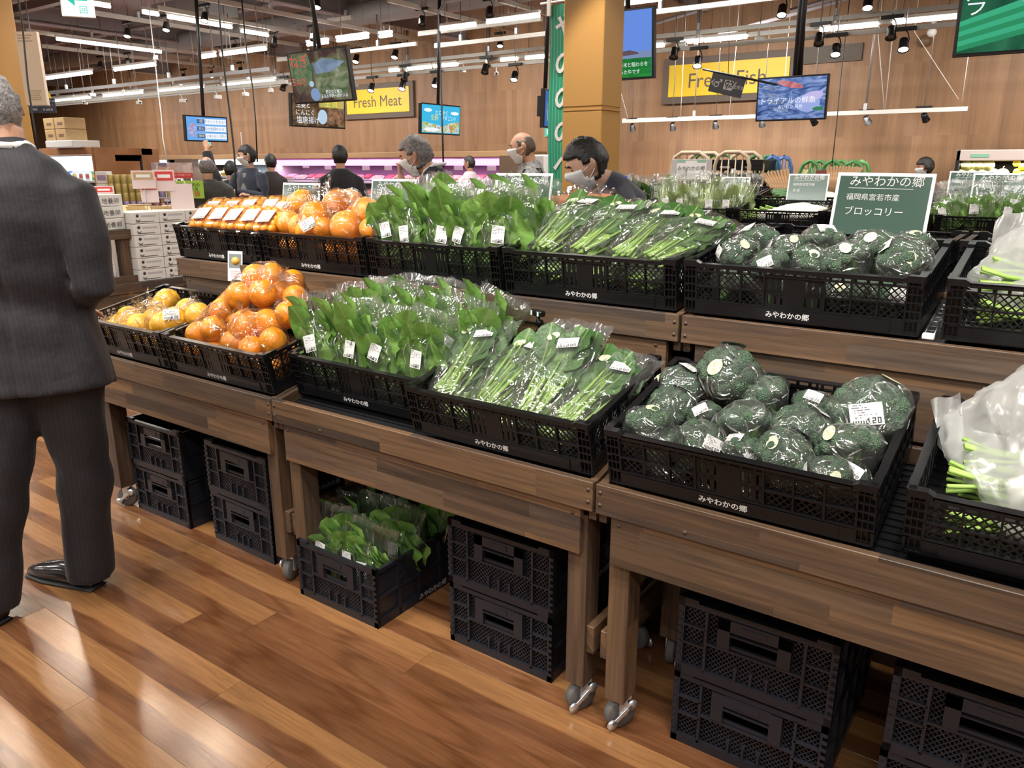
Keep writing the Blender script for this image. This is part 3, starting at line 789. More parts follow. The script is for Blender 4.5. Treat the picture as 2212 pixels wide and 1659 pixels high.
def glint_creases(m, n, seed, axis=None, L=(.03,.07), w=.0022, h=.0022, zr=None, front=True):
    """highlight streaks shaped as film folds: narrow raised ridges, whiter and shinier than the film (material slot 2)"""
    rnd = random.Random(seed*7+1); b = bvh_of(m); c0 = sum((Vector(v) for v in m.v), Vector())/len(m.v)
    m.cm = 2
    for _ in range(n):
        if zr:
            a = rnd.uniform(-math.pi*.95, -.05) if front else rnd.uniform(0, 6.28); z = rnd.uniform(*zr)
            o = Vector((0, 0, z)); d = Vector((math.cos(a), math.sin(a), 0)); t = Vector((-math.sin(a)*rnd.uniform(-.5,.5), math.cos(a)*rnd.uniform(-.5,.5), 1)).normalized()
        else:
            z = rnd.uniform(-.1, 1); a = rnd.uniform(0, 6.28); q = math.sqrt(1-z*z); d = Vector((q*math.cos(a), q*math.sin(a), z)); o = c0
            t = d.cross(Vector((rnd.uniform(-1,1), rnd.uniform(-1,1), rnd.uniform(-1,1)))).normalized()
        hit = b.ray_cast(o+d*.4, -d)
        if hit[0] is None: continue
        p0 = hit[0]; L_ = rnd.uniform(*L); vs = []; bend = rnd.uniform(-.35,.35); K = 5; ok = True
        sd = t.cross(d).normalized()
        for k in range(K+1):
            u = k/K-.5; p = p0+t*(L_*u)+sd*(bend*L_*(u*u)*2)
            hh = b.ray_cast(p+d*.2, -d)
            if hh[0] is None or (hh[0]-p).length > .03: ok = False; break
            e = (1-(2*u)**2); nn = hh[1] if hh[1].dot(d) > 0 else -hh[1]
            vs += [hh[0]-sd*w*e+nn*.0004, hh[0]+nn*(h*e+.0006), hh[0]+sd*w*1.6*e+nn*.0004]
        if ok: m.add(vs, [(3*k+i, 3*k+i+1, 3*k+i+4, 3*k+i+3) for k in range(K) for i in (0, 1)], False)
    m.cm = 0
FM = lambda base: [M_(base), M_('film_rim'), M_('film_glint')]
# ---------------------------------------------------------------- leaves
def leaf_mesh(name, m, b=.13, w=.085, pet=.07, curl=.25, wavy=.011, seed=0):
    k = MB()
    def f(u, v):
        s = (u-.5)*2; z = pet+b*v
        prof = math.sin(math.pi/2*min(1, (v+.03)/.55)**.8)**.75 if v < .55 else math.sqrt(max(0, 1-((v-.55)/.46)**2))
        hwid = w/2*prof*(1+.08*math.sin(v*17+seed)) + .0018
        y = -curl*.35*(v*b)**2/.1 + .10*abs(s)*hwid + wavy*math.sin(v*13+s*3+seed)*abs(s)
        return Vector((s*hwid, y, z))
    k.grid(f, 6, 9)
    k.tube([(0, .001, 0), (0, .0015, pet*.6), (0, .001, pet+b*.25), (0, -curl*.35*(.6*b)**2/.1+.002, pet+b*.6)], [.0042, .0036, .0026, .0012], 6)
    me = k.mesh('leaf'); me.materials.append(m); return me
LV = {}
for key, mm in (('bright', 'leaf_bright'), ('mid', 'leaf_mid'), ('dark', 'leaf_dark'), ('pale', 'leaf_pale')):
    LV[key] = [leaf_mesh(key, M_(mm), b=.135+.008*i, w=.112-.008*i, pet=.028+.014*i, curl=.1+.25*i, seed=i*1.9) for i in range(4)]
stem_me = MB().tube([(0,0,0), (.001,0,.07), (0,.001,.15), (-.002,.003,.23)], [.0048, .0042, .0034, .0018], 6).mesh('stem'); stem_me.materials.append(M_('stem_green'))
sprout_me = MB().tube([(0,0,0), (.002,0,.08), (-.001,.001,.16), (.003,.003,.25)], [.0024, .0021, .0017, .0009], 5).mesh('stem'); sprout_me.materials.append(M_('stem_pale'))
def pouch(W=.17, D=.055, H=.27, base=.075, flare=1.1, seed=0, fm=.010, close=False):
    m = MB(); N, Rw = 24, 12; vs = []
    for j in range(Rw+1):
        t = j/Rw
        ww = (base+(W-base)*min(1, t/.55)**.8)*(1 if t < .75 else 1+(flare-1)*(t-.75)/.25)
        dd = D*(.75+.5*math.sin(math.pi*min(1, t*1.25)))*(1 if t < .7 else 1-.75*(t-.7)/.3)
        if close: dd *= (1 if t < .85 else max(.06, 1-(t-.85)/.15))
        for k in range(N):
            a = 2*math.pi*k/N; ca, sa = math.cos(a), math.sin(a)
            cx = math.copysign(abs(ca)**.7, ca); sy = math.copysign(abs(sa)**.9, sa)
            q = fm*(noise.noise(Vector((ca*1.6+seed, sa*1.6, t*5)))+.5*noise.noise(Vector((ca*4, sa*4+seed, t*9))))
            vs.append(Vector((cx*(ww/2+q), sy*(dd/2+q*1.3), H*t + (.022*noise.noise(Vector((ca*2+seed, sa*2, 3))) if t > .9 else 0))))
    m.add(vs, [(j*N+k, j*N+(k+1) % N, (j+1)*N+(k+1) % N, (j+1)*N+k) for j in range(Rw) for k in range(N)], True)
    m.mi = [1 if i//N >= Rw-1 else 0 for i in range(Rw*N)]
    m.add([vs[k] for k in range(N)], [tuple(range(N))[::-1]], True)
    return m
def leafy_bag(seed, kind='bright', n=12, H=.285, W=.165, st=True, sprouts=0, price='100', sc=1.0):
    rnd = random.Random(seed)
    t = thing('leafy_greens_bag', 'x', 'bagged greens', (0, 0, 0))
    fm = pouch(W*1.12, .07, H*1.05, seed=seed*3.1, flare=1.15, fm=.013)
    for i in range(n):
        u = (i+.5)/n-.5
        o = link('leaf', rnd.choice(LV[kind]), t, (u*.055+rnd.uniform(-.008,.008), rnd.uniform(-.016,.016), .008),
                 (rnd.uniform(-.10,.08), u*.62+rnd.uniform(-.1,.1), rnd.uniform(-.7,.7)))
        k = rnd.uniform(.75, 1.3)*sc; o.scale = (k*rnd.uniform(.85,1.15), k, k)
    for i in range(sprouts):
        u = rnd.uniform(-.5, .5)
        o = link('stem', sprout_me, t, (u*.06, rnd.uniform(-.015,.015), .004), (rnd.uniform(-.1,.1), u*.55, rnd.uniform(0,6)))
        k = rnd.uniform(.8, 1.05); o.scale = (k, k, k)
    glint_creases(fm, 16, seed, zr=(.08, H*.98), L=(.04,.10), w=.0018); fm.build('film', FM('crisp_film'), t)
    if st:
        b = bvh_of(fm)
        sticker(b, (rnd.uniform(-.03,.03), -.03, rnd.uniform(.12,.15)), (rnd.uniform(-.08,.08), -1, .05), (rnd.uniform(-.25,.25), 0, 1), .046, .054, price, 20, 26).build('price_sticker', STM, t)
    return t
def lying_bag(seed):
    """long-stemmed greens: stems at the foot, leaves at the head, in a clear sleeve"""
    rnd = random.Random(seed)
    t = thing('greens_bag', 'x', 'bagged greens', (0, 0, 0))
    for i in range(22):
        u = rnd.uniform(-.5, .5)
        o = link('stem', stem_me, t, (u*.075, rnd.uniform(-.018,.014), .012+rnd.uniform(0,.02)), (rnd.uniform(-.05,.05), u*.36+rnd.uniform(-.05,.05), rnd.uniform(0,6)))
        k = rnd.uniform(.8, 1.1); o.scale = (k*1.1, k*1.1, k)
    for i in range(22):
        u = (i*.382) % 1-.5
        o = link('leaf', rnd.choice(LV['mid' if rnd.random() < .55 else 'dark']), t,
                 (u*.085, rnd.uniform(-.024,.012), .08+.0065*i+rnd.uniform(-.02,.02)), (rnd.uniform(-.05,.04), u*.42+rnd.uniform(-.12,.12), rnd.uniform(-.6,.6)))
        k = rnd.uniform(.55, .85); o.scale = (k*1.1, k*.5, k)
    fm = pouch(.205, .082, .385, base=.105, seed=seed*2.3, flare=1.02, fm=.009, close=True)
    b = bvh_of(fm); glint_creases(fm, 44, seed, zr=(.04,.36), L=(.03,.09), w=.0018); fm.build('film', FM('clear_film'), t)
    sticker(b, (.022+rnd.uniform(-.012,.012), -.03, .275+rnd.uniform(-.02,.02)), (0, -1, .1), (rnd.uniform(-.35,.35), 0, 1), .062, .042, '100').build('price_sticker', STM, t)
    round_sticker(b, (-.045, -.03, .285), (0, -1, .05)).build('round_seal', M_('seal_print'), t)
    return t
def frame_from(B, T, nrm=Vector((0,-.35,1)), roll=0):
    z = (T-B).normalized(); n = Vector(nrm); n = (n-z*n.dot(z)).normalized(); y = -n; x = y.cross(z)
    M = Matrix((x, y, z)).transposed().to_4x4(); M = M @ Matrix.Rotation(roll, 4, 'Z'); M.translation = B; return M
def place(o, M, s=1.0): o.matrix_world = M @ Matrix.Diagonal((s, s, s, 1)); return o
# bunched greens, lower and upper crates
LB = [lying_bag(3), lying_bag(11), lying_bag(23)]; LK = [kidmap(o) for o in LB]; used = [False]*3
def lay(i, pb, yb, pt, yt, label, group, L=.36, roll=0):
    B, T = ony(*pb, yb), ony(*pt, yt)
    if used[i]: o = copy_tree(LB[i], LK[i])
    else: o = LB[i]; used[i] = True
    place(o, frame_from(B, T, roll=roll), (T-B).length/L); o['label'] = label; o['group'] = group
    return o
gl, gu = 'bags of long-stemmed greens in the lower crate', 'bags of long-stemmed greens in the upper crate'
lay(0, (955, 862), 1.585, (1062, 700), 1.88, 'bag of long-stemmed greens nearest the upright leafy bags, lower crate', gl)
lay(1, (1040, 885), 1.58, (1180, 735), 1.87, 'second bag of long-stemmed greens, lower crate, label half under a fold', gl)
lay(2, (1135, 908), 1.575, (1255, 708), 1.86, 'third and highest bag of long-stemmed greens in the lower crate, label 100', gl)
lay(0, (1212, 922), 1.575, (1365, 770), 1.86, 'bag of long-stemmed greens overhanging the right side of the lower crate', gl, roll=.12)
lay(1, (1165, 545), 2.06, (1290, 432), 2.38, 'bag of long-stemmed greens nearest the tall leafy bags, upper crate', gu)
lay(2, (1245, 550), 2.055, (1385, 440), 2.37, 'second bag of long-stemmed greens from the tall leafy bags, upper crate', gu)
lay(0, (1335, 562), 2.05, (1470, 455), 2.36, 'third bag of long-stemmed greens in the upper crate', gu)
lay(2, (1400, 566), 2.045, (1555, 475), 2.34, 'bag of long-stemmed greens next to the upper broccoli crate', gu, roll=.15)
for key, tier in (('g', 'lower'), ('ug', 'upper')):
    for i, x in enumerate((-.16, .0, .16)):
        o = copy_tree(LB[i], LK[i]); B = CM[key] @ Vector((x-.02, .03, .05)); T = CM[key] @ Vector((x+.03, .36, .075)); place(o, frame_from(B, T), .93); o['label'] = f'bag of long-stemmed greens lying at the bottom of the {tier} crate, {ORD[i]} from the left'; o['group'] = gl if tier == 'lower' else gu
# upright leafy bags
UB = [leafy_bag(5), leafy_bag(17), leafy_bag(29), leafy_bag(41, n=8)]; UK = [kidmap(o) for o in UB]; uused = [False]*4
def stand(i, M, label, group, s=1.0):
    if uused[i]: o = copy_tree(UB[i], UK[i])
    else: o = UB[i]; uused[i] = True
    place(o, M, s); o['label'] = label; o['group'] = group; return o
def bag_rows(key, rows, name, group, s=1.0, z=.012, lean=0, seed=1):
    rnd = random.Random(seed); C = CM[key]
    for r, (y, xs) in enumerate(rows):
        for k, (x, ln, yaw) in enumerate(xs):
            M = C @ Matrix.Translation((x, y, z+rnd.uniform(0,.01))) @ Matrix.Rotation(R(-CM_TILT.get(key, 0)), 4, 'X') @ Matrix.Rotation(R(lean+rnd.uniform(-4,4)), 4, 'X') @ Matrix.Rotation(R(ln), 4, 'Y') @ Matrix.Rotation(R(yaw), 4, 'Z')
            row = ('front row', 'middle row', 'back row')[r] if len(rows) == 3 else ('front row', 'back row')[r]
            stand((r+k*3+seed) % 4, M, f'{name}, {ORD[k]} from the left in the {row}', group, s*rnd.uniform(.95,1.06))
CM_TILT = {'s': 12, 'us': 8}
bag_rows('s', [(.075, [(-.215,-14,8),(-.085,-5,-4),(.05,2,6),(.185,7,-8)]), (.20, [(-.20,-12,0),(-.06,-3,5),(.09,4,-5),(.215,12,4)]), (.31, [(-.17,-8,0),(-.02,0,3),(.11,6,-4),(.22,20,2)])],
         'bag of broad-leaf greens in the lower crate', 'upright leafy bags in the lower crate', 1.0, lean=-10)
bag_rows('us', [(.07, [(-.225,-9,5),(-.115,-3,-6),(.0,0,4),(.115,3,-5),(.225,8,4)]), (.26, [(-.19,-6,0),(-.06,-2,6),(.07,2,-4),(.20,9,3)])],
         'tall leafy bag in the upper crate', 'upright leafy bags in the upper crate', 1.02, lean=-4, seed=2)
CM['fl'] = Matrix.Translation((-1.80, 1.535, .0))
bag_rows('fl', [(.085, [(-.10,-3,6),(.0,0,-5),(.09,2,4)]), (.21, [(-.09,-3,0),(.0,0,6),(.09,2,-4)]), (.34, [(-.09,-3,0),(.0,0,3),(.09,3,-4)])],
         'leafy bag in the open floor crate', 'leafy bags in the floor crate', .98, z=.03, lean=-5, seed=3)
# ---------------------------------------------------------------- broccoli
def floret_mat():
    q = NT('broccoli_head'); tc = q.n('TexCoord')
    v = q.n('TexVoronoi', Vector=tc.outputs['Object'], Scale=260.0); n = q.n('TexNoise', Vector=tc.outputs['Object'], Scale=28.0, Detail=3.0)
    col = q.ramp(n.outputs['Fac'], [(.3, (.045,.095,.055)), (.55, (.085,.155,.090)), (.78, (.15,.24,.12))])
    dk = q.n('MapRange', Value=v.outputs['Distance'], i1=0.0, i2=.7, i3=1.25, i4=.45)
    col = q.n('VectorMath', _operation='SCALE', i0=col, Scale=dk.outputs[0])
    bs = q.n('BsdfPrincipled', Roughness=.6); q.t.links.new(col.outputs[0], bs.inputs['Base Color'])
    bpn = q.n('Bump', Strength=.9, Distance=.004, Height=v.outputs['Distance'], _invert=True); q.t.links.new(bpn.outputs[0], bs.inputs['Normal'])
    return q.fin(bs.outputs[0])
floret_mat(); mat('broccoli_stalk', (.13,.26,.07), .45, var=(30,.2))
def broccoli_bag(seed, price='120', st=0):
    rnd = random.Random(seed)
    t = thing('broccoli_bag', 'x', 'bagged broccoli')
    m = MB(); pts = []
    for i in range(19):
        g = 2.39996*i; zz = 1-1.0*(i+.5)/19; rr = math.sqrt(max(0, 1-zz*zz))
        c = Vector((.056*rr*math.cos(g), .056*rr*math.sin(g), .018+.036*zz))
        r = rnd.uniform(.019, .025); sd = rnd.uniform(0, 50)
        m.sphere(c, r, 14, 9, lambda d: 1+.14*nz(d, 5.5, sd)+.08*nz(d, 11, sd))
        pts += [c+Vector(d)*r for d in ((1,0,0),(-1,0,0),(0,1,0),(0,-1,0),(0,0,1))]
    m.build('florets', M_('broccoli_head'), t)
    k = MB(); k.tube([(0,0,-.075), (.002,0,-.04), (0,0,-.005), (0,0,.02)], [.0145, .0150, .018, .028], 9)
    for a in range(6): an = a*1.05; k.tube([(0,0,-.035), (.022*math.cos(an), .022*math.sin(an), -.005), (.042*math.cos(an), .042*math.sin(an), .022)], [.008,.0075,.009], 6)
    k.build('stalk', M_('broccoli_stalk'), t)
    pts += [Vector((.02,0,-.07)), Vector((-.02,0,-.07)), Vector((0,.02,-.075)), Vector((0,-.02,-.075))]
    fm = hull_film(pts, 1.15, .010, seed, ((0,0,-.066), (rnd.uniform(-.3,.3), rnd.uniform(-.3,.3), -1), .055, .024), 2)
    b = bvh_of(fm); glint_creases(fm, 34, seed, L=(.02,.06), w=.0022); fm.build('film', FM('clear_film'), t)
    ax = Vector((math.cos(st*1.7), math.sin(st*1.7), .75)).normalized()
    sticker(b, ax*.06+Vector((0,0,.015)), ax, (0,0,1), .056, .040, price).build('price_sticker', STM, t)
    a2 = Vector((math.cos(st*1.7+2.2), math.sin(st*1.7+2.2), .9)).normalized()
    round_sticker(b, a2*.06+Vector((0,0,.015)), a2).build('round_seal', M_('seal_print'), t)
    return t
BB = [broccoli_bag(4, st=0), broccoli_bag(9, st=1), broccoli_bag(13, st=2), broccoli_bag(21, st=3)]; BK = [kidmap(o) for o in BB]; bused = [False]*4
def broc(i, px, y, rpx, rot, label, group):
    c = ony(*px, y); d = (c-CP).dot(FW); s = rpx*d/FPX/.070
    if bused[i]: o = copy_tree(BB[i], BK[i])
    else: o = BB[i]; bused[i] = True
    o.location = c; o.rotation_euler = tuple(R(a) for a in rot); o.scale = (s,)*3; o['label'] = label; o['group'] = group
gb = 'bagged broccoli in the lower crate'
for i, (px, y, r, rot, l) in enumerate((
    ((1571, 822), 1.84, 66, (28, 12, 20), 'largest bagged broccoli on top at the back of the lower crate, stalk towards the front'),
    ((1470, 848), 1.82, 52, (20, -38, 60), 'bagged broccoli at the back corner of the lower crate by the greens'),
    ((1449, 890), 1.74, 52, (-20, -20, 140), 'bagged broccoli along the left side of the lower crate, sticker on its crown'),
    ((1403, 938), 1.61, 56, (-25, -25, 10), 'bagged broccoli in the front left corner of the lower crate'),
    ((1527, 912), 1.73, 40, (10, 30, 200), 'small half hidden broccoli with curled label, centre of the lower crate'),
    ((1508, 965), 1.605, 52, (-30, 15, 300), 'bagged broccoli at the front rim beside the front left corner one'),
    ((1614, 938), 1.70, 62, (-18, 20, 80), 'bagged broccoli under a bright crease in the middle of the lower crate'),
    ((1656, 872), 1.83, 54, (20, 25, 230), 'bagged broccoli behind the middle, next to the biggest one'),
    ((1752, 890), 1.84, 44, (15, -10, 170), 'small bagged broccoli at the back with label facing up'),
    ((1880, 905), 1.80, 80, (15, 22, 285), 'large bagged broccoli in the back right corner with the 120 price label'),
    ((1729, 938), 1.71, 60, (-15, -25, 120), 'bagged broccoli right of centre in the lower crate'),
    ((1690, 995), 1.60, 60, (-28, 10, 250), 'bagged broccoli with a round seal at the front of the lower crate'),
    ((1835, 985), 1.66, 66, (-20, -15, 30), 'bagged broccoli in front of the 120 labelled one'),
    ((1790, 1038), 1.575, 48, (-30, 20, 190), 'bagged broccoli low by the front right corner'),
    ((1606, 990), 1.60, 46, (-20, -30, 330), 'bagged broccoli wedged at the front rim between two others'))):
    broc((i*3+1) % 4, px, y, r, rot, l, gb)
for i, x in enumerate((-.22,-.11,.0,.11,.22)):
    c = CM['b'] @ Vector((x*.92, .10, .058))
    o = copy_tree(BB[i % 4], BK[i % 4]); o.location = c; o.rotation_euler = (R(-25), R(20-9*i), R(70*i)); o.scale = (.78,)*3; o['label'] = f'bagged broccoli of the bottom layer seen through the lower crate mesh, {ORD[i]} from the left'; o['group'] = gb
    c = CM['ub'] @ Vector((x*.92, .10, .058)); o = copy_tree(BB[(i+1) % 4], BK[(i+1) % 4]); o.location = c; o.rotation_euler = (R(-25), R(20-9*i), R(50*i)); o.scale = (.78,)*3; o['label'] = f'bagged broccoli of the bottom layer seen through the upper crate mesh, {ORD[i]} from the left'; o['group'] = 'bagged broccoli in the upper crate'
gb2 = 'bagged broccoli in the upper crate'
for i, (px, y, r, rot, l) in enumerate((
    ((1640, 540), 2.24, 46, (-20, 10, 40), 'bagged broccoli second from the left in the upper crate, barcode label on top'),
    ((1596, 556), 2.12, 40, (-25, -20, 120), 'bagged broccoli at the left end of the upper crate'),
    ((1703, 548), 2.22, 38, (-10, 20, 200), 'bagged broccoli in a cloudy crinkled bag, upper crate'),
    ((1775, 540), 2.26, 46, (-20, -10, 15), 'bagged broccoli with a tall pointed bag corner, upper crate centre back'),
    ((1748, 582), 2.09, 44, (-25, 10, 300), 'bagged broccoli at the front of the upper crate below the centre'),
    ((1833, 575), 2.11, 50, (-25, -15, 80), 'bagged broccoli at the front of the upper crate, right of centre'),
    ((1885, 548), 2.26, 48, (-15, 12, 160), 'bagged broccoli under the price card with a large label'),
    ((1948, 572), 2.11, 50, (-20, 20, 240), 'bagged broccoli by the right end of the upper crate, front'),
    ((1972, 548), 2.27, 44, (-10, -20, 330), 'bagged broccoli in the back right corner of the upper crate'),
    ((1668, 580), 2.08, 40, (-25, 25, 180), 'bagged broccoli at the front of the upper crate near its left end'))):
    broc((i*3+2) % 4, px, y, r, rot, l, gb2)
# ---------------------------------------------------------------- citrus
def orange_mat(name, c1, c2):
    q = NT(name); tc = q.n('TexCoord'); info = q.n('ObjectInfo')
    v = q.n('TexVoronoi', Vector=tc.outputs['Object'], Scale=190.0); n = q.n('TexNoise', Vector=tc.outputs['Object'], Scale=14.0, Detail=3.0)
    col = q.mix(q.math('ADD', q.math('MULTIPLY', info.outputs['Random'], .5), q.math('MULTIPLY', n.outputs['Fac'], .5)), c1, c2)
    bs = q.n('BsdfPrincipled', Roughness=.38); q.t.links.new(col, bs.inputs['Base Color'])
    bpn = q.n('Bump', Strength=.35, Distance=.002, Height=v.outputs['Distance']); q.t.links.new(bpn.outputs[0], bs.inputs['Normal'])
    return q.fin(bs.outputs[0])
orange_mat('orange_peel', (.80,.215,.004), (.90,.32,.008)); orange_mat('yellow_peel', (.86,.37,.015), (.92,.48,.04)); orange_mat('kumquat_peel', (.86,.27,.008), (.93,.37,.02))
def fruit(name, r, m, nu=22, nv=14, flat=.93):
    k = MB(); k.sphere((0,0,0), (r, r, r*flat), nu, nv, lambda d: (1-.07*max(0, d.z-.93)/.07)*(1+.025*nz(d, 2.2, r*100)))
    k.tube([(0,0,r*flat*.90), (0,0,r*flat*.955)], [.0035,.002], 6)
    me = k.mesh(name); me.materials.append(m); return me
OR = fruit('orange', .05, M_('orange_peel')); YL = fruit('orange', .05, M_('yellow_peel'))
KQ = fruit('kumquat', .0165, M_('kumquat_peel'), 12, 8, 1.05)
def citrus_bag(fr, me, label, group, tail=None, seed=0, stick=None, name='orange'):
    """fr: list of ((px,py), y, radius in px)"""
    pts = []; cs = []
    for px, y, rp in fr:
        c = ony(*px, y); d = (c-CP).dot(FW); cs.append((c, 1.08*rp*d/FPX))
    base = sum((c for c, r in cs), Vector())/len(cs); base.z = min(c.z-r for c, r in cs)
    t = thing('orange_bag', label, 'bagged fruit', base, group=group)
    rnd = random.Random(seed)
    for c, r in cs:
        o = link(name, me, t, c-base, (rnd.uniform(0,6), rnd.uniform(0,6), rnd.uniform(0,6))); k = r/.05; o.scale = (k,)*3
        for i in range(26):
            z = 1-2*(i+.5)/26; a = 2.4*i; q = math.sqrt(1-z*z); pts.append(c-base+Vector((q*math.cos(a), q*math.sin(a), z))*r)
    tl_ = None
    if tail: p = ony(*tail[0], tail[1])-base; d = ony(*tail[2], tail[3])-base-p; tl_ = (p-d*.25, d, d.length*1.2, tail[4])
    fm = hull_film(pts, 1.07, .008, seed, tl_, 2, 18); glint_creases(fm, 30, seed, L=(.03,.08), w=.0022); fm.build('film', FM('fruit_film'), t)
    if stick:
        b = bvh_of(fm); p = ony(*stick[0], stick[1])-base; n = (CP-base-p).normalized(); n = (n+Vector((0,0,.25))).normalized()
        sticker(b, p, n, (stick[2], 0, 1), .058, .042, '200').build('price_sticker', STM, t)
    return t
go = 'bags of oranges in the lower crate'
citrus_bag([((553,600),1.78,28),((588,597),1.82,28),((518,640),1.73,29),((570,635),1.76,30),((605,632),1.82,26)], OR, 'bag of oranges on top of the lower heap, the highest one', go, ((600,605),1.80,(622,592),1.82,.03), 1)
citrus_bag([((483,672),1.70,28),((462,712),1.62,28),((430,722),1.62,26),((500,655),1.76,26)], OR, 'bag of oranges at the front left of the lower heap', go, ((500,690),1.64,(515,680),1.6,.03), 2)
citrus_bag([((530,708),1.64,36),((580,700),1.70,32),((590,738),1.61,29),((545,756),1.59,29),((505,740),1.60,26)], OR, 'bag of oranges at the front of the lower heap with large fruit', go, ((480,706),1.60,(462,696),1.58,.025), 3)
citrus_bag([((632,612),1.88,28),((640,645),1.82,28),((622,680),1.74,28)], OR, 'bag of oranges behind the heap, half hidden by the leafy bags', go, ((605,612),1.86,(596,600),1.86,.03), 4)
for key, me_, nm in (('o2', OR, 'lower orange'), ('u2', OR, 'upper orange'), ('o1', YL, 'yellow-orange citrus')):
    t = thing('orange_bag', f'bag of citrus at the bottom of the {nm} crate, seen through the mesh', 'bagged fruit', group='bottom bags of citrus'); t.matrix_world = CM[key]
    for i in range(10): o = link('orange', me_, t, (-.22+.11*(i % 5), .075+.10*(i//5), .058), (i, i*2, 0))
    fm = MB(); fm.bbox(-.278, .018, .014, .278, .24, .112, .03); fm.build('film', M_('fruit_film'), t)
gy = 'bags of yellow-orange citrus in the lower crate'
citrus_bag([((362,652),1.84,26),((345,668),1.80,24)], YL, 'bag of yellow-orange citrus at the back of the leftmost crate', gy, ((325,655),1.76,(305,645),1.74,.03), 5)
citrus_bag([((280,690),1.70,27),((304,706),1.62,27),((262,700),1.66,22)], YL, 'bag of yellow-orange citrus at the left of the leftmost crate', gy, ((310,680),1.66,(318,655),1.66,.045), 6)
citrus_bag([((377,697),1.64,31),((352,700),1.62,26),((335,690),1.68,24)], YL, 'bag of yellow-orange citrus with a white price label on front', gy, None, 7, ((370,681),1.62,.1))
citrus_bag([((430,682),1.68,26),((408,672),1.74,26)], YL, 'bag of yellow-orange citrus beside the labelled one', gy, ((415,650),1.72,(425,640),1.74,.03), 8)
gv = 'bags of oranges in the upper crate'
citrus_bag([((653,438),2.22,27),((623,482),2.09,26),((650,490),2.07,26)], OR, 'bag of oranges at the left of the upper heap', gv, ((668,425),2.2,(690,415),2.2,.03), 9)
citrus_bag([((682,466),2.10,31),((664,500),2.05,25),((700,495),2.06,24)], OR, 'bag of oranges at the front of the upper heap with a slanted label', gv, None, 10, ((665,490),2.03,-.9))
citrus_bag([((727,440),2.20,29),((758,436),2.30,26),((748,490),2.06,33)], OR, 'bag of oranges on top of the upper heap with a gathered neck', gv, ((705,415),2.2,(690,395),2.2,.035), 11)
citrus_bag([((790,460),2.15,32),((802,497),2.06,25),((770,470),2.2,26)], OR, 'bag of oranges at the right of the upper heap beside the leafy bags', gv, None, 12)
def clam_bag(seed):
    rnd = random.Random(seed); t = thing('fruit_clamshell', 'x', 'fruit pack')
    for i in range(3):
        for j in range(5):
            for k in range(2):
                link('kumquat', KQ, t, ((i-1)*.034+rnd.uniform(-.003,.003)+(.008 if k else 0), (j-2)*.032+rnd.uniform(-.003,.003), .019+k*.026), (rnd.uniform(0,6), rnd.uniform(0,6), 0))
    m = MB(); prof = [(.044,.066,0),(.052,.078,.004),(.057,.085,.030),(.060,.089,.034),(.060,.089,.038),(.056,.084,.042),(.052,.078,.062),(.046,.070,.066)]
    N = 28; vs = []
    for a, b, z in prof:
        for k in range(N):
            an = 2*math.pi*k/N; c, s = math.cos(an), math.sin(an); rib = 1+.012*(k % 2)
            vs.append(Vector((math.copysign(abs(c)**.35, c)*a*rib, math.copysign(abs(s)**.35, s)*b*rib, z)))
    n = len(prof); m.add(vs, [(j*N+k, j*N+(k+1) % N, (j+1)*N+(k+1) % N, (j+1)*N+k) for j in range(n-1) for k in range(N)]+[tuple(range(N))[::-1], tuple((n-1)*N+k for k in range(N))], False)
    m.build('shell', M_('clamshell'), t)
    fl_ = MB(); fl_.add([(-.06,-.09,.067),(.06,-.09,.067),(.06,.09,.067),(-.06,.09,.067)], [(0,1,2,3)])
    sticker(bvh_of(fl_), (0,-.008,.067), (0,0,1), (0,1,0), .062, .085, '100', 24, 30).build('label_card', STM, t)
    return t
cb_ = clam_bag(2); ck = kidmap(cb_); first = True
for i, (px, y, rz) in enumerate((((451,480),2.085,-14),((486,481),2.085,-12),((519,484),2.08,-16),((555,485),2.085,-13),((589,488),2.08,-15),((548,462),2.28,-14),((594,462),2.28,-12),((620,468),2.24,-15),((470,464),2.27,-13),((510,464),2.28,-14))):
    o = cb_ if first else copy_tree(cb_, ck); first = False
    o.location = ony(*px, y)-Vector((0,0,.012)); o.rotation_euler = (R(30), R(-3), R(rz+36)); 
    o['label'] = f'clear clamshell of small orange fruit, {ORD[i%5]} from the left in the {"front" if i < 5 else "back"} row'; o['group'] = 'clamshell fruit packs'
# ---------------------------------------------------------------- radishes and milky bags
mat('radish_white', (.62,.62,.54), .35); mat('radish_neck', (.52,.62,.28), .4)
def radish(seed):
    t = thing('white_radish', 'x', 'radish'); rnd = random.Random(seed)
    k = MB(); k.cm = 0
    k.tube([(0,0,0),(0,.04,0),(0,.15,.004),(0,.27,.002),(0,.33,0),(0,.36,0)], [.016,.034,.038,.03,.014,.003], 14); k.build('root', M_('radish_white'), t)
    for i in range(9):
        a = rnd.uniform(-.5,.5); b = rnd.uniform(-.25,.4)
        MB().tube([(rnd.uniform(-.008,.008),.004,rnd.uniform(-.008,.008)), (a*.06,-.05,b*.05), (a*.13,-.10,b*.10+.004)], [.0055,.0048,.0042], 6).build('stem', M_('stem_green'), t)
    return t
rd = radish(3); rk = kidmap(rd); first = True
for key, tier in (('d', 'lower'), ('ud', 'upper')):
    for i, (x, y, z, rz) in enumerate(((-.13,.08,.05,-82),(-.12,.17,.05,-86),(-.11,.26,.055,-88),(-.14,.12,.115,-84),(-.13,.22,.12,-78))):
        o = rd if first else copy_tree(rd, rk); first = False
        o.matrix_world = CM[key] @ Matrix.Translation((x, y, z)) @ Matrix.Rotation(R(rz), 4, 'Z')
        o['label'] = f'white radish with green stems lying in the {tier} right crate, {ORD[i]} from the front'; o['group'] = f'white radishes in the {tier} crate'
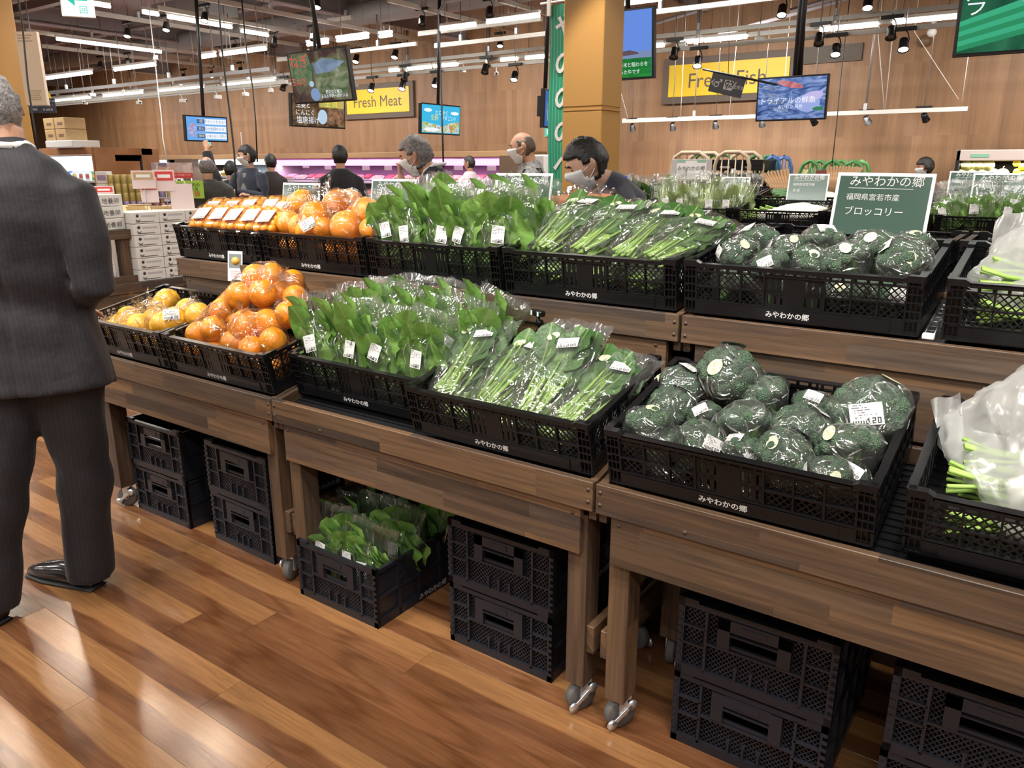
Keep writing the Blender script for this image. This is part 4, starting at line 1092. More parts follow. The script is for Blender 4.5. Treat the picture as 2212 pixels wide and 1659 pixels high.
def milky(blobs, label, seed, flap=None):
    pts = []
    c0 = sum((ony(*p, y) for p, y, r in blobs), Vector())/len(blobs)
    t = thing('milky_bag', label, 'plastic bag', c0)
    m = MB()
    for p, y, r in blobs:
        c = ony(*p, y)-c0
        for i in range(40):
            z = 1-2*(i+.5)/40; a = 2.4*i; q = math.sqrt(1-z*z); pts.append(c+Vector((q*math.cos(a), q*math.sin(a), z))*r)
    fm = hull_film(pts, 1.0, .020, seed, None, 4, 15); fm.build('film', M_('milky_film'), t)
    if flap:
        f = MB(); P = [ony(*p, y)-c0 for p, y in flap]
        def g(u, v):
            a = P[0].lerp(P[1], u); b = P[3].lerp(P[2], u); q = a.lerp(b, v)
            return q + Vector((0,-1,.4))*(.018*nz(q, 14, seed)+.02*math.sin(u*7+v*3))
        f.grid(g, 14, 10); f.build('bag_mouth', M_('milky_film'), t)
    return t
milky([((2140,955),1.86,.075),((2160,1030),1.68,.06),((2215,1000),1.72,.09),((2090,930),1.84,.05),((2240,900),1.84,.10),((2230,1090),1.62,.06),((2420,1010),1.78,.11),((2480,1120),1.66,.07),((2560,1060),1.74,.09)], 'milky plastic bag over the radishes on the lower tier', 3, [((2010,865),1.86),((2075,850),1.88),((2090,1000),1.72),((2040,985),1.74)])
milky([((2180,590),2.20,.06),((2240,560),2.28,.09),((2120,600),2.18,.03),((2230,640),2.12,.06),((2400,600),2.22,.09),((2440,660),2.12,.06)], 'milky plastic bag over the radishes on the upper tier', 5, [((2150,480),2.30),((2240,440),2.34),((2240,540),2.26),((2140,540),2.26)])
# sweet potatoes on the far side
mat('sweet_potato', (.42,.17,.09), .6, var=(20,.25))
SP = MB(); SP.tube([(-.09,0,0),(-.07,0,.004),(0,.006,.006),(.06,0,.002),(.085,-.004,0)], [.006,.022,.03,.02,.005], 10); sp_me = SP.mesh('sweet_potato'); sp_me.materials.append(M_('sweet_potato'))
for i, (px, y, s) in enumerate((((1222,436),2.60,1.0),((1262,434),2.64,1.0),((1298,432),2.66,1.05))):
    c = ony(*px, y); t = thing('sweet_potato_bag', f'bag of sweet potatoes behind the upper greens, {ORD[i]} from the left', 'bagged vegetables', c-Vector((0,0,.10)), group='sweet potato bags')
    rnd = random.Random(i+60); pts = []
    for k in range(6):
        p = Vector((rnd.uniform(-.025,.025), (k % 3-1)*.03, .04+.05*(k//3))); link('sweet_potato', sp_me, t, p, (rnd.uniform(-.3,.3), rnd.uniform(-.3,.3), rnd.uniform(-.5,.5)))
        pts += [p+Vector(q) for q in ((-.085,0,0),(.085,0,0),(0,.03,0),(0,-.03,0),(0,0,.035),(0,0,-.03),(.05,.02,.02),(-.05,-.02,.02))]
    hull_film(pts, 1.05, .006, i+7, ((0,0,.10),(rnd.uniform(-.4,.4),.1,1),.05,.03)).build('film', M_('clear_film'), t)
# ---------------------------------------------------------------- price cards and small fittings
def card(corners, lines, label, group='green price cards', thick=.004, back=True):
    """corners: lower-left, lower-right, upper-right, upper-left in world space; lines: (text, u, v, size)"""
    a, b, c, d = corners; x = (b-a); W = x.length; x.normalize(); up = (d-a); up = (up-x*up.dot(x)); H = up.length; up.normalize(); n = x.cross(up)
    M = Matrix((x, up, n)).transposed().to_4x4(); M.translation = a
    t = thing('price_card', label, 'price card', group=group); t.matrix_world = M
    MB().bbox(0, 0, -thick, W, H, 0, .001).build('backing', M_('card_white'), t)
    bd = W*.035
    MB().box(bd, 0.0, 0, W-bd, H-bd*1.1, .0012).build('green_face', M_('sign_green'), t)
    for s, u, v, sz in lines:
        me = textdata(s, sz*H, M_('white_ink'), 'LEFT', 2, bold=.0); link('lettering', me, t, (u*W, v*H, .002))
    if lines: MB().box(.14*W, .745*H, .0012, .80*W, .753*H, .002).build('underline', M_('white_ink'), t)
    return t
L3 = lambda s: [('みやわかの郷', .14, .85, .185), ('福岡県宮若市産', .13, .60, .115), (s, .13, .37, .15)]
card([ony(1788,503,2.43), ony(1998,515,2.43), ony(2015,380,2.47), ony(1812,372,2.47)], L3('ブロッコリー'), 'green price card standing behind the upper broccoli crate')
def card2(px, y, s, label, W=.257, H=.182):
    a = ony(*px, y); return card([a, a+Vector((W,0,0)), a+Vector((W,.03,H)), a+Vector((0,.03,H))], L3(s), label)
card2((607,480), 2.42, 'あまなつ', 'green price card behind the upper orange heap, partly hidden')
card2((797,480), 2.42, 'あまなつ', 'green price card between the upper oranges and tall leafy bags')
card2((1062,480), 2.42, 'からし菜', 'green price card seen through the tall leafy bags')
# photo card with an orange on it, on a stem
c = ony(508, 575, 1.97); t = thing('photo_card', 'small upright card with a picture of an orange, beside the lower oranges', 'price card', c, (R(-8), R(3), R(38)))
MB().bbox(-.030, -.001, -.062, .030, .001, .062, .0006).build('card', M_('card_paper'), t)
MB().box(-.025, -.0016, -.008, .025, -.001, .050).build('photo', mat('photo_grey', (.22,.25,.26), .4), t)
MB().lathe([(.0005,0),(.017,0),(.017,.0006)], 20, Matrix.Translation((.002,-.0016,.021)) @ Matrix.Rotation(R(90),4,'X')).build('printed_orange', mat('print_orange', (.72,.36,.06), .4), t)
for k in range(4): MB().box(-.02+.004*(k % 2), -.0016, -.022-k*.008, .02-.006*(k % 3), -.001, -.019-k*.008).build('printed_line', mat('print_pink', (.6,.42,.42), .5), t)
MB().bbox(-.014, -.004, -.075, .022, .004, -.056, .001).build('clip', M_('black_metal'), t)
MB().tube([(.004,.002,-.07), (.006,.004,-.14)], .003, 6).build('stem', M_('black_metal'), t)
# small camera on a bent arm in front of the upper stand
c = ony(1162, 676, 1.93); t = thing('shelf_camera', 'small black device on a jointed arm in front of the upper stand', 'camera', c, (0, 0, R(-20)))
MB().bbox(-.026, -.012, -.009, .026, .012, .009, .004).build('body', M_('black_plastic'), t)
for s in (-.017, .015): MB().box(s-.004, -.0126, -.007, s+.004, -.012, .007).build('contact', mat('pale_green', (.55,.68,.60), .4), t)
MB().tube([(0,0,-.008), (.002,0,-.03), (.004,.01,-.055), (.022,.012,-.085), (.03,.02,-.12)], [.006,.007,.006,.0055,.0055], 8).build('arm', M_('black_plastic'), t)
for z, x in ((-.03,.002), (-.055,.004)): MB().lathe([(.001,-.009),(.009,-.009),(.009,.009),(.001,.009)], 10, Matrix.Translation((x,.005,z)) @ Matrix.Rotation(R(90),4,'X')).build('joint', M_('black_plastic'), t)
# loose wire rack end between the two right-hand upper crates
t = thing('wire_rack', 'small wire rack end on the upper stand between broccoli and radish crates', 'rack', (-.222, 2.02, 1.055))
for k in range(7): MB().tube([(-.012, .02+k*.03, .01+k*.006), (.012, .02+k*.03, .01+k*.006)], .0015, 5).build('wire', M_('steel'), t)
for x in (-.010, .010): MB().tube([(x, 0, .006), (x, .22, .045)], .002, 5).build('side_wire', M_('steel'), t)
MB().bbox(-.013, -.022, -.004, .013, -.006, .010, .002).build('end_cap', M_('cable_white'), t)
# ================================================================ people
mat('skin', (.52,.28,.18), .5, var=(18,.08)); mat('skin_pale', (.60,.36,.25), .5, var=(18,.08))
mat('hair_black', (.014,.012,.011), .5, bump=(90,.5)); mat('hair_grey', (.17,.155,.15), .55, bump=(110,.6), var=(60,.55)); mat('hair_white', (.24,.225,.225), .55, bump=(120,.6), var=(70,.45)); mat('hair_thin', (.10,.075,.06), .6, var=(60,.4))
mat('mask_white', (.80,.80,.79), .7, bump=(30,.1)); mat('shoe_black', (.012,.012,.014), .18, coat=.5)
mat('eye_dark', (.02,.015,.012), .2)
def pin_mat():
    q = NT('pinstripe'); tc = q.n('TexCoord'); sep = q.n('SeparateXYZ', Vector=tc.outputs['Object'])
    a = q.math('ADD', sep.outputs['X'], q.math('MULTIPLY', sep.outputs['Y'], .8))
    fr = q.math('FRACT', q.math('MULTIPLY', a, 62.0)); ln = q.math('LESS_THAN', fr, .13)
    n = q.n('TexNoise', Vector=tc.outputs['Object'], Scale=9.0, Detail=4.0)
    col = q.mix(q.math('MULTIPLY', ln, .5), (.0135,.012,.016), (.036,.032,.042))
    bs = q.n('BsdfPrincipled', Roughness=.75); bs.inputs['Sheen Weight'].default_value = .10; bs.inputs['Sheen Roughness'].default_value = .4; q.t.links.new(col, bs.inputs['Base Color'])
    bpn = q.n('Bump', Strength=.35, Distance=.03, Height=n.outputs['Fac']); q.t.links.new(bpn.outputs[0], bs.inputs['Normal'])
    return q.fin(bs.outputs[0])
pin_mat()
def cloth(name, col, **k): return mat(name, col, .85, bump=(11, .35), sheen=.2, **k)
cloth('navy_knit', (.018,.02,.034)); cloth('black_knit', (.008,.008,.010)); cloth('dark_suit', (.012,.012,.016)); cloth('grey_plaid', (.16,.16,.155), var=(40,.6))
cloth('olive_puffer', (.040,.036,.032)); cloth('navy_cardigan', (.024,.03,.052)); cloth('grey_shirt', (.20,.19,.185)); cloth('khaki', (.30,.20,.11)); cloth('dark_brown', (.022,.015,.014)); cloth('pink_shirt', (.62,.50,.56)); cloth('dark_trousers', (.015,.015,.018)); cloth('white_shirt', (.78,.78,.78))
mat('blue_strap', (.02,.06,.42), .6)
def blob(name, tubes, m, parent, voxel=.012, sm=5, extra=None):
    k = MB()
    for pts, rs, *n in tubes: k.tube(pts, rs, n[0] if n else 14)
    if extra: k.add(extra.v, extra.f, True)
    me = k.mesh(name); o = bpy.data.objects.new('tmp', me); COL.objects.link(o)
    r = o.modifiers.new('r', 'REMESH'); r.mode = 'VOXEL'; r.voxel_size = voxel; r.use_smooth_shade = True
    s = o.modifiers.new('s', 'SMOOTH'); s.iterations = sm; s.factor = .5
    dg = bpy.context.evaluated_depsgraph_get(); nm = bpy.data.meshes.new_from_object(o.evaluated_get(dg))
    bpy.data.objects.remove(o); bpy.data.meshes.remove(me); nm.name = name; nm.materials.clear(); nm.materials.append(m)
    for p in nm.polygons: p.use_smooth = True
    return link(name, nm, parent)
def head_k(d):
    """radius multiplier field of a head that faces +Y"""
    x, y, z = d; p = Vector((x*.077, y*.094, z*.118))
    if z < -.1: t = min(1, (-.1-z)/.9); p.x *= 1-.30*t; p.y *= 1-.10*t if y > 0 else 1-.42*t
    if y < 0 and z > -.2: p.y *= 1.06
    if y > 0:
        p.y += .020*math.exp(-((x/.16)**2+((z+.16)/.20)**2)); p.y += .006*math.exp(-((x/.5)**2+((z-.20)/.10)**2))
        for s in (-1, 1): p.y -= .007*math.exp(-(((x-s*.36)/.16)**2+((z-.04)/.10)**2))
        p.y += .006*math.exp(-((x/.25)**2+((z+.52)/.12)**2)); p.y += .010*math.exp(-((x/.3)**2+((z+.92)/.2)**2))
    return p
def head_patch(pred, off, nu=40, nv=26, rough=0, seed=0, box=0):
    k = MB(); idx = {}
    def D(i, j): ph = math.pi*j/nv; th = 2*math.pi*i/nu; return Vector((math.sin(ph)*math.cos(th), math.sin(ph)*math.sin(th), math.cos(ph)))
    vs, fs = [], []
    def V(i, j):
        i %= nu
        if (i, j) not in idx:
            d = D(i, j); p = head_k(d); q = off + rough*nz(d, 9, seed) + rough*.6*nz(d, 22, seed)
            idx[(i, j)] = len(vs); vs.append(p + d*q)
        return idx[(i, j)]
    for j in range(nv):
        for i in range(nu):
            c = D(i+.5, j+.5)
            if pred(c): fs.append((V(i,j), V(i,j+1), V(i+1,j+1), V(i+1,j)))
    # rim folded inwards so the patch has thickness
    cnt = {}
    for f in fs:
        for a in range(4): e = (f[a], f[(a+1) % 4]); cnt[tuple(sorted(e))] = cnt.get(tuple(sorted(e)), 0)+1
    k.add(vs, fs, True); inner = {}
    for f in list(fs):
        for a in range(4):
            e = (f[a], f[(a+1) % 4])
            if cnt[tuple(sorted(e))] == 1:
                for q in e:
                    if q not in inner: inner[q] = len(k.v); k.v.append(tuple(Vector(vs[q])*.93))
                k.f.append((e[1], e[0], inner[e[0]], inner[e[1]])); k.sm.append(True); k.mi.append(0)
    return k
HAIRS = {'nape': lambda d: (d.z > .45 if d.y > .35 else (d.z > -.05 if d.y > -.05 else d.z > -.86)) and not (abs(d.x) > .88 and d.z < .05 and -.30 < d.y < .45),
         'full': lambda d: (d.z > .50 if d.y > .35 else (d.z > .02 if d.y > -.05 else d.z > -.52)) and not (abs(d.x) > .86 and d.z < .12 and -.35 < d.y < .45),
         'fringe': lambda d: (d.z > .34 if d.y > .35 else (d.z > -.12 if d.y > -.05 else d.z > -.55)),
         'bald': lambda d: d.y < .35 and -.5 < d.z < (.42 if d.y > -.3 else .62) and not (abs(d.x) > .86 and d.z < .12 and -.30 < d.y),
         'receding': lambda d: (d.z > .72 if d.y > .2 else (d.z > .10 if d.y > -.05 else d.z > -.52)) and not (abs(d.x) > .86 and d.z < .12 and -.35 < d.y)}
def add_head(parent, extra, M, hair, hm, mask=False, rough=.006, off=.010, eyes=True):
    """adds skull, ears and neck-side geometry to extra (an MB); makes hair, mask, eyes children"""
    k = MB(); nu, nv = 40, 28; vs = []
    for j in range(nv+1):
        for i in range(nu):
            ph = math.pi*j/nv; th = 2*math.pi*i/nu
            vs.append(head_k(Vector((math.sin(ph)*math.cos(th), math.sin(ph)*math.sin(th), math.cos(ph)))))
    fs = []
    for j in range(nv):
        for i in range(nu):
            a, b = j*nu+i, j*nu+(i+1) % nu
            fs.append((a, a+nu, b+nu, b) if 0 < j < nv-1 else ((a, a+nu, b+nu) if j == 0 else (a, a+nu, b)))
    k.add(vs, fs)
    for s in (-1, 1):
        k.tube([(s*.072, -.004, -.028), (s*.081, -.012, -.012), (s*.086, -.018, .012), (s*.083, -.010, .030), (s*.076, .004, .022)], [.008,.010,.012,.011,.007], 8)
    extra.add([M @ Vector(v) for v in k.v], k.f, True)
    def child(kk, name, m): kk.v = [tuple(M @ Vector(v)) for v in kk.v]; return kk.build(name, m, parent)
    if hair: child(head_patch(HAIRS[hair], off, rough=rough, seed=M.translation.x*7), 'hair', M_(hm))
    if eyes:
        for s in (-1, 1):
            e = MB(); c = head_k(Vector((s*.36, .90, .05)).normalized()); e.sphere(c+Vector((0,.0005,0)), (.013,.004,.0045), 10, 6); child(e, 'eye', M_('eye_dark'))
            b = MB(); q = [head_k(Vector((s*a, .9, z)).normalized())+Vector((0,.002,0)) for a, z in ((.16,.20),(.36,.25),(.56,.18))]; b.tube(q, [.003,.0038,.002], 6); child(b, 'eyebrow', M_('hair_black'))
    if mask:
        mk = head_patch(lambda d: d.y > -.02 and -.93 < d.z < -.05+.12*max(0, d.y-.6) and abs(d.x) < .86, .010, rough=.003, seed=3)
        mo = child(mk, 'face_mask', M_('mask_white'))
        for s in (-1, 1):
            for z0, z1 in ((-.12,.012),(-.70,-.02)):
                e = MB(); a = head_k(Vector((s*.78, .45, z0)).normalized()); e.tube([a*1.08, Vector((s*.086, .02, (a.z+z1)/2)), Vector((s*.086,-.012,z1))], .0016, 5)
                o = child(e, 'ear_loop', M_('mask_white')); o.parent = mo
def hand(w, d, nrm, sc=1.0, curl=.5):
    """five fingers of different lengths and a thumb on the side of the palm; returns tubes"""
    w = Vector(w); d = Vector(d).normalized(); n = Vector(nrm); n = (n-d*n.dot(d)).normalized(); x = d.cross(n)
    T = [([w-d*.02, w+d*.02, w+d*.055*sc, w+d*.085*sc], [.024*sc, .030*sc, (.020*sc, .040*sc), (.016*sc, .040*sc)], 10)]
    T = [([w-d*.02, w+d*.015, w+d*.05*sc], [.025*sc, .028*sc, .026*sc], 10)]
    for i, (off, L) in enumerate(((-.033,.055),(-.011,.072),(.011,.078),(.032,.068))):
        b = w+d*.05*sc+x*off*sc*.7; a = w+d*.085*sc+x*off*sc
        p = a+d*L*.45*sc-n*curl*.012*sc; q = p+d*L*.45*(1-curl*.5)*sc-n*curl*.03*sc
        T.append(([b, a, p, q], [.012*sc, .0105*sc, .0095*sc, .008*sc], 8))
    a = w+d*.02*sc+x*.028*sc
    T.append(([w+d*.01, a, a+(d*.6+x*.8)*.03*sc-n*.008, a+(d*.9+x*.4)*.06*sc-n*.014], [.014*sc,.0125*sc,.011*sc,.009*sc], 8))
    return T
def Mh(c, yaw=0, pitch=0, roll=0, s=1.0):
    """head matrix: yaw turns left (+), pitch nods down (+)"""
    return Matrix.Translation(c) @ Matrix.Rotation(R(yaw), 4, 'Z') @ Matrix.Rotation(R(-pitch), 4, 'X') @ Matrix.Rotation(R(roll), 4, 'Y') @ Matrix.Diagonal((s,s,s,1))
def person(label, rt, fwd, phi, c, head, arms=None, legs=None, top='black_knit', bottom='dark_trousers', hair=('full','hair_black'), mask=False, lean=0.0, hands=(False,False), w=1.0, k=1.0, skin='skin', coat=0, voxel=.011, extras=None, topname='sweater', rough=.006, off=.010, hem=.86, eyes=True, neck=None, armrel=False):
    """rt/fwd: position in view-aligned ground coordinates; phi: turn to the left of straight away; c: head centre in the figure's frame"""
    p = RT*rt + Vector((-math.sin(YAW), math.cos(YAW), 0))*fwd
    t = thing('person', label, 'person', (p.x, p.y, 0), (0, 0, YAW+R(phi)))
    c = Vector(c); sh = c + (Vector(neck) if neck else Vector((0, -.02-.12*lean, -.212*k)))
    hip = Vector((0, 0, .92*k)); nk = c+(Vector((0, -.045, -.06*k)) if neck else Vector((0, -.018, -.085*k)))
    if arms is None: arms = [[(s*.165*w, 0, -.045), (s*.225*w, -.03, -.29), (s*.215*w, .06, -.51)] for s in (1, -1)]; arms = [[sh+Vector(q) for q in a] for a in arms]
    if armrel: arms = [[sh+Vector(q) for q in a] for a in arms]
    if legs is None: legs = [[(s*.09, 0, .88*k), (s*.10, .01, .48*k), (s*.10, -.02, .09)] for s in (1, -1)]
    sp = lambda u: hip.lerp(sh, u) + Vector((0, -.03*lean*math.sin(u*3.1), 0))
    core = [([sp(0)+Vector((0,0,-.06)), sp(.2), sp(.55), sp(.9), sh+Vector((0,0,.05)), nk, nk+Vector((0,.006,.03))], [(.08,.11*w),(.075,.11*w),(.08,.115*w),(.07,.10*w),.048,.053,.053])]
    ex = MB(); add_head(t, ex, Mh(c, *head, k), hair[0], hair[1], mask, rough, off, eyes)
    for i, a in enumerate(arms):
        core.append((a, [.045,.038,.028], 10))
        d = Vector(a[-1])-Vector(a[-2])
        core += hand(a[-1], d, hands[i] if hands[i] else (0, 0, 1) if abs(d.normalized().z) < .8 else (0, 1, 0), k)
    for l in legs: core.append((l, [.075,.05,.035], 10)); core.append(([Vector(l[-1])+Vector((0,-.05,-.04)), Vector(l[-1])+Vector((0,.08,-.045)), Vector(l[-1])+Vector((0,.16,-.055))], [.03,.035,.025], 8))
    blob('body', core, M_(skin), t, voxel, 3, ex)
    ch = .012+coat
    tt = [([sp(-.0)+Vector((0,0,hem-.92*k)), sp(.12), sp(.35), sp(.65), sp(.88), sh.lerp(nk, .38), sh.lerp(nk, .66)],
           [(.125+coat,.175*w+coat),(.125+coat,.172*w+coat),(.125+coat,.175*w+coat),(.128+coat,.190*w+coat),(.116+coat,.180*w+coat),(.090+coat*.5,.115*w),(.074,.082)], 18)]
    for a in arms:
        a = [Vector(q) for q in a]; tt.append(([sh+Vector((a[0].x*.5,0,.0)), a[0]+Vector((0,0,-.01)), a[0].lerp(a[1], .5), a[1], a[1].lerp(a[2], .9)], [.045+ch,.054+ch,.052+ch,.046+ch,.038+ch*.7], 12))
    blob(topname, tt, M_(top), t, voxel, 5)
    bt = [([(0,0,.97*k), (0,0,.80*k)], [(.11,.155*w),(.105,.15*w)], 16)]
    for l in legs: l = [Vector(q) for q in l]; bt.append(([l[0], l[0].lerp(l[1],.5), l[1], l[2]+Vector((0,0,.02))], [.105,.09,.075,.068], 12))
    blob('trousers', bt, M_(bottom), t, .014, 5)
    for l in legs:
        a = Vector(l[-1]); b = MB(); b.tube([a+Vector((0,-.08,-.045)), a+Vector((0,-.03,-.04)), a+Vector((0,.07,-.048)), a+Vector((0,.17,-.062)), a+Vector((0,.21,-.068))], [(.035,.03),(.045,.042),(.042,.046),(.028,.044),(.014,.02)], 12); b.build('shoe', M_('shoe_black'), t)
    if extras: extras(t, sh, sp, ex)
    return t
# ---- the suited man at the left edge, seen from behind
def suit_man():
    rt, fwd = -1.480, 2.356
    p = RT*rt + Vector((-math.sin(YAW), math.cos(YAW), 0))*fwd
    t = thing('person', 'man in a dark pinstripe suit seen from behind, standing at the left edge', 'person', (p.x, p.y, 0), (0, 0, YAW))
    c = Vector((-.062, .035, 1.588)); ex = MB()
    add_head(t, ex, Mh(c, 38, 6, 0, .98), 'nape', 'hair_white', True, .014, .016)
    rl = [(.070,.0,.86), (.045,.055,.47), (-.022,.107,.09)]; ll = [(-.095,0,.86), (-.165,-.05,.47), (-.235,-.107,.09)]
    ra = [(.178,-.005,1.365), (.225,-.05,1.10), (.02,.16,1.0)]; la = [(-.195,.0,1.365), (-.25,-.03,1.10), (-.04,.20,1.0)]
    core = [([(0,0,.80),(0,0,1.0),(0,0,1.25),(0,0,1.40),(0,.005,1.46),(-.01,.015,1.52),(-.015,.02,1.55)], [(.09,.13),(.085,.12),(.09,.14),(.08,.14),.062,.056,.055])]
    for a in (ra, la): core.append((a, [.045,.04,.03], 10)); core += hand(a[-1], Vector(a[-1])-Vector(a[-2]), (0,0,1))
    for l in (rl, ll): core.append((l, [.075,.05,.035], 10))
    blob('body', core, M_('skin'), t, .010, 3, ex)
    J = [([(0,-.005,.775),(0,0,.83),(0,0,.94),(0,0,1.055),(-.004,0,1.18),(0,-.004,1.30),(0,-.004,1.385),(-.002,.002,1.445),(-.006,.010,1.485),(-.010,.014,1.515)],
          [(.155,.222),(.152,.214),(.140,.190),(.128,.168),(.134,.190),(.136,.206),(.120,.196),(.094,.150),(.070,.092),(.064,.070)], 22)]
    for a in (ra, la):
        a = [Vector(q) for q in a]; s = 1 if a[0].x > 0 else -1
        J.append(([Vector((s*.10,-.002,1.385)), a[0]+Vector((0,0,-.015)), a[0].lerp(a[1], .5), a[1], a[1].lerp(a[2], .55), a[2]], [.064,.074,.070,.062,.056,.050], 14))
    j = blob('jacket', J, M_('pinstripe'), t, .010, 6)
    me = j.data
    for v in me.vertices:                       # hang folds, centre seam and a tilted hem
        x, y, z = v.co
        f = .010*nz((x*.7, y*.7, z*.45), 9, 2) + .006*nz((x, y, z*.35), 17, 5)
        f += .007*math.sin(z*34+x*9)*math.exp(-((z-1.04)/.10)**2)*(1 if y < 0 else .3)
        f -= .008*math.exp(-(x/.012)**2)*(1 if y < 0 and z < 1.40 else 0)
        n = Vector((x, y, 0)); n = n.normalized() if n.length > .01 else Vector((0,0,0)); v.co += n*f
        if z < .84: v.co.z -= .05*(.22-x)*.35/.22 - .0
    me.update()
    MB().tube([(.050,-.045,1.497),(.062,.0,1.503),(.045,.055,1.495),(0,.075,1.48),(-.05,.06,1.49),(-.078,.01,1.503),(-.062,-.045,1.502),(-.01,-.062,1.50),(.050,-.045,1.497)], .011, 8).build('shirt_collar', M_('white_shirt'), t)
    vent = MB(); vent.box(-.003, -.166, .74, .003, -.150, .98); 
    B = [([(0,0,1.0),(0,0,.80)], [(.12,.165),(.118,.165)], 16)]
    for l in (rl, ll): l = [Vector(q) for q in l]; B.append(([l[0], l[0].lerp(l[1],.5), l[1], l[1].lerp(l[2],.6), l[2]+Vector((0,0,-.045))], [.110,.098,.084,.077,.082], 16))
    b = blob('trousers', B, M_('pinstripe'), t, .011, 5)
    for v in b.data.vertices:
        x, y, z = v.co
        if z < .75: v.co += Vector((1,0,0))*(.010*nz((x, y, z*.5), 11, 4)+.006*math.sin(z*30+x*20)*math.exp(-((z-.45)/.16)**2)) + Vector((0,-1,0))*(.010*nz((x*1.2, y, z*.4), 9, 8))
    b.data.update()
    for (hx, hy), (tx, ty) in (((-.005,.085),(-.285,.185)), ((-.20,-.14),(-.47,-.02))):
        h, q = Vector((hx,hy,0)), Vector((tx,ty,0)); d = (q-h).normalized()
        s = MB(); s.tube([h-d*.02+Vector((0,0,.035)), h+d*.03+Vector((0,0,.045)), h+d*.12+Vector((0,0,.045)), h+d*.21+Vector((0,0,.034)), h+d*.28+Vector((0,0,.022)), h+d*.305+Vector((0,0,.016))], [(.03,.026),(.044,.042),(.045,.042),(.044,.031),(.032,.019),(.012,.008)], 14)
        so = s.build('shoe', M_('shoe_black'), t)
        s = MB(); s.tube([h-d*.02+Vector((0,0,.006)), h+d*.10+Vector((0,0,.006)), h+d*.20+Vector((0,0,.006)), h+d*.29+Vector((0,0,.006)), h+d*.31+Vector((0,0,.006))], [(.036,.007),(.044,.007),(.049,.007),(.036,.007),(.01,.006)], 12); s.build('sole', M_('rubber_black'), so)
    return t
suit_man()
def lanyard(t, sh, sp, ex):
    MB().tube([sh+Vector((.06,-.03,.075)), sh+Vector((.07,.05,.06)), sh+Vector((.06,.125,-.04)), sh+Vector((.02,.15,-.25))], .008, 6).build('lanyard', M_('blue_strap'), t)
    MB().tube([sh+Vector((-.06,-.03,.075)), sh+Vector((-.07,.05,.06)), sh+Vector((-.06,.125,-.04)), sh+Vector((-.02,.15,-.25))], .008, 6).build('lanyard', M_('blue_strap'), t)
person('man in a navy sweatshirt and white mask leaning over the far side of the greens', .353+.235, 3.85, 97, (.0,.235,1.451), (0, 24, -4), lean=1.0, top='navy_knit', mask=True, topname='sweatshirt', extras=lanyard,
       neck=(0,-.155,-.135), armrel=True, arms=[[(.17,0,-.045),(.25,.10,-.28),(.17,.28,-.36)], [(-.17,0,-.045),(-.25,.10,-.28),(-.17,.28,-.36)]], skin='skin_pale', off=.012, w=1.02, voxel=.010, rough=.009)
def collar(t, sh, sp, ex):
    MB().tube([sh+Vector((.05,-.045,.09)), sh+Vector((.066,.0,.085)), sh+Vector((.05,.06,.05)), sh+Vector((.01,.10,-.02))], .010, 8).build('shirt_collar', M_('white_shirt'), t)
    MB().tube([sh+Vector((.05,-.045,.09)), sh+Vector((0,-.06,.095)), sh+Vector((-.05,-.045,.09)), sh+Vector((-.066,.0,.085)), sh+Vector((-.05,.06,.05)), sh+Vector((-.01,.10,-.02))], .010, 8).build('shirt_collar', M_('white_shirt'), t)
person('grey-haired man in a dark suit and mask with one hand at his chin', -.545, 5.05, 84, (0,.06,1.500), (0, 14, 0), lean=.35, top='dark_suit', hair=('full','hair_grey'), mask=True, topname='jacket', extras=collar,
       neck=(0,-.125,-.135), armrel=True, arms=[[(.17,.0,-.045),(.24,.08,-.30),(.10,.28,-.30)], [(-.17,.0,-.045),(-.23,.19,-.24),(-.06,.215,-.02)]], hands=((0,0,1), (0,-1,.3)), voxel=.008, off=.014, rough=.012)
def strap(t, sh, sp, ex):
    for s in (1, -1):
        MB().tube([sh+Vector((s*.13,-.14,-.15)), sh+Vector((s*.13,-.07,.03)), sh+Vector((s*.13,.06,.02)), sh+Vector((s*.14,.14,-.14)), sh+Vector((s*.15,.12,-.32))], [(.006,.018)]*5, 8).build('backpack_strap', M_('dark_suit'), t)
person('bald man in a grey patterned jacket and white mask walking to the left', .11, 6.27, 88, (0,.03,1.578), (0, 4, 0), lean=.15, top='grey_plaid', hair=('bald','hair_thin'), mask=True, topname='jacket', extras=strap, coat=.01, off=.005, rough=.003, neck=(0,-.075,-.18))
person('man in a black sweater seen from behind in front of the meat case', -1.90, 8.86, 14, (0,.0,1.548), (8, 0, 0), top='black_knit', bottom='dark_trousers', hair=('full','hair_black'), w=1.12)
def tagx(t, sh, sp, ex):
    blob('shirt', [([sh+Vector((0,.06,-.45)), sh+Vector((0,.075,-.2)), sh+Vector((0,.05,.03))], [(.07,.10),(.075,.10),(.05,.06)], 14)], M_('grey_shirt'), t, .012, 3)
    MB().box(-.06, .155, 1.00-.06, .06, .16, 1.0).build('name_tag', M_('card_paper'), t)
    MB().bbox(-.11, .115, .74, .11, .15, 1.04, .02).build('apron', M_('grey_shirt'), t)
person('masked man in a navy cardigan with folded arms looking to the side', -3.02, 9.17, 158, (0,.0,1.555), (-52, 6, 0), top='navy_cardigan', hair=('full','hair_black'), mask=True, topname='cardigan', extras=tagx, skin='skin_pale', w=1.0,
       arms=[[(.18,0,1.33),(.25,.06,1.09),(-.06,.21,1.13)], [(-.18,0,1.33),(-.25,.06,1.10),(.05,.225,1.17)]], hands=((0,0,1),(0,0,1)), voxel=.009)
def puff(t, sh, sp, ex):
    MB().tube([sh+Vector((.11,-.09,.035)), sh+Vector((.0,-.165,-.16)), sh+Vector((-.14,-.165,-.42)), sh+Vector((-.19,-.06,-.52))], [(.004,.016)]*4, 8).build('bag_strap', M_('black_knit'), t)
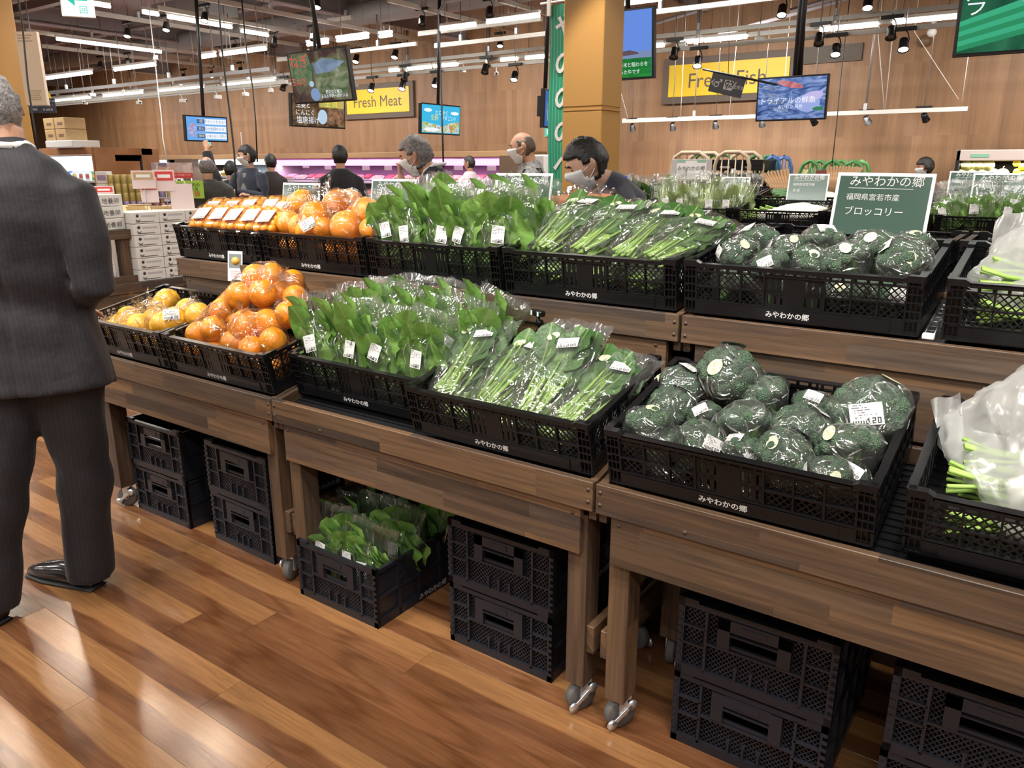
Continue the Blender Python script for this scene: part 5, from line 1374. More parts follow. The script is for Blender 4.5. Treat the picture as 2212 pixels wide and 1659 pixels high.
person('older man in a dark quilted jacket seen from behind, bag strap across his back', -3.24, 8.51, 10, (0,.0,1.430), (6, 0, 0), top='olive_puffer', bottom='khaki', hair=('bald','hair_grey'), topname='quilted_jacket', coat=.028, extras=puff, k=.94, w=1.02, hem=.72)
def phone(t, sh, sp, ex): MB().bbox(.085, .20, 1.70, .095, .215, 1.86, .003, Matrix.Translation((.02,0,.0))).build('held_pen', M_('card_paper'), t)
person('woman in black seen from behind raising one arm to point upward', -3.50, 9.96, 4, (0,.0,1.398), (10, 0, 0), top='black_knit', hair=('fringe','hair_black'), topname='coat', k=.92, w=.9, coat=.02, extras=phone,
       arms=[[(.16,0,1.16),(.16,-.05,.92),(.15,.08,.72)], [(-.16,0,1.18),(-.26,.04,1.42),(-.30,.10,1.64)]], hands=((0,1,0),(0,-1,0)), hem=.62)
person('person in a dark brown top seen from behind near the corner of the meat case', -3.60, 11.95, 20, (0,0,1.50), (20,0,0), top='dark_brown', hair=('full','hair_black'), w=1.0)
person('shopper in a pale pink shirt at the meat case', -.72, 13.5, 40, (0,0,1.49), (25,0,0), top='pink_shirt', hair=('full','hair_black'), w=1.0)
person('black-haired person in a mask behind the far produce on the right', 5.12, 9.87, 82, (0,.03,1.43), (0,6,0), top='black_knit', hair=('fringe','hair_black'), mask=True, k=.95, off=.018)
person('distant shopper by the chilled cabinet, head just visible', -8.05, 15.6, 30, (0,0,1.44), (25,0,0), top='dark_brown', hair=('full','hair_black'))
# ================================================================ columns, signs on the wall
MB().box(-3.073, 5.0, 0, -2.766, 5.275, CZ).box(-3.083, 4.99, 1.822, -2.756, 5.285, 1.828).build('column_main', M_('gold_panel'))
colm = COL.objects['column_main']; colm.name = 'column'; structure(colm)
m = MB()
for z in (0, 1.835): m.bbox(-3.079, 4.992, z+.012, -2.760, 5.283, z+(1.815 if z == 0 else 3.2), .006)
m.build('cladding_panel', M_('gold_panel'), colm)
q = atd(57, 200, 8.0); structure(MB().bbox(q.x-.6, q.y-.5, 0, q.x, q.y, CZ, .006).build('column', M_('gold_panel')))
a = atd(66, 150, 7.5); t = thing('wall_box', 'tall cream panel with fine print mounted on the far left column', 'sign', (a.x, a.y, a.z), (0, 0, YAW))
MB().bbox(-.10, 0, -.33, .11, .05, .34, .004).build('panel', mat('cream', (.66,.55,.42), .5), t)
for k in range(5): MB().box(-.06, -.002, -.20-.02*k, .07-.01*(k % 3), 0, -.19-.02*k).build('printed_line', mat('tan_ink', (.42,.33,.24), .6), t)
for k in range(3): MB().box(-.08, -.002, .25+.025*k, .06-.02*(k % 2), 0, .262+.025*k).build('printed_line', M_('tan_ink'), t)
def wall_sign(x0, x1, z0, z1, txt, sz, label):
    t = thing('wall_sign', label, 'sign', ((x0+x1)/2, WY, (z0+z1)/2), group='yellow department signs'); w_, h_ = (x1-x0)/2, (z1-z0)/2
    MB().bbox(-w_, -.06, -h_, w_, 0, h_, .004).build('frame', M_('sign_brown'), t)
    MB().bbox(-w_+.10, -.072, -h_+.10, w_-.10, -.06, h_-.10, .002).build('face', M_('sign_yellow'), t)
    link('lettering', textdata(txt, sz, M_('sign_brown'), res=4), t, (0, -.074, -.02), (R(90), 0, 0))
wall_sign(-12.73, -10.78, 2.385, 3.05, 'Fresh Meat', .30, 'yellow wall sign reading Fresh Meat')
wall_sign(-5.52, -3.47, 2.385, 3.05, 'Fresh Fish', .30, 'yellow wall sign reading Fresh Fish')
a, b = ony(1726, 140, WY), ony(1866, 92, WY)
t = thing('air_grille', 'dark louvred air grille high on the wood wall', 'vent', (a.x, WY, a.z)); W_, H_ = b.x-a.x, b.z-a.z
MB().box(0, -.02, 0, W_, 0, H_).build('backing', M_('black_metal'), t)
for k in range(16): MB().box(0, -.035, H_*k/16, W_, -.015, H_*k/16+.010).build('slat', mat('grille_brown', (.10,.065,.04), .5), t)
a = ony(1998, 89, WY); tag(MB().lathe([(.001,0),(.075,0),(.075,.04),(.001,.05)], 20, Matrix.Translation((a.x, WY, a.z)) @ Matrix.Rotation(R(90),4,'X')).build('wall_speaker', mat('disc_brown', (.17,.10,.05), .5)), 'round brown disc set in the wall beside the grille', 'speaker')
a = ony(2013, 70, WY-.6); t = thing('ceiling_sensor', 'small white round sensor hanging near the wood wall', 'sensor', a)
MB().sphere((0,0,0), .055, 12, 8).build('dome', M_('white_paint'), t); MB().tube([(0,0,.04),(0,0,.12)], .02, 8).build('mount', M_('white_paint'), t)
def exit_sign(px, y, label, s=.16):
    a = ony(*px, y); t = thing('exit_sign', label, 'sign', a); MB().bbox(-s/2,-.03,-s/2,s/2,0,s/2,.004).build('housing', M_('white_paint'), t)
    MB().box(-s*.46,-.032,-s*.46,s*.46,-.03,s*.46).build('lit_face', emis('exit_green', (.10,.75,.5), 1.0), t); MB().box(-.03,-.034,-.04,.02,-.032,.05).build('figure', emis('exit_white', (1,1,1), 1.2), t)
exit_sign((452, 309), WY, 'small green exit sign on the wall under the blue price screen'); exit_sign((1187, 285), WY, 'green exit sign showing beside the hanging banner')
a = onz(166, 2, 3.25); t = thing('exit_sign', 'large white and green exit arrow sign hanging at the top left', 'sign', a, (0, 0, YAW+R(20)))
MB().bbox(-.17,-.03,-.17,.17,.03,.17,.006).build('housing', M_('white_paint'), t); MB().box(-.155,-.033,-.155,.155,-.03,.155).build('lit_face', emis('exit_pale', (.86,1,.95), 1.3), t)
MB().prism([(-.13,.03),(-.02,.12),(-.02,.06),(.11,.06),(.11,.0),(-.02,.0),(-.02,-.06)], 0, .004, Matrix.Translation((0,-.033,0)) @ Matrix.Rotation(R(90),4,'X')).build('arrow', emis('exit_green2', (.05,.62,.45), 1.0), t)
link('lettering', textdata('回', .09, emis('exit_green2', (.05,.62,.45), 1), res=3), t, (.06,-.036,-.10), (R(90),0,0))
MB().tube([(0,0,.17),(0,0,1.4)], .012, 6).build('rod', M_('rod_grey'), t)
# ---------------------------------------------------------------- screens
def pic(name, stops, sc=(4,4,4), es=1.0, kind='noise', dist=1.0):
    q = NT(name); tc = q.n('TexCoord'); v = q.n('VectorMath', _operation='MULTIPLY', i0=tc.outputs['Object'], i1=(*sc,))
    f = (q.n('TexNoise', Vector=v.outputs[0], Scale=1.0, Detail=4.0, Distortion=dist) if kind == 'noise' else q.n('TexWave', Vector=v.outputs[0], Scale=1.0, Distortion=dist, Detail=2.0))
    c = q.ramp(f.outputs['Fac'], stops); e = q.n('Emission', Strength=es); q.t.links.new(c, e.inputs[0]); return q.fin(e.outputs[0])
def tv(label, M, W, H, base, parts=(), texts=(), pole=None, depth=.05):
    """M places the screen centre, x right, z up, facing -y"""
    t = thing('hanging_screen', label, 'screen', group='hanging advertising screens'); t.matrix_world = M
    b = .018
    MB().bbox(-W/2-b, 0, -H/2-b, W/2+b, depth, H/2+b, .004).build('casing', M_('tv_black'), t)
    MB().box(-W/2, -.003, -H/2, W/2, .001, H/2).build('display', base, t)
    for i, (nm, poly, mm) in enumerate(parts):
        MB().prism([(u*W/2, v*H/2) for u, v in poly], 0, .0015+.0006*i, Matrix.Translation((0,-.003,0)) @ Matrix.Rotation(R(90),4,'X')).build(nm, mm, t)
    for s, u, v, sz, mm, al in texts:
        link('lettering', textdata(s, sz*H, mm, al, 2), t, (u*W/2, -.0125, v*H/2), (R(90),0,0))
    if pole: pole = CZ-M.translation.z-H/2; MB().tube([(0,.06,H/2-.15),(0,.06,H/2+pole)], .022, 8).build('pole', M_('black_metal'), t); MB().bbox(-.1,.04,-.08,.1,.09,.12,.004).build('bracket', M_('black_metal'), t)
    return t
def oval(cx, cy, rx, ry, n=18, rot=0): return [(cx+rx*math.cos(2*math.pi*k/n)*math.cos(rot)-ry*math.sin(2*math.pi*k/n)*math.sin(rot), cy+rx*math.cos(2*math.pi*k/n)*math.sin(rot)+ry*math.sin(2*math.pi*k/n)*math.cos(rot)) for k in range(n)]
def rect(a, b, c, d): return [(a,b),(c,b),(c,d),(a,d)]
def fX(px0, px1, y, tilt=0):      # parallel to the wall, facing the shopper
    a, b = ony(*px0, y), ony(*px1, y); c = (a+b)/2
    return Matrix.Translation(c) @ Matrix.Rotation(R(tilt), 4, 'X'), abs(b.x-a.x), abs(b.z-a.z)
def fY(px0, px1, x, tilt=0):      # turned a quarter, facing +x
    a, b = onx(*px0, x), onx(*px1, x); c = (a+b)/2
    return Matrix.Translation(c) @ Matrix.Rotation(R(90), 4, 'Z') @ Matrix.Rotation(R(tilt), 4, 'X'), abs(b.y-a.y), abs(b.z-a.z)
ew = emis('screen_white', (.92,.96,1), 1.0); er = emis('screen_red', (.8,.12,.10), .9); ey = emis('screen_yellow', (.95,.82,.12), .9); eb = emis('screen_blue', (.05,.16,.5), .9); en = emis('screen_navy', (.02,.03,.10), .9); egn = emis('screen_green', (.10,.42,.09), .9); esk = emis('screen_skin', (.75,.48,.36), .8)
M, W_, H_ = fX((634,222), (750,103), 5.5, 8)
tv('large tilted screen showing a green onion field, left of the meat sign', M, W_, H_, pic('scr_onion', [(.25,(.03,.02,.02)),(.45,(.10,.06,.05)),(.6,(.16,.15,.09)),(.8,(.30,.28,.18))], (5,5,5), .9),
   [('field', [(-.2,.55),(.2,.75),(.98,.55),(.98,-.6),(.5,-.95),(-.15,-.6)], pic('scr_field', [(.3,(.06,.10,.05)),(.5,(.16,.20,.10)),(.75,(.36,.36,.26))], (6,6,12), .9)),
    ('mist', [(-.15,.5),(.2,.7),(.95,.5),(.5,.15),(-.1,.1)], pic('scr_mist', [(.3,(.14,.20,.30)),(.7,(.30,.38,.50))], (5,5,9), .9)),
    ('leaf_photo', [(-.97,-.2),(-.3,-.3),(-.2,.3),(-.3,.95),(-.97,.9)], pic('scr_leafy', [(.3,(.04,.06,.04)),(.5,(.12,.20,.10)),(.75,(.30,.22,.14))], (9,9,9), .9)),
    ('mask_shape', oval(-.30,-.28,.08,.12), emis('screen_pale', (.5,.62,.8), .9)), ('sky_blue_cloth', oval(-.22,-.72,.16,.26), emis('screen_cloth', (.25,.36,.6), .9))],
   [('ねぎ', -.62, .62, .30, er, 'CENTER'), ('玉ねぎ', -.72, -.18, .17, er, 'CENTER'), ('肥沃な土壌は', .45, -.66, .085, ew, 'CENTER'), ('玉名の平野へ続け入る', .45, -.83, .085, ew, 'CENTER')], 1.6)
M, W_, H_ = fY((634,270), (742,214), -8.0, 4); M2, W2, H2 = M, W_, H_
tv('smaller screen with a fried chicken advert under the onion screen', M, W_, H_, pic('scr_chicken', [(.3,(.03,.02,.015)),(.5,(.14,.08,.04)),(.7,(.30,.20,.11))], (9,9,9), .9),
   [('gold_band', rect(.0,.3,.97,.97), pic('scr_gold', [(.3,(.30,.42,.10)),(.6,(.65,.50,.14))], (4,4,4), .9)), ('chef_coat', oval(.12,-.35,.18,.5), emis('screen_coat', (.55,.72,.9), .9)), ('chicken', oval(.65,-.3,.3,.5), pic('scr_fried', [(.3,(.12,.04,.02)),(.7,(.42,.24,.14))], (20,20,20), .9))],
   [('生姜と', -.62, .35, .22, ew, 'CENTER'), ('にんにく', -.55, -.15, .22, ew, 'CENTER'), ('塩唐揚げ', -.45, -.65, .26, ew, 'CENTER'), ('金賞', .45, .6, .34, ey, 'CENTER')], 1.4)
M, W_, H_ = fY((406,302), (487,256), -9.0, 4)
tv('blue screen with three rows of price slogans on the far left', M, W_, H_, emis('scr_blue', (.16,.42,.85), 1.0),
   [('row_panel', rect(-.5,.40,.97,.86), ew), ('row_panel', rect(-.5,-.22,.97,.25), ew), ('row_panel', rect(-.5,-.86,.97,-.40), ew),
    ('badge', rect(-.5,.42,-.12,.84), eb), ('badge', rect(-.5,-.20,-.12,.22), eb), ('badge', rect(-.5,-.84,-.12,-.42), eb), ('characters', oval(-.74,-.15,.2,.6), pic('scr_mix', [(.3,(.7,.75,.9)),(.5,(.3,.4,.8)),(.7,(.8,.3,.3))], (30,30,30), .9))],
   [('ポイントたまる！', .42, .62, .15, eb, 'CENTER'), ('合計金額わかる！', .42, .0, .15, eb, 'CENTER'), ('レジ待ちなしで早い！', .42, -.64, .13, eb, 'CENTER'), ('得', -.31, .62, .18, ey, 'CENTER'), ('安心', -.31, 0, .15, ey, 'CENTER'), ('簡単', -.31, -.64, .15, ey, 'CENTER')], 2.2)
M, W_, H_ = fY((912,286), (992,232), -7.3, 3)
tv('bright blue screen with vegetables and a fresh food slogan, right of the meat sign', M, W_, H_, emis('scr_cyan', (.06,.50,.80), 1.0),
   [('vegetables', [(-.97,-.95),(.97,-.95),(.97,-.1),(.5,-.2),(.1,-.5),(-.4,-.35),(-.97,-.2)], pic('scr_veg', [(.25,(.1,.25,.6)),(.42,(.75,.75,.72)),(.55,(.3,.55,.12)),(.65,(.8,.12,.08)),(.8,(.85,.7,.2))], (16,16,16), 1.0)), ('cloud', oval(-.7,.62,.2,.13), ew), ('cloud', oval(.72,.5,.22,.12), ew), ('white_banner', oval(-.5,-.75,.4,.14), ew)],
   [('とにかく', .0, .45, .20, ew, 'CENTER'), ('生鮮', -.38, .08, .22, ey, 'CENTER'), ('がすごい!!', .35, .08, .19, ew, 'CENTER')], 1.0)
M, W_, H_ = fX((1292,172), (1411,18), 6.0, 6)
tv('screen beside the gold column showing a blue sky and green rice field', M, W_, H_, emis('scr_sky', (.14,.27,.74), 1.0),
   [('field', rect(-1,-1,1,-.42), pic('scr_rice', [(.3,(.01,.13,.03)),(.7,(.03,.28,.05))], (4,4,20), 1.0)), ('water', rect(-1,-.42,1,-.22), emis('scr_water', (.22,.30,.5), .9)), ('shore', [(-1,-.25),(-.2,-.2),(.2,-.17),(.5,-.25),(.55,-.3),(-1,-.38)], emis('scr_shore', (.16,.10,.12), .8))],
   [('の米と稲わらを', .35, -.62, .075, ew, 'CENTER'), ('食べて育った牛です', -.1, -.84, .075, ew, 'CENTER')], 1.0)
M, W_, H_ = fX((1634,259), (1788,163), 8.6, 3)
tv('wide screen with a tray of fish in front of the fish sign', M, W_, H_, pic('scr_fish', [(.28,(.03,.05,.16)),(.45,(.09,.16,.40)),(.58,(.24,.33,.62)),(.75,(.50,.56,.80))], (5,5,16), 1.0, 'noise', 2.0),
   [('fish', oval(-.70+.12*k, .55-.36*k, .30, .10, rot=-.35), pic(f'scr_mackerel{k}', [(.3,(.05,.08,.2)),(.7,(.35,.45,.7))], (12,12,30), 1.0)) for k in range(4)] + [('red_fish', oval(-.05,.68,.42,.14,rot=-.4), pic('scr_redfish', [(.3,(.45,.10,.12)),(.7,(.75,.35,.38))], (9,9,9), 1.0)), ('plate', oval(.5,-.25,.36,.44), emis('scr_plate', (.34,.42,.78), 1.0)), ('squid', oval(.62,.05,.34,.22,rot=.6), emis('scr_squid', (.55,.5,.82), 1.0)), ('garnish', oval(.82,-.55,.16,.10), emis('scr_garnish', (.05,.22,.10), 1.0))],
   [('トライアルの鮮魚', -.10, -.12, .18, ew, 'CENTER'), ('おいしさ 発見', .0, -.42, .10, ew, 'CENTER')], 2.4)
M, W_, H_ = fX((2064,116), (2330,-95), 4.6, 8)
tv('screen with bundles of green asparagus at the top right corner', M, W_, H_, pic('scr_asp', [(.3,(.01,.05,.03)),(.7,(.03,.16,.08))], (5,5,5), 1.0),
   [('spear', [(-1,-.95+.12*k),(.6,-.55+.14*k),(1,-.5+.14*k),(1,-.38+.14*k),(.5,-.40+.14*k),(-1,-.83+.12*k)], emis(f'scr_spear{k%2}', ((.05,.42,.22) if k % 2 else (.03,.27,.12)), 1.0)) for k in range(6)] + [('sleeve', oval(.45,.35,.4,.35), emis('scr_sleeve', (.34,.38,.5), .9)), ('mask_shape', oval(.15,.72,.16,.16), emis('screen_pale', (.5,.62,.8), .9))],
   [('ア', -.72, .95, .26, ew, 'CENTER'), ('ス', -.72, .68, .26, ew, 'CENTER'), ('パ', -.72, .4, .26, ew, 'CENTER'), ('ラ', -.72, .08, .26, ew, 'CENTER'), ('本さん', -.15, .55, .10, ew, 'CENTER'), ('育てた', -.38, .35, .09, ew, 'CENTER')], .8)
M, W_, H_ = fY((1177,272), (1196,198), -4.6, 2)
tv('narrow sliver of a blue screen behind the green banner', M, W_, H_, emis('scr_blue2', (.08,.20,.55), .8), [('picture', oval(0,0,.7,.8), pic('scr_f2', [(.3,(.05,.1,.3)),(.7,(.4,.5,.7))], (9,9,9), .9))], [], .9)
# direction board with pictograms
a, b = ony(1537,152,8.0), ony(1594,198,8.0); t = thing('direction_board', 'small dark direction board with white toilet and cash pictograms, in front of the fish sign', 'sign', (a.x, 8.0, (a.z+b.z)/2), (0,0,R(0)))
W_ = b.x-a.x+.06; MB().bbox(0,-.01,-.09,W_,.01,.09,.002, Matrix.Rotation(R(14),4,'Y')).build('board', mat('board_dark', (.03,.032,.04), .4), t)
Mb = Matrix.Rotation(R(14),4,'Y')
for s, u, sz in (('←', .13, .10), ('♂♀', .38, .08), ('♿', .56, .09), ('¥', .70, .11), ('化粧室', .88, .04)):
    o = link('pictogram', textdata(s, sz, M_('white_ink'), res=2), t); o.matrix_local = Mb @ Matrix.Translation((u*W_, -.012, 0)) @ Matrix.Rotation(R(90),4,'X')
MB().tube([Mb @ Vector((-.12,0,.10)), Mb @ Vector((W_+.32,0,.10))], .012, 6).build('hanger_bar', M_('black_metal'), t)
for u in (.45,): MB().tube([Mb @ Vector((u*W_,0,.10)), (u*W_-.03,0,1.0)], .003, 5).build('wire', M_('rod_grey'), t)
# green vertical banner
a, b = ony(1183,16,5.1), ony(1219,16,5.1); t = thing('banner', 'tall green hanging banner with white letters beside the gold column', 'banner', (a.x, 5.1, 0))
q = NT('banner_green'); tc = q.n('TexCoord'); sp_ = q.n('SeparateXYZ', Vector=tc.outputs['Object']); st = q.math('LESS_THAN', q.math('FRACT', q.math('MULTIPLY', sp_.outputs['X'], 38.0)), .25)
cl = q.mix(st, (.012,.22,.125), (.05,.36,.22)); bs = q.n('BsdfPrincipled', Roughness=.6); q.t.links.new(cl, bs.inputs['Base Color']); q.fin(bs.outputs[0])
m = MB(); m.grid(lambda u, v: Vector((.02+u*.34, .01*math.sin(v*9+u*4), .95+v*1.60)), 8, 20); m.grid(lambda u, v: Vector((.02+u*.34, .006+.01*math.sin(v*9+u*4), .95+v*1.60)), 8, 20); m.build('cloth', M_('banner_green'), t)
for k, s in enumerate('やのののへ'):
    link('lettering', textdata(s, .20, emis('banner_white', (.8,.8,.8), .0) if False else M_('white_ink'), res=3, bold=.004), t, (.17, -.016, 2.38-k*.235), (R(90),0,0))
MB().tube([(-.06,0,2.57),(.42,0,2.57)], .008, 6).build('top_bar', M_('rail_white'), t); MB().bbox(-.0,-.012,2.48,.03,.012,2.59,.002).build('hanger', M_('rail_white'), t)
# ---------------------------------------------------------------- rails, tubes, spots
def rail(a, b, label, hang=None, w=.045, h=.05, m='rail_metal', grp='ceiling light rails'):
    a, b = Vector(a), Vector(b); t = thing('light_rail', label, 'light rail', a, group=grp); d = b-a
    MB().bar((0,0,0), d, w, h).bar((0,0,h*.62), d, w*.55, h*.3).build('channel', M_(m), t)
    n = max(2, int(d.length/1.6))
    for k in range(n):
        p = d*((k+.5)/n); MB().tube([p+Vector((0,0,.02)), p+Vector((0,0,CZ-.4-a.z))], .007, 6).build('drop_rod', M_('rod_grey'), t)
        MB().bbox(p.x-.02, p.y-.02, .03, p.x+.02, p.y+.02, .11, .004).build('rod_clamp', M_('zinc'), t)
    return t
def tube_lamp(a, b, label, grp='tube lamps'):
    a, b = Vector(a), Vector(b); t = thing('tube_lamp', label, 'lamp', a, group=grp); d = b-a
    MB().bar((0,0,.045), d+Vector((0,0,.045)), .055, .03).build('housing', M_('rail_white'), t)
    MB().tube([d*.01, d*.99], .022, 10).build('tube', tube_e, t)
    for u in (.15, .85): MB().tube([d*u+Vector((0,0,.05)), d*u+Vector((0,0,CZ-a.z))], .005, 5).build('drop_rod', M_('rod_grey'), t)
    return t
spot_can = MB().lathe([(.028,.0),(.036,-.005),(.042,-.06),(.048,-.115),(.052,-.12),(.046,-.118),(.040,-.10)], 14).mesh('can'); spot_can.materials.append(M_('black_metal'))
def lens(m): me = MB().lathe([(.0005,-.108),(.042,-.108),(.042,-.112),(.0005,-.116)], 14).mesh('lens'); me.materials.append(m); return me
LN = {'lit': lens(bulb_e), 'pink': lens(pink_e), 'off': lens(mat('lens_off', (.12,.12,.13), .2))}
arm_me = MB().tube([(0,0,.10),(.03,0,.07),(.045,0,.02),(.04,0,-.03)], .006, 6).mesh('yoke'); arm_me.materials.append(M_('black_metal'))
ada_me = MB().bbox(-.018,-.10,.09,.018,.10,.125,.003).mesh('adapter'); ada_me.materials.append(M_('black_metal'))
SPN = [0]
def tspot(p, kind, aim, label, s=1.0):
    t = thing('track_spot', label, 'spotlight', p, group='track spotlights'); t.scale = (s,)*3
    link('adapter', ada_me, t, (0,0,0), (0,0,R(90))); MB().tube([(0,0,.11),(0,0,(CZ-p.z)/s)], .006, 5).build('drop_rod', M_('rod_grey'), t)
    link('yoke', arm_me, t, (0,0,.0))
    rot = Vector(aim).normalized().to_track_quat('-Z', 'Y').to_euler()
    c = link('can', spot_can, t, (0,0,.02), rot); link('lens', LN[kind], c)
    return t
Y10 = 10.0
for z, y, l in ((3.07, Y10, 'upper channel of the long light rail in front of the wood wall'), (2.99, Y10+.02, 'middle channel of the long light rail in front of the wood wall'), (2.89, Y10-.05, 'lowest channel of the long light rail, carrying spotlights')):
    rail((-21.5, y, z), (1.6, y, z), l)
tx = [(841,153),(862,151)],[(877,150),(932,146)],[(937,144),(989,140)],[(1082,130),(1118,126)],[(1135,126),(1183,120)],[(1409,100),(1435,97)],[(1470,92),(1519,88)],[(1522,88),(1614,80)],[(1771,65),(1898,51)],[(1928,49),(2068,34)],[(664,97),(709,94)]
for i, (a, b) in enumerate(tx[:10]):
    p, q = ony(*a, Y10), ony(*b, Y10); q.z = p.z; tube_lamp(p, q, f'lit tube on the long wall rail, {ORD[i]} from the left')
for i, (a, b) in enumerate((((120,219),(196,214)), ((224,209),(308,203)), ((343,199),(440,192)), ((482,186),(594,176)))):
    p, q = ony(*a, 7.5), ony(*b, 7.5); q.z = p.z; tube_lamp(p, q, f'lower left row of lit tubes, {ORD[i]} from the left')
for i, (a, b) in enumerate((((98,170),(199,160)), ((247,151),(336,141)), ((430,124),(465,121)), ((476,118),(575,108)))):
    p, q = ony(*a, 7.0), ony(*b, 7.0); q.z = p.z; tube_lamp(p, q, f'upper left row of lit tubes, {ORD[i]} from the left')
for i, (a, b) in enumerate((((664,97),(709,94)), ((728,88),(796,83)), ((820,79),(846,75)), ((950,63),(1028,53)), ((1051,48),(1166,34)), ((1348,8),(1429,0)))):
    p, q = ony(*a, 8.4), ony(*b, 8.4); q.z = p.z; tube_lamp(p, q, f'high row of lit tubes above the screens, {ORD[i]} from the left')
for i, (a, b) in enumerate((((361,36),(496,60)), ((521,67),(583,76)), ((120,84),(335,115)), ((190,6),(238,14)), ((308,26),(336,33)))):
    p, q = onz(*a, 3.35), onz(*b, 3.35); q.x = p.x; tube_lamp(p, q, f'lit tube running away from the camera at the upper left, {ORD[i]}')
for y, za, zb, xa, xb, l in ((7.5, (112,224), (620,182), 0, 0, 'light rail under the lower left row of tubes'), (7.5, (98,202), (580,151), 0, 0, 'blue-grey light rail above the lower left row of tubes')):
    p, q = ony(*za, y), ony(*zb, y); q.z = p.z; rail(p, q, l, m='duct_grey' if 'blue' in l else 'rail_metal')
for i, (a, b) in enumerate((((150,20),(640,98)), ((342,18),(700,85)), ((56,67),(520,131)), ((430,-5),(897,95)), ((580,62),(820,112)), ((838,0),(1112,67)), ((1079,0),(1230,46)), ((90,100),(560,175)))):
    p, q = onz(*a, 3.42), onz(*b, 3.42); q.x = p.x; rail(p, q, f'light rail running away from the camera under the ceiling, {ORD[i]} from the camera', m='rail_white', grp='receding ceiling rails')
for i, (a, b) in enumerate((((709,45),(760,36)), ((905,74),(1170,36)), ((940,100),(1180,60)), ((1345,35),(1700,-5)), ((600,130),(900,95)))):
    p, q = ony(*a, 8.8), ony(*b, 8.8); q.z = p.z; rail(p, q, f'cross rail above the hanging screens, {ORD[i]} from the left', m='rail_white', grp='cross rails')
p, q = ony(1345,262,11.0), ony(2091,231,11.0); q.z = p.z; rail(p, q, 'low track on wires along the wood wall above the roll cages', m='rail_white')
for i, px in enumerate(((1365,272),(1452,270),(1545,266),(1646,262),(1753,258),(1869,256),(1994,250))):
    tspot(ony(*px, 11.0), 'lit' if i not in (4, 6) else 'off', (-.2 if i < 4 else .3, .8, -.7), f'small black spotlight on the low wall track, {ORD[i]} from the left', .9)
    if i not in (4, 6): spot(ony(*px, 10.9), (ony(*px, 11.0).x+.2, WY, 1.2), 30, 90)
for i, (px, k) in enumerate((((276,66),'lit'),((360,52),'lit'),((443,31),'lit'),((217,136),'off'),((276,129),'off'),((338,120),'off'),((507,99),'off'),((591,87),'off'),((397,162),'lit'),((457,157),'lit'),((520,148),'lit'),((593,84),'off'),((677,73),'off'),((912,39),'off'),((1058,19),'off'),((685,1),'lit'),((1080,88),'lit'))):
    tspot(onz(*px, 3.3), k, (.25,-.35,-1), f'{"lit" if k == "lit" else "unlit"} black spotlight under the receding rails, {ORD[i]} of them')
for i, (px, k) in enumerate((((771,122),'lit'),((855,112),'lit'),((804,184),'pink'),((871,180),'pink'),((942,173),'pink'),((1113,159),'lit'),((876,160),'off'),((614,182),'off'),((1050,143),'off'),((1508,127),'lit'),((1457,108),'off'),((1690,16),'lit'),((1875,0),'lit'),((1806,101),'lit'),((1952,89),'lit'),((1770,77),'off'),((1925,63),'off'))):
    tspot(ony(*px, Y10-.1), k, (.15,-.5,-1), f'{dict(lit="lit", pink="pink", off="unlit")[k]} spotlight on the long wall rail, {ORD[i]} of them', 1.15)
# security cameras and small white gadgets on the rails
for i, px in enumerate(((200,205),(184,222),(300,222),(395,218),(470,210),(530,204),(585,196),(648,195),(768,185),(1000,153),(1072,160),(1475,95),(1640,85))):
    p = ony(*px, Y10 if i > 6 else 7.5); t = thing('rail_camera', f'small white camera clamped to a ceiling rail, {ORD[i]} from the left', 'camera', p, (0,0,R(40*i)), group='white rail cameras')
    MB().bbox(-.03,-.06,-.03,.03,.05,.03,.01).build('body', M_('white_paint'), t); MB().tube([(0,0,.02),(0,.02,.08),(0,0,.13)], .01, 6).build('bracket', M_('white_paint'), t); MB().tube([(0,0,.12),(0,0,CZ-p.z)], .004, 5).build('drop_rod', M_('rod_grey'), t)
    MB().lathe([(.001,0),(.016,0),(.016,.006)], 10, Matrix.Translation((0,-.06,0)) @ Matrix.Rotation(R(90),4,'X')).build('lens', M_('tv_black'), t)
a, b = ony(2052,216,11), ony(2065,232,11); 
# wires, cords
def cord(pts, r, m, label, name='power_cable'):
    pts = [Vector(p) for p in pts]
    if pts[0].z < CZ-.02: pts = [Vector((pts[0].x, pts[0].y, CZ))]+pts
    return tag(MB().tube(pts, r, 6).build(name, M_(m)), label, 'cord')
def pxs(l, D): return [atd(x, y, D) for x, y in l]
cord(pxs([(49,60),(60,180),(72,260),(84,335)], 6.5), .008, 'cable_black', 'black cord hanging in front of the gold column at the left')
cord(pxs([(470,-20),(480,110),(488,180),(497,250),(506,330),(512,445)], 6.0), .008, 'cable_black', 'black cord hanging beside the man with folded arms')
cord(pxs([(530,90),(545,185),(552,260),(556,350)], 9.0), .009, 'cable_black', 'thin black cord hanging behind the man with folded arms')
cord(pxs([(962,0),(947,25),(948,70),(952,150),(955,260),(958,365)], 7.0), .008, 'cable_black', 'black cord hanging in front of the blue vegetable screen')
cord(pxs([(336,140),(342,200),(348,245),(352,300),(360,345)], 9.5), .007, 'cable_white', 'white cable dangling in front of the wood wall at the left')
cord(pxs([(1828,64),(1818,150),(1808,260),(1797,360)], 9.5), .006, 'cable_black', 'thin dark cord hanging right of the fish screen')
cord([ony(1645,0,9.5), ony(1733,-20,9.5)], .01, 'black_metal', 'short black pole stub near the ceiling')
cord([ony(1738,-10,8.75), ony(1726,165,8.75)], .035, 'black_metal', 'black pole carrying the fish screen', 'pole')
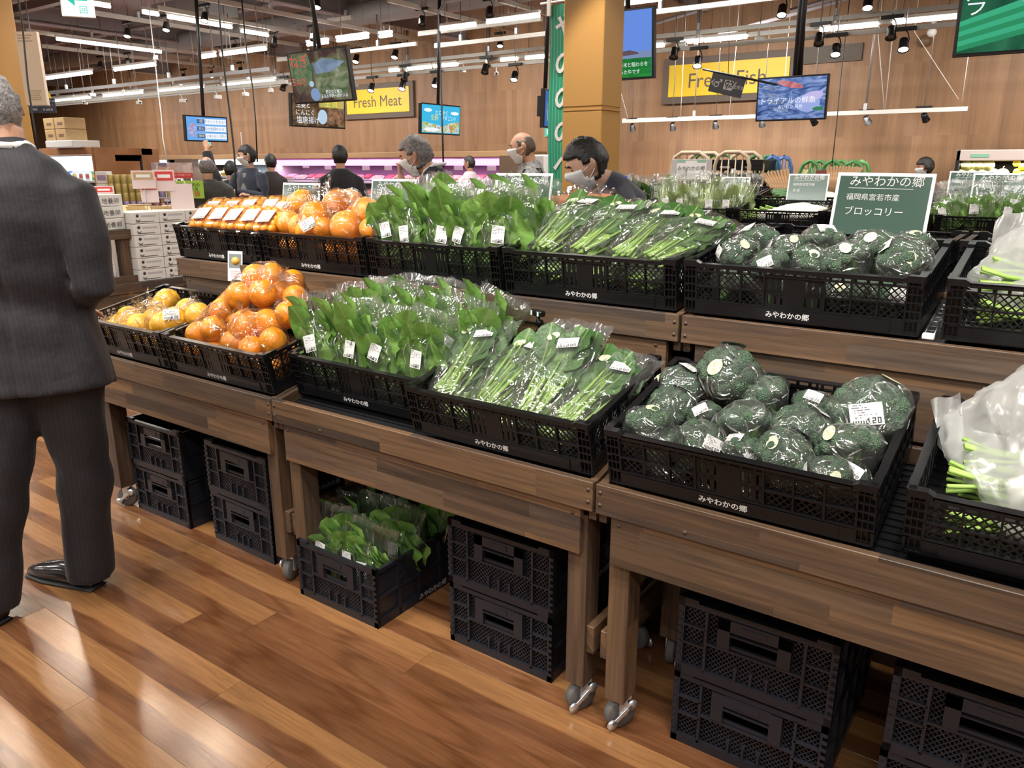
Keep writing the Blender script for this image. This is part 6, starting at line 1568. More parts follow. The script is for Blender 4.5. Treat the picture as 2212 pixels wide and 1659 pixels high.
for i, (a, b) in enumerate((((1897,76),(1910,235)), ((1928,80),(1912,235)), ((1975,68),(2070,214)), ((2092,118),(2078,218)), ((1700,110),(1690,250)), ((1590,105),(1575,248)), ((1477,112),(1470,256)), ((1340,195),(1357,258)))):
    pa, pb = ony(*a, 10.98), ony(*b, 10.98); cord([Vector((pa.x, pa.y, CZ)), pa, pb], .005, 'cable_white', f'thin white suspension wire of the low wall track, {ORD[i]}', 'suspension_wire')
# ---------------------------------------------------------------- chilled cabinets along the wall
def packs(t0, xs, zs, y, cols, name, label, group, sz, rnd, cat='pack'):
    for r, z in enumerate(zs):
        for k, x in enumerate(xs):
            c = rnd.choice(cols); w_, d_, h_ = [s*rnd.uniform(.8, 1.15) for s in sz]
            m = MB(); m.bbox(-w_/2, 0, 0, w_/2, d_, h_*.35, .006); o = m.build(name, mat('tray_white', (.7,.7,.7), .5))
            o.location = (x+rnd.uniform(-.02,.02), y+rnd.uniform(0,.05), z); o.rotation_euler = (R(28), 0, R(rnd.uniform(-6,6)))
            tag(o, f'{label}, {ORD[k]} along the {("bottom","middle","top")[r]} shelf', cat, group); MB().bbox(-w_*.44, .01, h_*.3, w_*.44, d_*.95, h_*rnd.uniform(.6,1), .012).build('contents', c, o)
def cabinet(x0, x1, yf, ztop, glow, label, inner, group='wall cabinets', shelves=(.55,.85,1.15)):
    t = thing('chilled_cabinet', label, 'cabinet', (x0, yf, 0), group=group); W = x1-x0; D = WY-.06-yf
    MB().bbox(0, D-.06, 0, W, D, ztop, .01).build('back', inner, t); MB().bbox(0, 0, 0, W, D, .45, .01).build('base', M_('white_paint'), t)
    MB().bbox(0, .10, ztop-.12, W, D, ztop, .01).build('canopy', M_('white_paint'), t); MB().box(.02, .085, ztop-.14, W-.02, .12, ztop-.03).build('light_strip', glow, t)
    for x in (0, W-.05): MB().bbox(x, .05, .4, x+.05, D, ztop, .01).build('end_panel', M_('white_paint'), t)
    for z in shelves:
        MB().bbox(.05, .12+.15*(z-.5), z-.02, W-.05, D-.06, z, .004).build('shelf', M_('steel'), t); MB().bbox(.05, .115+.15*(z-.5), z-.03, W-.05, .12+.15*(z-.5), z+.012, .002).build('price_rail', mat('rail_plastic', (.6,.6,.65), .3), t)
    return t
rnd = random.Random(5)
mat('meat_a', (.50,.10,.10), .4, var=(20,.5)); mat('meat_b', (.62,.26,.25), .4, var=(25,.4)); mat('meat_c', (.42,.07,.08), .4, var=(20,.4)); mat('meat_d', (.55,.33,.20), .4, var=(20,.3))
mx0, mx1 = ony(597,345,11.25).x, ony(1092,345,11.25).x
cabinet(mx0, mx1, 11.1, 1.60, meat_e, 'long meat cabinet glowing pink along the wood wall', mat('pink_back', (.60,.45,.58), .5))
n = 20; packs(None, [mx0+.2+(mx1-mx0-.4)*(k+.5)/n for k in range(n)], (.58,.88,1.18), 11.30, [M_('meat_a'), M_('meat_b'), M_('meat_c'), M_('meat_d')], 'meat_tray', 'packed meat tray in the pink cabinet', 'meat trays in the pink cabinet', (.24,.17,.06), rnd, 'meat tray')
for k in range(3): area(mx0+(mx1-mx0)*(k+.5)/3, 11.28, 1.44, 1.7, .08, 9, (1,.45,.95))
for k, px in enumerate(((660,352),(708,355),(790,356),(838,356),(990,355),(1062,356))):
    a = ony(*px, 11.2); tag(MB().bbox(-.10,-.004,-.10,.10,.004,.10,.002).build('hanging_price_sheet', mat('pink_paper', (.75,.62,.75), .6), None, a), f'pale price sheet hanging from the meat cabinet canopy, {ORD[k]} from the left', 'price sheet', 'price sheets on the meat cabinet')
for (pa, pb, l) in (((250,346), (370,346), 'white-lit chilled cabinet at the far left of the wall'), ((420,346), (592,346), 'white-lit chilled cabinet beside the pink meat cabinet')):
    x0_, x1_ = ony(*pa, 11.25).x, ony(*pb, 11.25).x
    cabinet(x0_, x1_, 11.1, 1.62, case_e, l, mat('blue_back', (.45,.55,.65), .5))
    n = int((x1_-x0_)/.26); cols = [mat('pk_red', (.6,.12,.08), .4), mat('pk_white', (.7,.7,.7), .4), mat('pk_dark', (.06,.07,.10), .4), mat('pk_yellow', (.72,.55,.12), .4), mat('pk_green', (.15,.35,.14), .4), mat('pk_pink', (.7,.42,.45), .4)]
    packs(None, [x0_+.15+(x1_-x0_-.3)*(k+.5)/n for k in range(n)], (.58,.88,1.18), 11.30, cols, 'chilled_pack', 'packet in the ' + ('far left white cabinet' if 'far left' in l else 'white cabinet by the meat'), 'chilled packets, ' + l[:40], (.22,.15,.14), rnd)
    for k in range(2): area(x0_+(x1_-x0_)*(k+.5)/2, 11.28, 1.46, 1.8, .08, 14, (.85,.93,1))
# wooden fascia above the cabinets and pilaster between them
MB().bbox(-27, 11.02, 1.60, ony(1110,342,11.0).x, WY-.01, 1.70, .006).build('trim_1', mat('fascia', (.34,.20,.10), .5)); structure(COL.objects['trim_1'])
a = ony(395,350,11.0); t_ = MB().bbox(a.x-.35, 11.0, 0, a.x+.35, WY-.05, 1.62, .006).build('trim_2', mat('dark_fascia', (.10,.06,.035), .5)); structure(t_)
a = ony(1125,345,11.0); t_ = MB().bbox(a.x-.45, 11.0, 0, a.x+.1, WY-.05, 1.62, .006).build('trim_3', M_('dark_fascia')); structure(t_)
# ---------------------------------------------------------------- dairy cabinet with wooden surround at the left
P0 = atd(200, 318, 11.0); ztop = P0.z
t = thing('dairy_cabinet', 'open dairy cabinet with orange-brown wood surround at the left', 'cabinet', (P0.x, P0.y, 0))
MB().bbox(-3.2, 0, ztop-.10, 0, .9, ztop, .006).build('fascia', M_('case_wood'), t)
MB().bbox(-3.2, .06, ztop-.33, -.03, .12, ztop-.12, .004).build('light_canopy', case_e, t)
MB().box(-3.2, .8, 0, -.03, .88, ztop-.1).build('back', mat('blue_back', (.45,.55,.65), .5), t)
MB().bbox(-3.2, .05, 0, -.03, .85, .5, .006).build('base', M_('white_paint'), t)
for z in (.68, .98, 1.24):
    MB().bbox(-3.2, .12, z-.03, -.03, .8, z, .004).build('shelf', M_('white_paint'), t)
MB().bbox(-.03, -.02, 0, .0, 1.0, ztop, .004).build('end_panel', M_('case_wood'), t)
# doorway-like wooden frame running away from the cabinet corner
ye = onx(304, 322, P0.x).y-P0.y; yw = onx(245, 322, P0.x).y-P0.y
MB().bbox(-.06, 0, 0, .02, yw, ztop, .004).build('side_panel', M_('case_wood'), t); MB().bbox(-.06, yw, ztop-.10, .02, ye, ztop, .004).build('header', M_('case_wood'), t)
MB().bbox(-.05, yw, ztop-.19, .0, ye, ztop-.10, .004).build('dark_lintel', M_('tv_black'), t); MB().tube([(0,ye-.02,0),(0,ye-.02,ztop-.15)], .02, 6).build('post', M_('black_metal'), t)
area(P0.x-1.6, P0.y+.2, ztop-.36, 3.0, .08, 22, (.85,.93,1))
rnd = random.Random(8)
for r, z in enumerate((.68, .98, 1.24)):
    for k in range(16):
        c = rnd.choice([M_('pk_white'), M_('pk_yellow'), M_('pk_white'), M_('pk_red'), mat('pk_blue', (.08,.2,.55), .4), M_('pk_green')]); h = (.20,.13,.13)[r]
        o = MB().bbox(-.07,0,0,.07,.10,h,.008).build('dairy_carton', c); o.location = (P0.x-3.05+k*.19, P0.y+.16, z); tag(o, f'small carton in the dairy cabinet, {ORD[k]} along the {("bottom","middle","top")[r]} shelf', 'carton', 'dairy cartons')
        MB().box(-.05,-.002,h*.25,.05,0,h*.7).build('printed_panel', rnd.choice([M_('pk_yellow'), M_('pk_white'), M_('pk_red')]), o)
for k, (px, w_) in enumerate((((96,292), .52),)):
    a = atd(*px, 11.0); o = thing('carton_stack_tray', 'white tray on top of the dairy cabinet under brown cartons', 'tray', (a.x, a.y+.2, ztop)); MB().bbox(-.45,0,0,.35,.4,.10,.01).build('tray', M_('white_paint'), o)
for k, (dx, dz) in enumerate(((-.30,.10),(.02,.10),(-.30,.26),(.02,.26))):
    a = atd(96,292,11.0); o = thing('brown_carton', f'brown carton on top of the dairy cabinet, {("lower left","lower right","upper left","upper right")[k]}', 'carton', (a.x+dx, a.y+.22, ztop+dz), group='brown cartons on the dairy cabinet'); MB().bbox(-.15,0,0,.15,.3,.155,.006).build('box', M_('carton_tan'), o); MB().box(-.06,-.002,.05,.08,0,.09).build('printed_logo', mat('print_brown', (.22,.12,.08), .6), o)
a = atd(90,228,9.5); t = thing('hanging_board', 'dark hanging notice board with white writing at the far left', 'sign', a, (0,0,YAW+R(8)))
MB().bbox(-.16,-.01,-.085,.16,.01,.085,.003).build('board', mat('board_dark2', (.02,.03,.05), .4), t)
for s, u, v in (('生鮮', -.08,.05),('みそしょうゆ', .07,.05),('乳製品', -.08,-.0),('ゆでたまご', .07,0),('精肉', -.08,-.05),('弁当惣菜', .07,-.05)): link('lettering', textdata(s, .03, M_('white_ink'), res=1), t, (u,-.012,v), (R(90),0,0))
MB().tube([(0,0,.08),(0,0,CZ-a.z)], .008, 6).build('rod', M_('rod_grey'), t)
a = atd(102,216,9.6); tag(MB().sphere((0,0,0), (.10,.03,.10), 16, 10).build('yellow_disc', M_('sign_yellow'), None, a), 'round yellow sign behind the dark notice board', 'sign')
# ---------------------------------------------------------------- egg boxes on a wooden stand
EX = -5.8
def ex(px): return onx(*px, EX)
t = thing('egg_stand', 'two-level wooden stand with white egg boxes behind the suited man', 'display stand', (EX, ex((225,618)).y, 0))
zd = ex((300,610)).z; zs = ex((294,496)).z; y0 = ex((150,618)).y-t.location.y; y1 = ex((400,598)).y-t.location.y+.5; ysh = ex((294,496)).y-t.location.y
MB().bbox(-.03,y0,zd-.075,.0,y1,zd,.002).build('front_board', WDY, t); MB().bbox(-.9,y0,zd-.02,-.03,y1,zd-.001,.002).build('deck', WDY, t); MB().bbox(-.03,y0+.05,zd-.17,-.01,y1,zd-.075,.002).build('apron', WDY, t)
MB().bbox(-.10,y0,zs-.07,-.07,ysh,zs,.002).build('shelf_board', WDY, t); MB().bbox(-.8,y0,zs-.02,-.1,ysh,zs-.001,.002).build('shelf', WDY, t)
MB().bbox(-.16,ysh-.09,zd,-.10,ysh-.02,zs-.02,.002).build('shelf_leg', WDU, t); MB().bbox(-.08,y0,zd,-.05,ysh,zd+.05,.002).build('shelf_foot', WDY, t)
for yy in (y0+.1, y1-.1): MB().bbox(-.10,yy,0,-.04,yy+.06,zd-.08,.002).build('leg', WDU, t)
EB_Y, EB_Z, EB_X = .226, .088, .30
bx = MB().bbox(-EB_X,0,0,0,EB_Y-.004,EB_Z-.003,.003).mesh('egg_box'); bx.materials.append(M_('carton_white'))
face_me = MB(); face_me.lathe([(.0005,0),(.012,0),(.012,.001)], 12, Matrix.Translation((0,.045,.060)) @ Matrix.Rotation(R(90),4,'Y')).tube([(0.001,.03,.03),(0.001,.05,.018),(0.001,.062,.03)], .003, 5).box(0,.03,.012,.001,EB_Y-.05,.016); face_me = face_me.mesh('printed_figure'); face_me.materials.append(M_('ink_black'))
txt_me = MB()
for k in range(9): txt_me.box(0,.075+k*.014,.050,.0008,.085+k*.014,.064)
txt_me = txt_me.mesh('printed_text'); txt_me.materials.append(mat('pale_ink', (.42,.42,.43), .6))
EGG = textdata('地養卵', .045, M_('ink_black'), res=2)
yb = ex((289,470)).y
for cidx in range(3):
    for r in range(6 if cidx < 2 else 6):
        o = link('egg_box', bx, None, (EX-.03, yb+cidx*EB_Y, zd+r*EB_Z)); tag(o, f'white egg box with a printed figure, {ORD[r]} from the bottom of the {("near","middle","far")[cidx]} stack', 'box', 'egg boxes on the wooden stand')
        link('printed_figure', face_me, o, (.0005,0,0)); link('printed_text', txt_me, o, (.0005,0,0))
for r in range(3):
    o = link('egg_box', bx, None, (EX-.12, ysh+t.location.y-.235, zs+r*EB_Z)); o.scale = (1,1.0,1.0); tag(o, f'white egg box on the raised shelf, {("bottom","middle","top")[r]} of the stack nearest the boxes', 'box', 'egg boxes on the raised shelf'); link('lettering', EGG, o, (.001,.13,.035), (R(90),0,R(90)))
    o = link('egg_box', bx, None, (EX-.12, ysh+t.location.y-.47, zs+r*EB_Z)); tag(o, f'white egg box on the raised shelf behind the suited man, {("bottom","middle","top")[r]} one', 'box', 'egg boxes on the raised shelf'); link('lettering', EGG, o, (.001,.13,.035), (R(90),0,R(90)))
for r in range(2):
    o = link('egg_box', bx, None, (EX-.12, ysh+t.location.y-.36, zd+.05+r*EB_Z)); tag(o, f'white egg box under the raised shelf, {("lower","upper")[r]} one', 'box', 'egg boxes under the shelf'); link('printed_figure', face_me, o, (.0005,0,0))
# opened cartons with flaps and paper cards on the egg stand top
ztb = zd+6*EB_Z
for k, (dy, dx) in enumerate(((-.10,-.45),(.05,-.40),(.24,-.42),(.42,-.40),(.15,-.75),(.40,-.78))):
    o = thing('open_carton', f'opened tan egg carton with raised flaps on top of the stacks, {ORD[k]}', 'carton', (EX+dx, yb+dy+.1, ztb-.04), (0,0,R(12*k)), group='opened egg cartons')
    MB().box(-.09,-.08,-.03,.09,.08,.0).build('box', M_('carton_white'), o)
    for s in (-1,1): MB().box(-.09,0,0,.09,.075,.003, Matrix.Translation((0,s*.08,0)) @ Matrix.Rotation(R(50 if s > 0 else 120),4,'X')).build('flap', mat('carton_flap', (.72,.52,.26), .7), o)
for k, (px, c, c2, w_, h_, l) in enumerate((((322,410),'paper_pink','ink_red',.13,.20,'pink and red price card standing on the egg boxes'), ((225,415),'paper_pink','ink_red',.14,.09,'red price card on the raised egg shelf'), ((310,388),'paper_pink','carton_tan',.17,.14,'card with a bread picture behind the egg boxes'), ((355,390),'paper_pink','ink_red',.16,.17,'pink card with red heading behind the egg boxes'))):
    a = onx(*px, EX-.25); o = thing('pop_card', l, 'price card', a, (R(-8),0,R(90)-R(25))); MB().bbox(-w_/2,-.002,-h_/2,w_/2,.002,h_/2,.001).build('card', M_(c), o); MB().box(-w_*.42,-.004,.0,w_*.42,-.002,h_*.42).build('printed_block', M_(c2), o); MB().box(-w_*.3,-.0045,h_*.12,w_*.3,-.004,h_*.28).build('printed_word', M_('card_paper'), o); MB().tube([(0,.002,-h_/2),(0,.003,a.z*-1+ztb-.02)] , .003, 5).build('stick', M_('rod_grey'), o)
a = onx(396,450,EX-.2); t = thing('paper_bag', 'tall pale pink folded paper bag beside the egg boxes', 'bag', (a.x, a.y, ztb-.1), (0,0,R(60)))
MB().add([(-.09,-.05,0),(.09,-.05,0),(.09,.05,0),(-.09,.05,0),(-.085,-.008,.30),(.085,-.008,.30),(.085,.008,.30),(-.085,.008,.30)], [(3,2,1,0),(4,5,6,7),(0,1,5,4),(1,2,6,5),(2,3,7,6),(3,0,4,7)]).build('body', M_('paper_pink'), t); MB().tube([(-.04,0,.29),(-.02,0,.34),(.02,0,.34),(.04,0,.29)], .004, 5).build('handle', M_('card_paper'), t)
# posters and goods between the egg stand and the cabinets
def poster(pa, pb, y, m, label, words=(), band=None):
    a, b = atd(*pa, y), atd(*pb, y); c = (a+b)/2; W = (pb[0]-pa[0])*y/FPX; H = abs(pb[1]-pa[1])*y/FPX
    t = thing('poster', label, 'poster', c, (0,0,YAW)); MB().bbox(-W/2,-.004,-H/2,W/2,.004,H/2,.001).build('sheet', m, t)
    if band: MB().box(-W/2+band[0]*W,-.006,-H/2+band[1]*H,-W/2+band[2]*W,-.004,-H/2+band[3]*H).build('band', band[4], t)
    for s, u, v, sz, mm in words: link('lettering', textdata(s, sz*H, mm, res=2), t, (u*W/2,-.008,v*H/2), (R(90),0,0))
    MB().tube([(0,.01,-H/2),(0,.01,-c.z+.0)], .01, 6).build('stand_pole', M_('rod_grey'), t); return t
q = NT('photo_people'); tc = q.n('TexCoord'); n_ = q.n('TexVoronoi', Vector=tc.outputs['Object'], Scale=14.0); cl = q.ramp(n_.outputs['Color'], [(.2,(.55,.30,.22)),(.5,(.70,.55,.50)),(.8,(.16,.15,.25))]); bs = q.n('BsdfPrincipled', Roughness=.5); q.t.links.new(cl, bs.inputs['Base Color']); q.fin(bs.outputs[0])
poster((328,352), (416,385), 8.6, M_('photo_people'), 'wide pink poster with a red caption band near the egg boxes', [('焼きたての美味しさをお届けします', .2, -.55, .12, M_('card_paper'))], (.24,.03,1.0,.36,M_('ink_red')))
poster((374,391), (440,428), 8.0, mat('lime', (.36,.62,.06), .5), 'bright green poster with red and black writing', [('黄色の枠内の', .0, .50, .24, M_('ink_black')), ('惣菜・弁当', .0, .02, .24, M_('ink_black')), ('全品半額', .0, -.55, .34, M_('ink_red'))])
rnd = random.Random(12)
sh = atd(330,400,9.3); t = thing('wire_shelf', 'wire shelf of jars and tins between the egg boxes and cabinets', 'shelf', (sh.x, sh.y, 0), (0,0,YAW))
for x in (-.42,-.0,.42): MB().tube([(x,-.15,0),(x,-.15,1.32)], .01, 6).build('upright', M_('steel'), t); MB().tube([(x,.15,0),(x,.15,1.32)], .01, 6).build('upright', M_('steel'), t)
for z in (.75,.92,1.09,1.26): MB().bbox(-.44,-.17,z-.015,.44,.17,z,.003).build('wire_deck', M_('steel'), t)
M_t = t.matrix_basis.copy() if False else (Matrix.Translation((sh.x, sh.y, 0)) @ Matrix.Rotation(YAW, 4, 'Z'))
can = MB().lathe([(.0005,0),(.034,0),(.035,.004),(.035,.096),(.034,.10),(.0005,.10)], 12)
cans = []
for nm, c in (('gold', (.45,.36,.12)), ('silver', (.55,.55,.56)), ('rose', (.55,.30,.32)), ('purple', (.35,.28,.45))):
    me = can.mesh('tin'); me.materials.append(mat('tin_'+nm, c, .35, .3)); cans.append(me)
for r, z in enumerate((.75,.92,1.09)):
    for k in range(11):
        o = link('tin', cans[(r+k//4) % 4], None, M_t @ Vector((-.40+k*.08, -.12, z))); tag(o, f'small tin on the wire shelf, {ORD[k]} along the {("bottom","middle","top")[r]} deck', 'tin', 'tins on the wire shelf')
sh2 = atd(276,380,9.0); t = thing('goods_tower', 'tower of stacked golden tins and white packs beside the wooden frame', 'display', (sh2.x, sh2.y, 0), (0,0,YAW)); MB().bbox(-.35,-.1,0,.3,.2,.85,.01).build('plinth', M_('carton_white'), t)
M_t = Matrix.Translation((sh2.x, sh2.y, .85)) @ Matrix.Rotation(YAW, 4, 'Z')
for r in range(5):
    for k in range(6-(r//3)):
        o = link('tin', cans[0 if r > 1 else 3], None, M_t @ Vector((-.18+k*.078, -.05, r*.10))); tag(o, f'stacked golden tin in the tower, {ORD[k]} of the {ORD[r]} layer', 'tin', 'tins of the tower')
for r in range(4):
    o = MB().bbox(-.07,-.06,0,.07,.06,.13,.004).build('white_pack', M_('pk_white')); o.location = M_t @ Vector((-.28,0,r*.135)); o.rotation_euler = (0,0,YAW); tag(o, f'white pack at the edge of the tin tower, {ORD[r]} from the bottom', 'pack', 'white packs'); MB().box(-.05,-.062,.03,.05,-.06,.09).build('print', mat('tin_purple', (.35,.28,.45), .35), o)
# ---------------------------------------------------------------- second produce island
I2 = 5.2
t = thing('produce_island', 'second wooden produce island behind the leaning man', 'display stand', (-3.06, I2, 0)); 
MB().bbox(0,0,.93,3.7,.025,1.02,.002).build('front_board', WD, t); MB().bbox(.05,.015,.70,3.65,.035,.93,.002).build('apron', WD, t); m = MB(); tilt_board(m, 0.0, 3.7, .03, .95, .96, 1.0, R(5)); m.build('deck', M_('black_plastic_dull'), t)
for x in (.08,1.8,3.55): MB().bbox(x,.06,0,x+.06,.12,.93,.002).build('leg', WDU, t); MB().bbox(x,.84,0,x+.06,.90,.93,.002).build('leg', WDU, t)
isl = ['black crate of dark leafy bags on the second island', 'black crate of pale sprout bags on the second island', 'black crate of leeks and radish on the second island', 'black crate hidden behind the broccoli card on the second island', 'black crate of leafy bags at the right of the second island', 'black crate at the far right end of the second island']
for i in range(6):
    put('i%d' % i, isl[i], -3.055+.605*i+hw, I2+.03, 1.025, 8); put('j%d' % i, isl[i].replace('black crate', 'rear black crate').replace('on the second', 'behind it on the second').replace('of the second', 'behind, of the second'), -3.055+.605*i+hw, I2+.46, 1.10, 8)
for i in range(6): CM_TILT['i%d' % i] = 8; CM_TILT['j%d' % i] = 8
UB2 = [leafy_bag(61, 'dark', 10, sc=1.05), leafy_bag(67, 'pale', 4, sprouts=30, W=.18), leafy_bag(71, 'bright', 8), leafy_bag(73, 'pale', 5, sprouts=26, W=.18)]
UK2 = [kidmap(o) for o in UB2]; u2 = [False]*4
def island_bags(key, kinds, name, grp, rows=((.08,4),(.26,4)), s=1.0):
    rnd = random.Random(hash(key) % 999 if False else sum(map(ord, key)))
    for r, (y, n) in enumerate(rows):
        for k in range(n):
            i = kinds[(k+r) % len(kinds)]
            x = -.22+.44*k/(n-1)
            M = CM[key] @ Matrix.Translation((x, y, .012)) @ Matrix.Rotation(R(-10+rnd.uniform(-5,5)), 4, 'X') @ Matrix.Rotation(R(x*50), 4, 'Y') @ Matrix.Rotation(R(rnd.uniform(-15,15)), 4, 'Z')
            if u2[i]: o = copy_tree(UB2[i], UK2[i])
            else: o = UB2[i]; u2[i] = True
            place(o, M, s*rnd.uniform(.95,1.08)); o['label'] = f'{name}, {ORD[k]} in the {("front row","back row")[r]}'; o['group'] = grp
island_bags('i0', [0], 'bag of dark broad leaves on the second island', 'dark leafy bags')
island_bags('i1', [1, 3], 'bag of pale sprouts on the second island', 'pale sprout bags', s=1.08)
island_bags('i4', [2], 'bag of bright leaves on the second island', 'bright leafy bags')
island_bags('i5', [2, 0], 'bag of green leaves, right end of second island', 'right end leafy bags')
for key, n0 in (('i2', 'front'), ('j2', 'rear'), ('i3', 'hidden')):
    for i in range(5):
        o = copy_tree(rd, rk); o.matrix_world = CM[key] @ Matrix.Translation((-.16+.02*i, .07+.065*i, .085)) @ Matrix.Rotation(R(-82+4*i), 4, 'Z'); o['label'] = f'white radish in the {n0} crate of the second island, {ORD[i]} from the front'; o['group'] = f'radishes in the {n0} island crate'
mat('burdock', (.34,.20,.10), .7, var=(30,.3)); mat('cucumber', (.06,.15,.05), .4)
for g_, (px, n) in enumerate((((1665,402), 9), ((1790,385), 12))):
    for k in range(n):
        a = ony(px[0]+k*5, px[1], I2+.8); o = MB().tube([(0,0,-.13),(.004,0,0),(-.06,.03,.11)] if g_ == 0 else [(0,0,-.10),(.0,0,.0),(.004,.03,.08)], [.014,.016,.009], 7).build('burdock_root', M_('burdock'), None, a); o.rotation_euler = (0, R(-18+4*k), 0); tag(o, f'brown burdock root standing in the {("near","far")[g_]} bundle, {ORD[k]} from the left', 'root vegetable', f'burdock bundle {("beside the sprouts","behind the green onion card")[g_]}')
for k in range(6):
    a = ony(1692+k*4, 415+k*3, I2+.62); o = MB().tube([(-.09,0,0),(-.07,0,.004),(.0,0,.008),(.07,0,.004),(.09,0,0)], [.008,.017,.019,.017,.008], 9).build('cucumber', M_('cucumber'), None, a); o.rotation_euler = (0,0,R(20*k)); tag(o, f'dark green cucumber behind the green onion card, {ORD[k]} from the left', 'cucumber', 'cucumbers on the second island')
card2((1697,433), I2+.42, 'ネギ', 'small green price card for green onions on the second island', .27, .18)
card2((1537,436), I2+.46, '水菜', 'green price card seen through the pale sprout bags', .27, .18)
card2((2043,425), I2+.80, '小松菜', 'green price card partly behind another at the far right', .26, .165)
card2((2092,446), I2+.46, 'ほうれん草', 'green price card above the right leafy bags of the second island', .27, .20)
card2((2188,447), I2+.46, '春菊', 'green price card cut by the right picture edge', .27, .20)
# ---------------------------------------------------------------- roll cages, crates and fruit shelf behind
def roll_cage(px0, px1, y, col, label, ztop=None):
    a, b = ony(*px0, y), ony(*px1, y); W = b.x-a.x; z = ztop or a.z
    t = thing('roll_cage', label, 'trolley', (a.x, y, 0), group='roll cages'); r = .022
    for d in (0, .45):
        MB().tube([(0,d,.15),(0,d,z-.14),(.03,d,z-.05),(.11,d,z),(W-.11,d,z),(W-.03,d,z-.05),(W,d,z-.14),(W,d,.15)], r, 8).build('frame', M_(col), t)
        for k in range(1, 5): MB().tube([(W*k/5,d,.2),(W*k/5,d,z)], .008, 5).build('bar', M_(col), t)
    MB().bbox(0,0,.14,W,.45,.18,.004).build('platform', M_(col), t)
    for x in (.06,W-.06):
        for d in (.06,.39): MB().lathe([(.001,-.015),(.055,-.015),(.055,.015),(.001,.015)], 12, Matrix.Translation((x,d,.056)) @ Matrix.Rotation(R(90),4,'Y')).build('wheel', M_('rubber_grey'), t)
    return t
mat('cage_beige', (.58,.46,.33), .4); mat('cage_green', (.06,.22,.06), .4); mat('cage_blue', (.06,.14,.36), .4)
roll_cage((1453,330), (1532,330), 8.6, 'cage_beige', 'beige roll cage nearest the gold column, paper sign hung on it')
roll_cage((1546,329), (1621,329), 8.6, 'cage_beige', 'beige roll cage in front of the black tray stacks')
roll_cage((1494,334), (1560,334), 9.6, 'cage_green', 'green roll cage behind the two beige ones'); roll_cage((1612,336), (1657,336), 9.4, 'cage_green', 'green roll cage right of the beige ones'); roll_cage((1652,336), (1688,336), 9.5, 'cage_blue', 'blue roll cage at the end of the row')
roll_cage((1730,348), (1772,348), 10.6, 'cage_green', 'low green roll cage behind the price scale'); roll_cage((1778,347), (1820,347), 10.7, 'cage_green', 'middle low green roll cage right of the price scale'); roll_cage((1824,347), (1864,347), 10.6, 'cage_green', 'rightmost low green roll cage before the wood wall')
for s_, (px, y) in enumerate((((1508,340), 8.9), ((1568,340), 8.9), ((1610,342), 9.0))):
    a = ony(*px, y); 
    for k in range(9):
        o = MB().bbox(-.20,0,0,.20,.5,.12,.006).box(-.19,-.006,.06,.19,0,.075).build('black_tray', M_('black_plastic'), None, (a.x, y, .18+k*.152)); tag(o, f'black tray in the {("first","second","third")[s_]} stack on the roll cages, {ORD[k]} from the bottom', 'tray', 'black trays on the roll cages'); MB().box(-.06,-.010,.025,.06,-.006,.05).build('grip', mat('grip_grey', (.35,.34,.32), .5), o)
a = ony(1493,368,8.55); t = thing('paper_notice', 'white handwritten notice hung on the beige roll cage', 'sign', a); MB().bbox(-.24,-.004,-.12,.24,.004,.12,.002).build('board', mat('notice_grey', (.5,.48,.46), .6), t); MB().box(-.17,-.007,-.10,.18,-.004,.10).build('paper', M_('card_paper'), t); link('lettering', textdata('みやわかの郷', .055, M_('ink_black'), res=2), t, (0,-.009,.02), (R(90),0,0))
for x in (-.12,.12): MB().box(x-.05,-.009,.09,x+.05,-.007,.115).build('tape', mat('tape_green', (.25,.5,.36), .5), t)
a = ony(1790,368,7.6); t = thing('price_scale', 'clear lidded scale with a lit base behind the price cards', 'scale', (a.x, a.y, a.z)); MB().bbox(-.22,-.12,-.10,.22,.12,-.05,.006).build('base', M_('steel'), t); MB().bbox(-.20,-.10,-.05,.20,.10,.02,.01).build('lid', M_('clamshell'), t); MB().box(-.10,-.05,-.03,.10,.0,-.0).build('red_display', mat('red_print', (.5,.08,.06), .5), t); MB().bbox(-.06,-.06,-a.z,.06,.06,-.10,.004).build('pedestal', M_('black_metal'), t)
a = ony(1168,352,8.5); t = thing('white_machine', 'white upright machine beside the green banner', 'machine', (a.x, a.y, 0)); MB().bbox(-.16,-.15,0,.16,.15,a.z+.10,.02).build('body', M_('white_paint'), t); MB().bbox(-.02,-.17,a.z-.10,.12,-.15,a.z-.02,.01).build('display', M_('tv_black'), t)
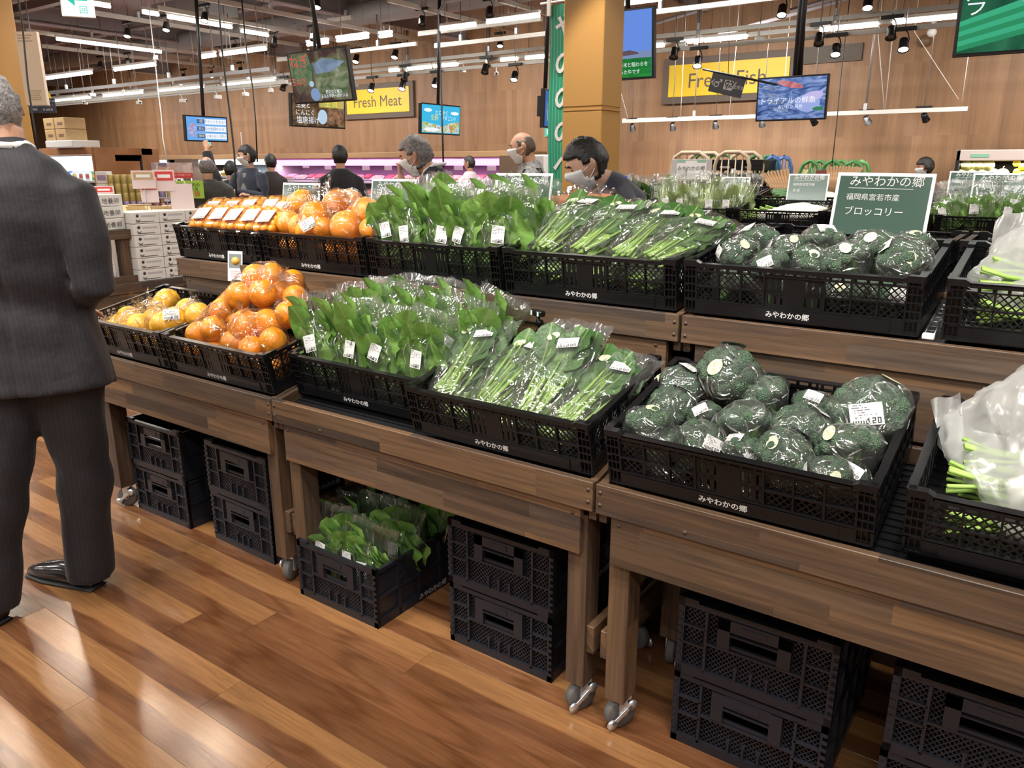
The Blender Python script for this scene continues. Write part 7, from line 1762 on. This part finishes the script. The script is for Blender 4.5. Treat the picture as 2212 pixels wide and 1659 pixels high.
# fruit shelf on the right wall bay
a, b = ony(2066,335,11.2), ony(2300,335,11.2)
t = thing('fruit_cabinet', 'dark wall cabinet of pale melons at the far right', 'cabinet', (a.x, 11.2, 0)); W = b.x-a.x; zt = a.z+.06
MB().bbox(0,.6,0,W,.75,zt,.01).build('back', M_('black_metal'), t); MB().bbox(0,0,0,.05,.75,zt,.01).build('end_panel', M_('black_metal'), t); MB().bbox(0,0,zt-.13,W,.75,zt,.01).build('canopy', mat('canopy_beige', (.62,.53,.48), .5), t); MB().bbox(0,0,0,W,.75,.9,.01).build('base', M_('black_metal'), t)
MB().box(.15,-.004,zt-.09,.35,0,zt-.05).build('label_strip', mat('tape_green', (.25,.5,.36), .5), t)
area(a.x+W/2, 11.25, zt-.16, W*.9, .1, 10)
mat('melon_skin', (.44,.42,.17), .6, bump=(120,.4), var=(14,.2)); mat('lemon_skin', (.75,.60,.04), .4)
ml = MB().sphere((0,0,0), (.075,.075,.072), 16, 10); ml.tube([(0,0,.07),(.0,0,.09),(.012,0,.098)], .005, 6); ml = ml.mesh('melon'); ml.materials.append(M_('melon_skin'))
k = 0
for r, (py, xs) in enumerate(((377,(2078,2100,2122,2144,2165)), (357,(2088,2112,2134)))):
    for px in xs:
        o = link('melon', ml, None, ony(px, py, 11.3)); tag(o, f'pale netted melon in the {("lower","upper")[r]} row of the dark cabinet, {ORD[xs.index(px)]} from the left', 'melon', 'melons in the dark cabinet')
lm = MB().sphere((0,0,0), (.04,.04,.045), 12, 8).mesh('lemon'); lm.materials.append(M_('lemon_skin'))
for i, px in enumerate(((2196,352),(2208,360),(2196,372),(2208,378))):
    o = link('lemon', lm, None, ony(*px, 11.3)); tag(o, f'yellow lemon right of the melons, {("top","second","third","bottom")[i]} one', 'lemon', 'lemons beside the melons')

# spotlights of the aisle left of the picture, mirrored in the glossy floor
big_lens = MB().lathe([(.0005,-.108),(.075,-.108),(.075,-.112),(.0005,-.116)], 18).mesh('lens'); big_lens.materials.append(emis('aisle_bulb', (1,.84,.66), 130.0))
for i, (x, y) in enumerate(((-7.5,3.0),(-6.3,3.15),(-5.2,3.0),(-9.2,2.9),(-6.6,2.0))):
    o = tspot(Vector((x,y,3.25)), 'lit', (.9,-.42,-.55), f'lit spotlight over the left aisle, {ORD[i]} one', 1.3); c = [k for k in o.children if k.name.startswith('can')][0]
    [setattr(k, 'data', big_lens) for k in c.children]
    spot((x,y,3.1), (x+.5,y-.3,0), 60, 80)
